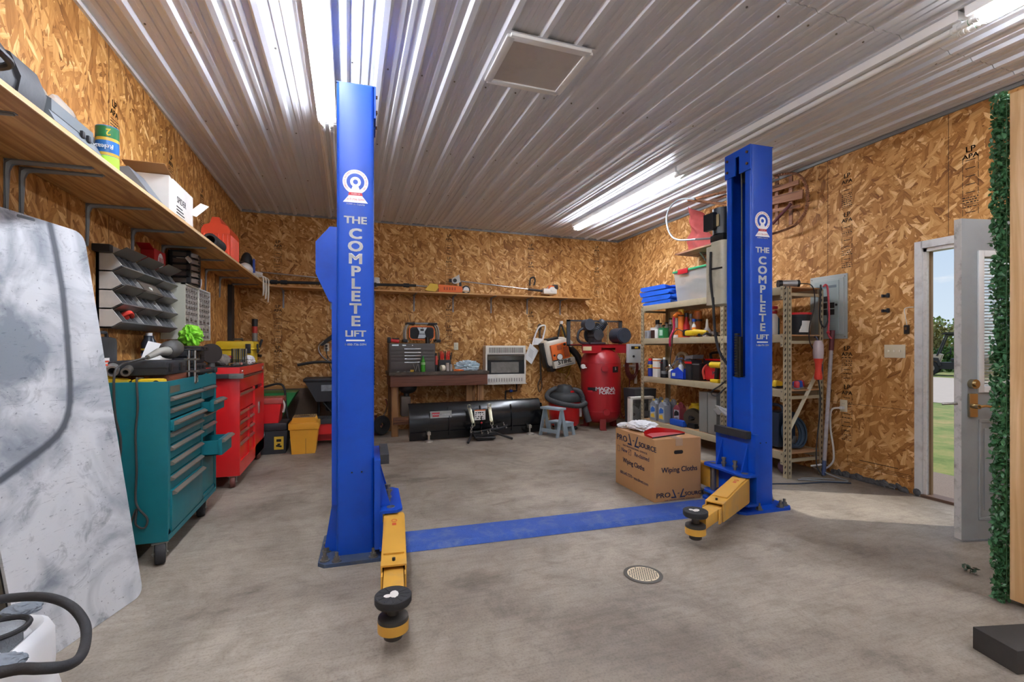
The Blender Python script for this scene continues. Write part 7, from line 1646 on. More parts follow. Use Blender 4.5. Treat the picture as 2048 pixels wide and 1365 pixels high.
mb = MB(); mb.tube(smooth_curve([(-.02, .09, .13), (0, 0, .17), (.02, -.04, .22), (.03, -.06, .29)]), .018, 8); mb.tube([(0, .06, .15), (-.02, .09, .09)], .01); mb.sph((0, .03, .15), .035, 10); part('gun_body', mb, M_CHROME, t)
t = thing('caddy', 'bright blue caddy holding white spray bottles on the third shelf', 'caddy', (3.98, SX(1361, 3.98), Z))
t.scale = (1, .88, 1)
mb = MB(); mb.prism([(-.15, 0), (.13, 0), (.13, .1), (-.02, .15), (-.15, .085)], -.06, -.055, 'x'); mb.prism([(-.15, 0), (.13, 0), (.13, .1), (-.02, .15), (-.15, .085)], .1, .105, 'x'); mb.bx((-.06, -.15, 0), (.105, .13, .006)); mb.bx((-.06, -.15, 0), (.105, -.145, .12)); mb.bx((-.06, .125, 0), (.105, .13, .1)); part('caddy_body', mb, pm('caddy_blue', '1c45c8', .4), t)
mb = MB(); mb.bx((-.062, .03, .035), (-.0595, .1, .075)); part('label', mb, pm('lbl_pale2', 'cfd5c8', .5), t)
for y, lab in ((.05, 'white trigger spray bottle in the blue caddy, the one nearer the spray gun'), (-.09, 'second white spray bottle in the blue caddy')):
    q = thing('spray_bottle', lab, 'bottle', (4.02, SX(1362, 3.98)+y, Z+.0065), group='spray bottles in the blue caddy')
    mb = MB(); mb.lathe(bot(.034, .2, .75, .35), n=16); part('bottle_body', mb, M_PW, q)
    mb = MB(); mb.cyl((0, 0, .2), (0, 0, .23), .017, n=10); mb.tube([(.0, -.03, .25), (0, .0, .255), (-.02, .05, .24)], .013, 8); mb.tube([(0, .02, .24), (-.01, .035, .19)], .006, 6); part('trigger', mb, pm('trigger_grey', '7a84a0', .4), q)
t = thing('fuel_jug', 'dirty beige jug with a hollow handle behind the blue caddy', 'jug', (4.18, SX(1366, 4.18), Z))
mb = MB(); mb.prism(rrect(.2, .2, .04, 4, 0, .1), -.06, .06, 'x'); mb.tube(smooth_curve([(0, .08, .19), (0, .1, .28), (0, .05, .32), (0, -.04, .31), (0, -.08, .26), (0, -.07, .18)]), .024, 8); part('jug_body', mb, pm('jug_beige', 'b7a684', .5, dirt='5d4a34', dirt_amt=.6), t)
t = thing('tool_case', 'tall black case beside the blue caddy with a red latch', 'case', (4.02, SX(1382.5, 4.0), Z))
mb = MB(); mb.bx((-.07, -.055, 0), (.1, .05, .25), bev=.012); part('case_body', mb, M_CASE, t)
mb = MB(); mb.bx((-.078, -.07, .2), (-.069, .05, .225)); part('latch', mb, M_RED, t)
mb = MB(); mb.prism([(-.07, .26), (.06, .26), (.08, .29), (-.08, .31)], -.06, .1, 'x'); part('lid', mb, pm('lid_smoke', '77787c', .3), t)
t = thing('battery_charger', 'black case with a glossy top handle in front of the black toolbox', 'case', (4.02, SX(1398, 4.0), Z))
mb = MB(); mb.bx((-.06, -.05, 0), (.1, .08, .21), bev=.014); part('case_body', mb, M_BLACK, t)
mb = MB(); mb.bx((-.062, -.048, .19), (-.056, .075, .2)); part('edge_trim', mb, M_GREYM, t)
t = thing('tool_box', 'black and red modular toolbox at the back of the third shelf', 'toolbox', (4.19, SX(1411, 4.1), Z))
mb = MB(); mb.bx((-.02, -.28, 0), (.16, .12, .26), bev=.012); part('box_body', mb, M_CASE, t)
mb = MB(); mb.bx((-.03, -.26, .24), (-.019, .08, .262)); part('latch', mb, M_RED, t)
mb = MB(); mb.tube(smooth_curve([(.05, .06, .26), (.04, .04, .33), (.04, -.2, .33), (.05, -.24, .26)]), .016); part('handle', mb, M_BLACK, t)
t = thing('tool_bag', 'bright red soft tool bag with white lettering on the third shelf', 'bag', (4.08, SX(1424, 4.03), Z))
mb = MB(); mb.box((0, 0, .1), (.14, .24, .19), bev=.05, seg=4); part('bag_body', mb, pm('bag_red', 'c21c24', .55, bump=.2), t)
mb = MB(); mb.tube(smooth_curve([(-.06, .11, .02), (-.075, .12, .12), (-.06, .07, .19), (-.05, -.05, .2)]), .014, 8); part('piping', mb, pm('piping_coral', 'd8584e', .5), t)
text('M', .06, M_WLET, t, (-.0715, -.05, .1), LEFTF, bold=.03)
t = thing('cordless_drill', 'yellow and black cordless drill standing on its battery at the shelf front', 'drill', (3.94, SX(1434, 3.94), Z))
mb = MB(); mb.bx((-.04, -.05, 0), (.04, .07, .04), bev=.008); part('battery', mb, M_TY, t)
mb = MB(); mb.box((0, 0, .1), (.04, .045, .14), (R(8), 0, 0), bev=.012); mb.cyl((0, .09, .2), (0, .14, .2), .022, .015, n=14); part('drill_grip', mb, M_BLACK, t)
mb = MB(); mb.cyl((0, -.08, .2), (0, .09, .2), .036, n=16); part('drill_body', mb, M_TY, t)
solo('pot_lid', MB().lathe([(0, 0), (.02, .0), (.035, .012), (0, .03)], (3.93, SX(1425, 3.93), Z), (0, R(-70), 0)).lathe([(0, 0), (.01, .02), (0, .03)], (3.93, SX(1425, 3.93), Z)), pm('lens_pale', 'd8b9ae', .3), 'small round pale lens at the shelf front before the drill', 'lens')
mb = MB(); mb.sph((4.05, SX(1450, 4.0), Z+.08), (.05, .05, .075), 14); solo('glove', mb, pm('glove_tan', 'c58a3a', .7), 'tan work glove tucked next to the drill by the column', 'glove')
mb = MB(); q = lambda px, py: at(px, py, X=3.86); mb.tube(smooth_curve([q(1452, 762), q(1440, 772), q(1425, 782), q(1424, 790), q(1434, 792), q(1445, 782), q(1452, 776)]), .008, 6); solo('extension_cord', mb, M_RUB, 'black cord loop hanging over the third shelf beam by the column', 'cord')
for k, (px, X, m, lab) in enumerate(((1560, 3.98, M_TY, 'yellow and black tool lying on the third shelf beside the near post'), (1594, 4.05, M_PR, 'red bag of tools on the third shelf under the black pail'), (1608, 4.12, M_PBL, 'blue tool handle on the third shelf under the black pail'), (1617, 4.2, M_PR, 'red wrapped item at the shelf corner near the work light'))):
    t = thing('hand_tool', lab, 'hand tool', (X, 3.34+.05*k if px > 1580 else SX(px, X)+.03, Z), k*.7)
    mb = MB(); mb.box((0, 0, .04), (.09, .05, .07), (0, .2, 0), bev=.018); part('tool_body', mb, m, t)
    mb = MB(); mb.box((.01, .0, .0125), (.1, .055, .024), bev=.006); part('tool_base', mb, M_BLACK if k == 0 else M_GREYM, t)
# ---- bottom shelf
Z = LV[0]+.001
M_JUG = pm('jug_grey', '8d9299', .4, var=.05)
jl = pm('jug_label_blue', '2b6bc0', .4)
def jug(px, X, lab, m=M_JUG, capm=M_POLEY, front=True, lm=jl, h=.3):
    t = thing('oil_jug', lab, 'jug', (X, SX(px, X), Z), group='oil jugs on the bottom shelf')
    mb = MB(); mb.prism([(-.065, 0), (.065, 0), (.065, h*.72), (.02, h*.88), (-.02, h*.9), (-.065, h*.75)], -.05, .05, 'x'); part('jug_body', mb, m, t)
    mb = MB(); mb.tube(smooth_curve([(0, -.045, h*.75), (0, -.05, h*.93), (0, -.01, h*.97), (0, .01, h*.88)]), .014, 8); part('jug_handle', mb, m, t)
    mb = MB(); mb.cyl((0, .03, h*.86), (0, .03, h*.96), .02, n=12); part('cap', mb, capm, t)
    if front:
        mb = MB(); mb.bx((-.0515, -.05, h*.12), (-.0495, .05, h*.66)); l = part('label', mb, pm('jug_label', 'b9bcc0', .4), t)
        mb = MB(); mb.prism([(-.045, h*.42), (.045, h*.36), (.045, h*.52), (.01, h*.64), (-.045, h*.56)], -.0528, -.0516, 'x'); part('label_print', mb, lm, l)
        mb = MB(); mb.prism([(-.045, h*.15), (.045, h*.15), (.045, h*.28), (-.02, h*.33)], -.0528, -.0516, 'x'); part('label_print', mb, M_POLEY if lm is jl else M_GREYM, l)
    return t
jug(1312, 3.98, 'grey oil jug with a blue label at the far end of the bottom shelf'); jug(1329, 3.98, 'grey oil jug with a blue label, next to the pink jug')
jug(1320, 4.12, 'grey oil jug standing behind the far front one', front=False); jug(1332, 4.12, 'grey oil jug standing behind the gap of the two front ones', front=False); jug(1345, 4.12, 'grey oil jug behind the pink jug', front=False)
jug(1359.5, 4.07, 'pink translucent jug with a black label', pm('jug_pink', 'a8545e', .25, var=.2, alpha=.95), M_POLEY, True, M_DARK, .28)
solo('small_case', MB().bx((3.93, SX(1366, 3.93), Z), (4.0, SX(1339, 3.93), Z+.075), bev=.01), M_PBL, 'flat blue plastic case lying before the pink jug', 'case')
t = thing('bench_grinder', 'dark bench grinder wheel with a steel guard on the bottom shelf', 'grinder', (4.02, SX(1384, 4.0), Z))
mb = MB(); mb.lathe([(.03, -.03), (.115, -.03), (.12, 0), (.115, .03), (.03, .03), (.03, -.03)], (0, 0, .125), (0, R(80), .4), 28); part('wheel_guard', mb, pm('guard_steel', '5c554c', .35, .7, .3), t)
mb = MB(); mb.cyl((-.05, 0, .125), (.05, 0, .125), .03); mb.tube([(-.06, -.1, .14), (-.06, .02, .1)], .006); mb.box((.02, 0, .03), (.12, .14, .06)); mb.cyl((.04, -.1, .12), (.12, -.14, .12), .07); part('motor', mb, M_DARK, t)
lathe_thing('jar', 'yellow round container behind the grinder wheel', 'container', 1390, 4.2, Z, [(0, 0), (.07, 0), (.08, .22), (.06, .25), (0, .25)], M_TY, (.25, .28, .05), M_TY)
for px, X, lab in ((1406, 3.94, 'grey metal panel standing upright, the one nearer the grinder'), (1424, 3.93, 'second grey metal panel standing beside the first on the bottom shelf')):
    y = SX(px, X); solo('metal_panel', MB().bx((X, y-.068, Z), (X+.2, y+.068, Z+.47), bev=.004), pm('panel_grey', '8f908c', .45, .3, .08, dirt='6b6258', dirt_amt=.3), lab, 'panel', 'grey metal panels')
t = thing('power_supply', 'grey slotted equipment box beside the metal panels', 'box', (4.015, SX(1446, 3.95)-.05, Z))
mb = MB(); mb.bx((-.05, -.1, 0), (.27, .12, .45), bev=.006); part('box_body', mb, pm('equip_grey', '74777a', .5, .2), t)
mb = MB()
for k in range(4): mb.bx((-.053, -.07, .33+k*.025), (-.0495, .06, .345+k*.025))
mb.bx((-.053, -.09, .05), (-.0495, .1, .2)); part('vent_slot', mb, M_DARK, t)
mb = cloth((3.93, SX(1448, 3.93), .80-.28), .09, .16, .15, 61, 14, .3); o = solo('shop_rag', mb, pm('rag_white', 'e9eaec', .9, var=.06), 'white rag hanging off the grey equipment box by the column', 'rag'); o.rotation_euler = (0, R(-60), 0)
t = thing('welder', 'orange and black welder with coiled cables on the bottom shelf', 'welder', (4.0, 3.73, Z))
mb = MB(); mb.bx((-.07, -.04, .03), (.1, .2, .33), bev=.015); ob = part('case_body', mb, M_ORG, t)
mb = MB(); mb.bx((-.065, -.24, .02), (.16, -.04, .36), bev=.02); mb.bx((-.07, -.04, 0), (.1, .2, .03)); mb.tube(smooth_curve([(.05, .12, .33), (.05, .1, .4), (.05, -.14, .42), (.05, -.2, .36)]), .016); part('case_front', mb, pm('welder_navy', '17273c', .45), t)
text('N', .06, M_WLET, ob, (-.0706, -.02, .2), LEFTF, bold=.02)
M_CBL = pm('cable_slate', '33475a', .45)
for k in range(6):
    rr = .13+.008*(k % 3); cx = .06+.012*k; mb = MB(); mb.tube([(cx+rr*.85*math.cos(a*PI/12+.2), -.27+.0*k-.012*(k % 2), .165+rr*math.sin(a*PI/12)) for a in range(24)], .011, 6, closed=True); part('cable_coil', mb, M_CBL, t)
mb = MB()
for k in range(20):
    a = R(200+k*8); mb.box((.08+.07*math.cos(a), -.242, .13+.08*math.sin(a)), (.055, .003, .006), (0, -a, 0))
part('cooling_fan', mb, M_GREYM, t, kind='stuff')
solo('rock_chunk', MB().sph((4.02, 3.5, .07), (.06, .06, .07), 10), pm('rock_plum', '5e4657', .9, var=.5, scale=20, bump=.6), 'plum-coloured rough lump on the floor under the shelving', 'lump')
# ================================================================== ON AND AGAINST THE RIGHT WALL
def on_wall(px, py, X=XR): return at(px, py, X=X)
c = on_wall(1658, 612)
t = thing('breaker_box', 'grey electrical breaker panel on the wall above the shelving end', 'breaker panel', (XR-.001, 3.41, 1.32))
mb = MB(); mb.bx((-.012, -.19, 0), (0, .19, .625), bev=.003); mb.bx((-.022, -.16, .04), (-.01, .16, .59), bev=.004); part('panel_cover', mb, pm('panel_light', '9ea49f', .45, .1, .04), t)
mb = MB(); mb.bx((-.03, -.12, .05), (-.021, .13, .57), bev=.003); dr = part('panel_door', mb, pm('panel_green', '8e9a97', .45), t)
mb = MB(); mb.bx((-.0305, -.1, .5), (-.0295, .11, .525)); part('door_recess', mb, pm('recess', '6b7a80', .5), dr)
mb = MB(); mb.bx((-.031, -.03, .37), (-.0295, .03, .42))
for y in (-.06, .015):
    for z in (.235, .3): mb.bx((-.031, y-.02, z), (-.0295, y+.035, z+.055))
part('breaker', mb, M_DARK, dr)
mb = MB()
for k in range(6): mb.bx((-.0308, -.09, .08+k*.022), (-.0299, .07, .083+k*.022))
mb.bx((-.0308, -.012, .07), (-.0299, -.008, .22)); part('directory_line', mb, M_GREYM, dr)
mb = MB(); mb.cyl((-.03, -.1, .33), (-.036, -.1, .33), .012, n=8); part('latch', mb, M_DARK, dr)
for y, z in ((-.17, .6), (.17, .6), (-.17, .02), (.17, .02)): mb = MB(); mb.cyl((-.012, y, z), (-.016, y, z), .006, n=8); part('screw', mb, M_STEEL, t)
p = on_wall(1790, 703); o = outlet('light_switch', (XR-.001, p.y, p.z), -PI/2, 'ivory three-gang light switch plate beside the doorway', 3)
for k, (x, y) in enumerate(((1773, 592), (1773, 622))):
    p = on_wall(x, y); t = thing('wall_hook', ('upper', 'lower')[k]+' of the two small black clips on the wall above the switches', 'clip', (XR-.001, p.y, p.z), group='black wall clips')
    mb = MB(); mb.bx((-.012, -.03, -.012), (0, .035, .012), bev=.003); part('clip_base', mb, pm('clip_navy', '1d2530', .5), t)
    mb = MB(); mb.bx((-.035, -.036, -.02), (-.012, -.02, .02), bev=.004); mb.bx((-.03, .012, -.012), (-.012, .024, .012)); part('clip_jaw', mb, pm('clip_navy', '1d2530', .5), t)
p = on_wall(1815, 659); t = thing('door_sensor', 'small black box on the wall by the doorway with a white wire', 'sensor', (XR-.001, p.y, p.z))
mb = MB(); mb.bx((-.02, -.018, -.04), (0, .018, .035), bev=.004); part('sensor_box', mb, M_BLACK, t)
mb = MB(); mb.bx((-.0215, -.008, -.005), (-.0195, .008, .02)); part('indicator', mb, M_CHROME, t)
mb = MB(); mb.tube(smooth_curve([(-.006, .0, .035), (-.006, .01, .1), (-.006, .02, .17), (-.006, -.01, .185), (-.006, -.05, .185)]), .003, 6); part('wire', mb, M_WHITE, t)
p = on_wall(1688, 812); o = outlet('wall_outlet', (XR-.001, p.y, p.z), -PI/2, 'almond outlet low on the right wall with a white cord plugged in')
q = Vector((XR-.03, p.y, p.z-.02)); fl = at(1668, 930, X=4.35)
mb = MB(); mb.box((q.x, q.y, q.z), (.04, .03, .028), bev=.006); mb.tube(smooth_curve([q+Vector((-.01, .01, 0)), q+Vector((-.03, .08, -.03)), q+Vector((-.03, .09, -.2)), q+Vector((-.03, .06, -.4)), q+Vector((-.04, .06, -.53)), q+Vector((-.09, .12, -.61)), q+Vector((-.12, .2, -.6)), (4.25, 3.3, .12), (4.18, 3.35, .1)]), .009, 8)
solo('extension_cord', mb, pm('cord_white', 'd8d6d2', .5), 'white extension cord running from the low outlet down to the floor', 'cord')
mb = MB(); mb.tube(smooth_curve([(4.25, 3.26, .055), (4.34, 3.2, .012), (4.33, 3.1, .008), (4.22, 3.12, .008), (4.05, 3.24, .008), (3.93, 3.28, .012)]), .006, 6); mb.tube(smooth_curve([(4.24, 3.16, .018), (4.1, 3.24, .02), (3.98, 3.29, .018)]), .005, 6)
solo('wire_coil', mb, pm('wire_grey', '9aa0a4', .5, .3), 'grey twisted wire lying on the floor at the foot of the shelving', 'wire')
mb = MB(); mb.tube(smooth_curve([(3.3, 3.30, .006), (3.6, 3.27, .006), (3.82, 3.2, .006), (4.0, 3.17, .006), (4.15, 3.14, .006), (4.3, 3.05, .006)]), .0055, 6)
solo('extension_cord', mb, pm('cord_navy', '24344a', .5), 'dark blue cord snaking on the floor behind the far column', 'cord')
pt_, pb_ = Vector((4.42, 3.315, 1.40)), at(1650, 935, X=4.27)
pb_ = Vector((4.27, 3.29, .02))
t = thing('shovel_pole', 'whitish metal pole with a maroon grip leaning on the wall under the breaker panel', 'pole', pb_)
d = pt_-pb_
mb = MB(); mb.cyl((0, 0, 0), d*.86, .017, n=14); part('pole', mb, pm('pole_white', 'b3aeb0', .55, var=.15, dirt='6d6a70', dirt_amt=.6, dirt_scale=25), t)
mb = MB(); mb.cyl(d*.86, d, .022, n=14); part('grip', mb, pm('grip_maroon', '5a2329', .5), t)
mb = MB(); mb.cyl(d*.0, d*.1, .018, n=14); part('foot_paint', mb, pm('foot_blue', '4a5a80', .6, var=.4), t)
# work light hung on the near rear post
wl = at(1645, 735, X=4.30)
t = thing('work_light', 'red-handled work light hanging from the shelving post, cord dangling', 'work light', (4.215, 3.30, .93))
mb = MB(); mb.lathe([(0, 0), (.03, 0), (.036, .02), (.026, .1), (.03, .16), (.042, .2), (0, .21)], n=20); part('handle', mb, pm('light_red', 'd8402e', .4), t)
mb = MB(); mb.lathe([(.042, .2), (.046, .25), (.045, .33), (.03, .37), (0, .375)], n=20); part('lamp_guard', mb, pm('light_clear', 'd5c6c8', .15, var=.1, alpha=.8), t)
mb = MB(); mb.cyl((0, 0, .21), (0, 0, .35), .028, n=14); part('lamp_tube', mb, M_WHITE, t)
mb = MB(); mb.bx((.02, -.02, .05), (.034, .02, .15), bev=.004); mb.tube(smooth_curve([(0, 0, .37), (-.01, .02, .41), (.0, .04, .4)]), .006); part('switch', mb, pm('light_navy', '2a3050', .4), t)
mb = MB(); mb.tube(smooth_curve([(0, 0, 0), (.01, -.01, -.12), (.01, -.01, -.3), (-.02, -.01, -.5), (-.04, -.01, -.7), (-.04, -.02, -.82), (-.02, -.06, -.9)]), .006, 6); part('cord', mb, M_RUB, t)
t = thing('bungee_cord', 'red and white bungee cord looped over the shelving post', 'bungee cord', (4.345, 3.335, 1.35))
mb = MB(); mb.tube(smooth_curve([(-.02, 0, .47), (.0, -.01, .49), (.02, -.015, .44), (.03, -.02, .2), (.02, -.02, .02), (.05, -.03, -.03)]), .009, 6); part('cord', mb, pm('bungee_red', 'b3404a', .6, var=.5, scale=120), t)
mb = MB(); mb.sph((.02, -.02, .03), .016, 8); part('hook', mb, pm('bungee_hook', 'b02030', .4), t)
mb = MB(); mb.tube(smooth_curve([(4.31, 3.35, 1.84), (4.28, 3.33, 1.7), (4.27, 3.325, 1.5), (4.32, 3.32, 1.43), (4.37, 3.32, 1.5), (4.36, 3.33, 1.6)]), .008, 6); solo('cable_loop', mb, M_RUB, 'black cable loop hanging on the shelving post beside the bungee cord', 'cable')
# sled on the wall
M_SLED = wood('sled_wood', '5c3a28', '9a6a4c', 1, .7, 1.2, 6)
t = thing('wooden_sled', 'old wooden sled with a bent bow hung high on the right wall', 'sled', (4.38, 4.5, 2.7))
so_ = Vector((4.38, 4.5, 2.7))
def wp(x, y, X=4.38): return at(x, y, X=X)-so_
mb = MB(); bow = smooth_curve([wp(1550, 352), wp(1585, 347), wp(1604, 356), wp(1615, 385), wp(1612, 420), wp(1596, 445), wp(1575, 458), wp(1545, 468)], 8)
for a, b2 in zip(bow, bow[1:]): mb.cyl(a, b2, .012, n=6)
for p_ in bow: mb.sph(p_, (.025, .012, .012), 6)
part('bow', mb, M_SLED, t)
def slat(p_, q, w, th=.014, X=4.38):
    a, b2 = wp(*p_, X), wp(*q, X); d = b2-a; mb = MB(); mb.box((a+b2)/2, (th, d.length, w), (math.atan2(d.z, d.y) if d.y > 0 else math.atan2(-d.z, -d.y), 0, 0), bev=.003); return part('slat', mb, M_SLED, t)
slat((1598, 364), (1500, 395), .05); slat((1606, 388), (1500, 412), .09); slat((1600, 412), (1385, 452), .03, .014, 4.4); slat((1560, 372), (1390, 403), .03); slat((1545, 430), (1440, 420), .04)
for x in (1584, 1556): 
    a, b2 = wp(x, 352, 4.41), wp(x-4, 450, 4.41); mb = MB(); mb.box((a+b2)/2, (.016, .04, (a-b2).length)); part('crosspiece', mb, M_SLED, t)
mb = MB(); mb.cyl(wp(1545, 448, 4.35), wp(1582, 408, 4.35), .016, n=8); part('rope', mb, pm('rope_maroon', '5a2a30', .8), t)
mb = MB()
for a, b2 in (((1452, 384), (1375, 401)), ((1452, 409), (1378, 400))): mb.cyl(wp(*a, 4.05), wp(*b2, 3.72), .016, n=8)
part('draw_bar', mb, M_SLED, t)
mb = MB(); mb.tube(smooth_curve([wp(*q, 3.72) for q in ((1390, 398), (1360, 399), (1340, 415), (1333, 440), (1340, 468), (1356, 480), (1392, 479))]), .011, 8); part('runner_loop', mb, pm('runner_steel', '8b8f90', .4, .6, .2), t)
mb = MB(); mb.tube(smooth_curve([wp(1452, 384, 4.05), wp(1490, 378, 4.2), wp(1560, 358)]), .012); mb.tube([wp(1392, 479, 3.72), wp(1500, 472, 4.2)], .012); part('runner', mb, pm('runner_steel', '8b8f90', .4, .6, .2), t)
p0 = at(1366, 510, X=XR-.001); p1 = at(1436, 496, X=4.3)
t = thing('plank_shelf', 'short weathered board shelf on the wall under the hanging sled', 'shelf', (XR, 5.0, 2.47))
mb = MB(); mb.bx((-.37, -.55, 0), (-.001, .28, .02)); part('shelf_board', mb, M_SLED, t)
mb = MB(); mb.tube([(-.005, 0, -.2), (-.2, 0, -.001)], .01); mb.bx((-.2, -.01, -.012), (-.001, .01, -.001)); part('shelf_bracket', mb, M_STEEL, t)
# red folded cloth on that board
mb = MB()
def rc(u, v):
    z = 2.491+.6*v*(1-.35*u*v); y = 5.12-.42*u*(1-.25*v)+.02*math.sin(9*v+4*u); x = 4.2+.04*math.sin(8*u+2*v)+.02*math.sin(17*v+5*u); return Vector((x, y, z))
mb.grid(rc, 16, 20, thick=.012); solo('red_jacket', mb, pm('cloth_red', 'cc6560', .85, var=.2, bump=.3, scale=14), 'faded red canvas cloth slumped on the small shelf below the sled', 'cloth')
# power unit of the lift on the rear of the far column
cxl, cyl_ = loc_((3.03, 3.24, 0))
mb = MB(); mb.prism(rrect(.20, .24, .05, 5, cxl, cyl_), 1.60, 2.10, 'z'); mb.prism(rrect(.15, .18, .05, 5, cxl, cyl_), 2.10, 2.14, 'z'); part('fluid_reservoir', mb, pm('reservoir_cream', 'bdb9a4', .35, var=.2, scale=7, dirt='5d5238', dirt_amt=.6, dirt_scale=5), LIFT, label='cream plastic hydraulic reservoir')
mb = MB(); mb.bx((cxl-.07, cyl_-.08, 2.141), (cxl+.07, cyl_+.08, 2.2), bev=.01); mb.cyl((cxl, cyl_, 2.2), (cxl, cyl_, 2.42), .085, n=24); mb.bx((cxl-.12, cyl_-.02, 2.24), (cxl-.08, cyl_+.1, 2.38)); part('pump_motor', mb, pm('motor_black', '202428', .35), LIFT)
mb = MB(); mb.bx((cxl-.03, cyl_-.12, 2.0), (cxl+.0, cyl_-.115, 2.08)); mb.bx((cxl-.088, cyl_-.05, 2.26), (cxl-.084, cyl_-.01, 2.36)); part('motor_label', mb, pm('label_tan', 'b0a078', .5), LIFT)
mb = MB(); mb.tube([(cxl-.12, cyl_-.0, 1.9), (cxl-.1, cyl_-.1, 1.9)], .007); part('pump_lever', mb, M_DARK, LIFT)
mb = MB(); mb.tube(smooth_curve([(cxl-.1, cyl_, 1.66), (cxl-.105, cyl_-.02, 1.4), (cxl-.09, cyl_-.06, 1.2), (cxl-.03, cyl_-.12, 1.06)]), .011, 8); mb.tube(smooth_curve([(cxl-.11, cyl_+.02, 2.05), (cxl-.115, cyl_+.02, 1.95), (cxl-.112, cyl_+.02, 1.8), (cxl-.1, cyl_, 1.6)]), .01, 8); part('hydraulic_hose', mb, M_RUB, LIFT)
# ================================================================== CARTON OF WIPING CLOTHS
t = thing('carton', 'large brown cardboard carton printed Wiping Cloths between the lift columns', 'box', (2.295, 3.185, 0), rz=R(-2))
BX, BY, BH = .44, .61, .495
M_KR = pm('kraft_board', 'b4875a', .8, var=.05, scale=4, dirt='a07446', dirt_amt=.3)
mb = MB(); mb.bx((0, 0, 0), (BX, BY, BH), bev=.004); part('carton_body', mb, M_KR, t)
mb = MB(); mb.bx((.0, 0, BH), (BX, BY*.497, BH+.004)); mb.bx((0, BY*.503, BH), (BX, BY, BH+.004)); part('flap', mb, M_KR, t)
mb = MB(); mb.bx((BX*.45, -.0012, BH-.055), (BX*.6, .0, BH+.005)); mb.bx((BX*.45, 0, BH+.004), (BX*.6, BY, BH+.0052)); part('packing_tape', mb, pm('tape', 'c0a084', .3, alpha=.8), t)
mb = MB(); mb.prism(rrect(.085, .03, .014, 5, .225, BH-.105), -.0015, .001, 'y'); part('hand_hole', mb, M_DARK, t)
M_PRT = pm('print_navy', '1d2c50', .7)
text('Wiping Cloths', .058, M_PRT, t, (.235, -.001, .25), FRONT, bold=.012)
def logo(loc, rot, s):
    e = bpy.data.objects.new('printed_logo', None); e.location = loc; e.rotation_euler = rot; link(e, t)
    text('PRO', .058*s, M_PRT, e, (-.155*s, 0, 0), (0, 0, 0), bold=.015, wx=1.3); text('SOURCE', .046*s, M_PRT, e, (.165*s, -.004, 0), (0, 0, 0), bold=.02, wx=1.15)
    mb = MB(); mb.prism([(-.075*s, -.03*s), (-.02*s, -.03*s), (-.055*s, .045*s), (-.066*s, .045*s), (-.04*s, -.018*s), (-.075*s, -.018*s)], 0, .0006, 'z'); mb.prism([(.068*s, -.03*s), (.068*s, -.018*s), (.03*s, -.018*s), (.056*s, .045*s), (.045*s, .045*s), (.01*s, -.03*s)][::-1], 0, .0006, 'z'); mb.bx((-.01*s, .005*s, 0), (.008*s, .012*s, .0006)); part('lettering', mb, M_PRT, e)
    text('THE PROFESSIONAL CHOICE', .017*s, M_PRT, e, (.01*s, -.046*s, 0), (0, 0, 0), spacing=1.25, bold=.0, wx=1.15)
logo((.225, -.0012, .05), FRONT, .92)
logo((-.0012, BY/2-.0, BH-.07), LEFTF, 1.25)
text('New', .05, M_PRT, t, (-.0012, .455, .325), LEFTF); text('Re-claimed', .05, M_PRT, t, (-.0012, .18, .325), LEFTF)
text('Wiping Cloths', .058, M_PRT, t, (-.0012, .31, .235), LEFTF, bold=.012); text('800.645.7270 \u2022 mscdirect.com', .038, M_PRT, t, (-.0012, .305, .12), LEFTF, wx=.95)
mb = MB()
for y0 in (.555, .365):
    for a in ((y0-.02, .30, y0-.018, .35), (y0+.02, .30, y0+.022, .35), (y0-.02, .30, y0+.022, .302), (y0-.02, .348, y0+.022, .35)): mb.bx((-.0012, a[0], a[1]), (.0, a[2], a[3]))
mb.prism([(.385, .32), (.38, .315), (.352, .345), (.356, .348), (.374, .322)][::-1], -.0013, 0, 'x'); part('lettering', mb, M_PRT, t)
tt = BH+.0055
def cw(x, y, z): return Matrix.Translation((2.295, 3.185, 0)) @ Matrix.Rotation(R(-2), 4, 'Z') @ Vector((x, y, z))
q = cw(.16, .42, tt); mb = rag(q, .26, .28, .085, 51); solo('wiping_cloth', mb, pm('rag_white', 'e9eaec', .9, var=.06), 'heap of white wiping cloths on top of the carton', 'cloth')
q = cw(.06, .575, tt); mb = rag(q, .13, .07, .05, 53); solo('wiping_cloth', mb, pm('rag_white', 'e9eaec', .9, var=.06), 'smaller white cloth at the far corner of the carton top', 'cloth')
q = cw(.2, .14, tt)
t = thing('dust_pan', 'red dustpan-shaped plastic tray lying on the carton in front of the cloths', 'tray', q, rz=R(6))
mb = MB(); out = [(-.19, -.06), (.19, -.02), (.15, .05), (.06, .1), (-.06, .11), (-.17, .06)]
mb.prism(out, 0, .006, 'z'); mm = [Vector((*p, 0)) for p in out]
part('tray_floor', mb, pm('tray_pink', 'c4575a', .35), t)
mb = MB(); rim = smooth_curve([mm[1], mm[2]*1.02, mm[3], mm[4], mm[5], mm[0]], 5)
A = [mb.bm.verts.new(p+Vector((0, 0, .002))) for p in rim]; B = [mb.bm.verts.new(p*1.04+Vector((0, 0, .05-.035*abs(k/(len(rim)-1)-.5)*2))) for k, p in enumerate(rim)]
fs = [mb.bm.faces.new((A[k], A[k+1], B[k+1], B[k])) for k in range(len(rim)-1)]; bmesh.ops.solidify(mb.bm, geom=fs, thickness=.005); part('tray_rim', mb, M_RED, t)
mb = MB(); mb.tube([mm[0]+Vector((0, 0, .005)), mm[1]+Vector((0, 0, .005))], .005, 6); part('tray_lip', mb, M_DARK, t)
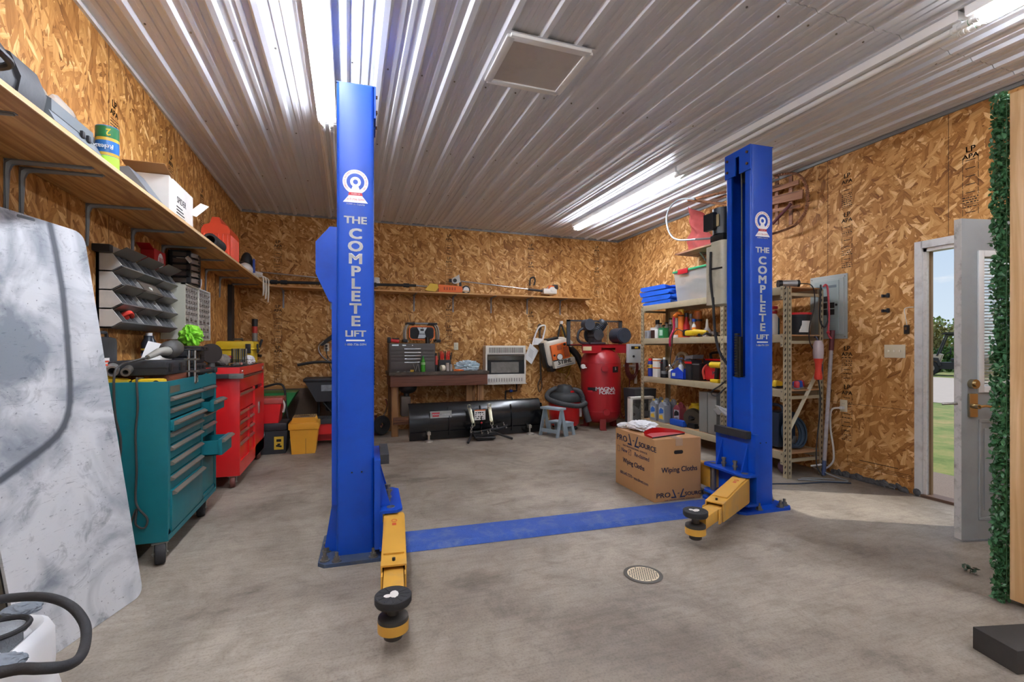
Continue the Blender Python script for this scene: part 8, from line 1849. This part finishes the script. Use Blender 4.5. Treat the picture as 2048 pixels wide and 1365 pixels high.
# ================================================================== BOXWOOD SCREEN AT THE RIGHT EDGE
SX0, SY0 = 2.99, 1.275
t = thing('boxwood_screen', 'tall pine-framed screen faced with artificial boxwood at the edge of the picture', 'screen', (SX0, SY0, .03))
M_STUD = wood('stud_pine', 'caa06b', 'e6c394', 2, .6, 1.0, 4)
HS = 2.42
mb = MB(); mb.bx((0, 0, 0), (.038, .09, HS), bev=.004); part('stud', mb, M_STUD, t)
mb = MB(); mb.bx((.75, 0, 0), (.788, .09, HS), bev=.004); part('stud', mb, M_STUD, t)
for z in (0, 1.2, HS-.038): mb = MB(); mb.bx((.0385, 0, z), (.7495, .09, z+.038)); part('rail', mb, M_STUD, t)
mb = MB()
for k in range(60): mb.bx((-.005, .094, .02+k*.04), (.8, .098, .024+k*.04))
for k in range(14): mb.bx((-.004+k*.06, .098, 0), (k*.06, .101, HS))
part('mesh_backing', mb, pm('mesh_green', '2c5a30', .6), t)
rnd = random.Random(31); mb = MB()
for k in range(5200):
    edge = rnd.random() < .75
    x = rnd.uniform(-.018, .06) if edge else rnd.uniform(.05, .8); y = .1+rnd.random()*.058; z = rnd.uniform(-.02, HS+.02)
    l = rnd.uniform(.010, .017); w = l*.62
    M = Matrix.Translation((x, y, z)) @ Euler((rnd.uniform(-1.4, 1.4), rnd.uniform(-1.4, 1.4), rnd.uniform(0, 6.3))).to_matrix().to_4x4()
    vs_ = [mb.bm.verts.new(M @ Vector(p)) for p in ((-l, 0, 0), (-.3*l, -w*.8, .002), (.5*l, -w*.7, .003), (l, 0, 0), (.5*l, w*.7, .003), (-.3*l, w*.8, .002))]
    mb.bm.faces.new(vs_)
part('boxwood_leaves', mb, pm('leaf_green', '3f7247', .35, var=.8, scale=25), t, kind='stuff', flat=True)
t = thing('screen_foot', 'dark brown weighted wooden foot with a bracing post at the lower edge', 'foot', (2.42, 1.22, 0), rz=R(-14))
M_FOOT = pm('foot_dark', '33302d', .6, var=.15, dirt='4d4844', dirt_amt=.4)
mb = MB(); mb.bx((0, -.16, 0), (.75, .0, .09), bev=.004); part('foot_block', mb, M_FOOT, t)
mb = MB(); mb.bx((.22, -.14, .0905), (.40, -.02, .097)); part('post_plate', mb, M_FOOT, t)
mb = MB(); mb.cyl((.33, -.07, .09), (.43, .0, .34), .02, n=14); part('brace_post', mb, M_FOOT, t)
rnd = random.Random(6)
p = at(1940, 1148, Z=0); mb = MB()
for k in range(22):
    l = .012; M = Matrix.Translation((p.x+rnd.uniform(-.03, .03), p.y+rnd.uniform(-.03, .03), .004+rnd.random()*.035)) @ Euler((rnd.uniform(-1, 1), rnd.uniform(-1, 1), rnd.uniform(0, 6))).to_matrix().to_4x4()
    mb.bm.faces.new([mb.bm.verts.new(M @ Vector(q)) for q in ((-l, 0, 0), (0, -l*.6, .002), (l, 0, 0), (0, l*.6, .002))])
mb.tube([(p.x, p.y, .001), (p.x+.01, p.y, .03)], .002, 5)
solo('boxwood_sprig', mb, pm('leaf_dark', '1f3d22', .5, var=.5), 'fallen artificial boxwood sprig lying on the concrete', 'sprig')
# ================================================================== OUTDOORS
M_TIRE = pm('tire', '2b2927', .85, bump=.3)
u0 = at(1862, 750, Z=-.05)
t = thing('utility_vehicle', 'black and beige open utility vehicle parked on the drive outside the door', 'utility vehicle', (u0.x+.0, u0.y, -.05), rz=R(-65))
def wheel(x, y):
    mb = MB(); mb.lathe([(.18, -.11), (.3, -.11), (.34, -.07), (.34, .07), (.3, .11), (.18, .11)], (x, y, .34), (PI/2, 0, 0), 28); w_ = part('wheel', mb, M_TIRE, t)
    mb = MB(); mb.cyl((x, y-.09, .34), (x, y+.09, .34), .18, n=18); mb.cyl((x, y-.115, .34), (x, y+.115, .34), .06, n=12); part('hub', mb, pm('hub_grey', '9a938a', .4, .5), w_)
for x in (0, 1.75):
    for y in (-.6, .6): wheel(x, y)
mb = MB(); mb.prism([(-.5, .5), (.3, .55), (.42, .95), (.3, 1.0), (-.2, .92), (-.5, .78)], -.55, .55, 'y'); part('hood', mb, pm('uv_beige', 'd3c0a4', .5), t)
mb = MB(); mb.prism([(.3, .3), (1.4, .3), (1.4, .62), (.3, .6)], -.62, .62, 'y'); mb.prism([(1.4, .5), (2.2, .5), (2.25, .9), (1.4, .9)], -.6, .6, 'y'); mb.prism([(-.42, .72), (-.2, .86), (.3, .8), (.42, .45), (.3, .45), (.25, .66), (-.2, .72)], -.72, -.5, 'y'); part('body_tub', mb, M_BLACK, t)
for y in (-.35, .35): mb = MB(); mb.box((.95, y, .72), (.5, .5, .14), bev=.04); mb.box((1.25, y, 1.0), (.14, .46, .6), (0, .2, 0), bev=.05); part('seat', mb, M_BLACK, t)
mb = MB()
for y in (-.6, .6): mb.tube([(.25, y, .9), (.55, y*.95, 1.85), (1.4, y*.95, 1.88), (1.45, y, .8)], .035); 
mb.tube([(.55, -.57, 1.85), (.55, .57, 1.85)], .03); mb.tube([(1.4, -.57, 1.88), (1.4, .57, 1.88)], .03); mb.tube([(.55, 0, 1.0), (.72, 0, 1.12)], .02); part('roll_cage', mb, M_BLACK, t)
mb = MB(); mb.prism([(.4, 1.9), (1.55, 1.92), (1.5, 1.98), (.5, 1.97)], -.66, .66, 'y'); part('roof', mb, M_BLACK, t)
mb = MB(); mb.tube([(.70+.0+.0+.02*0+.16*0+.0, -.35+.15*math.cos(a*PI/8), 1.12+.15*math.sin(a*PI/8)) for a in range(16)], .015, 6, closed=True); part('steering_wheel', mb, M_BLACK, t)
M_LEAF = [pm('tree_leaf%d' % k, c, .7, var=.5, scale=3) for k, c in enumerate(('6f8238', '4c6a30', '7c7440'))]
def tree(x, y, h, w, seed, label, m):
    rnd = random.Random(seed); t = thing('tree', label, 'tree', (x, y, -.1), group='trees beyond the drive')
    mb = MB(); mb.tube([(0, 0, 0), (.1, 0, h*.3), (0, .1, h*.55)], .2, 8, rs=[.22, .16, .08]); part('trunk', mb, pm('bark', '4a3d30', .9), t)
    mb = MB()
    for k in range(26):
        a = rnd.uniform(0, 6.28); rr = w*.5*rnd.random()**.6; z = h*rnd.uniform(.22, .95); s = w*rnd.uniform(.1, .2)*(1.15-.6*(z/h-.5))
        for q in range(60):
            d = Vector((rnd.gauss(0, 1), rnd.gauss(0, 1), rnd.gauss(0, 1))).normalized(); c_ = Vector((rr*math.cos(a), rr*math.sin(a), z))+d*s*rnd.uniform(.6, 1.05); l = rnd.uniform(.08, .16)
            M = Matrix.Translation(c_) @ Euler((rnd.uniform(0, 6), rnd.uniform(0, 6), 0)).to_matrix().to_4x4()
            mb.bm.faces.new([mb.bm.verts.new(M @ Vector(p)) for p in ((-l, 0, 0), (0, -l*.6, 0), (l, 0, 0), (0, l*.6, 0))])
    part('crown', mb, m, t, flat=True, kind='stuff')
for k, (px, dist, h, w, lab) in enumerate(((1856, 40, 2.6, 3.0, 'dull green tree beside the door jamb beyond the drive'), (1876, 47, 3.3, 3.6, 'yellow-green tree beyond the drive, tallest in the doorway'), (1898, 54, 3.7, 4.0, 'green tree showing above the utility vehicle roof'), (1866, 34, 1.2, 2.2, 'low dark shrub at the foot of the trees'))):
    u = (px-1024)/FPX; x = dist*(_s+u*_c)/math.hypot(_s+u*_c, _c-u*_s); y = dist*(_c-u*_s)/math.hypot(_s+u*_c, _c-u*_s)
    tree(x, y, h, w, 100+k, lab, M_LEAF[(2, 0, 0, 1, 1)[k]])
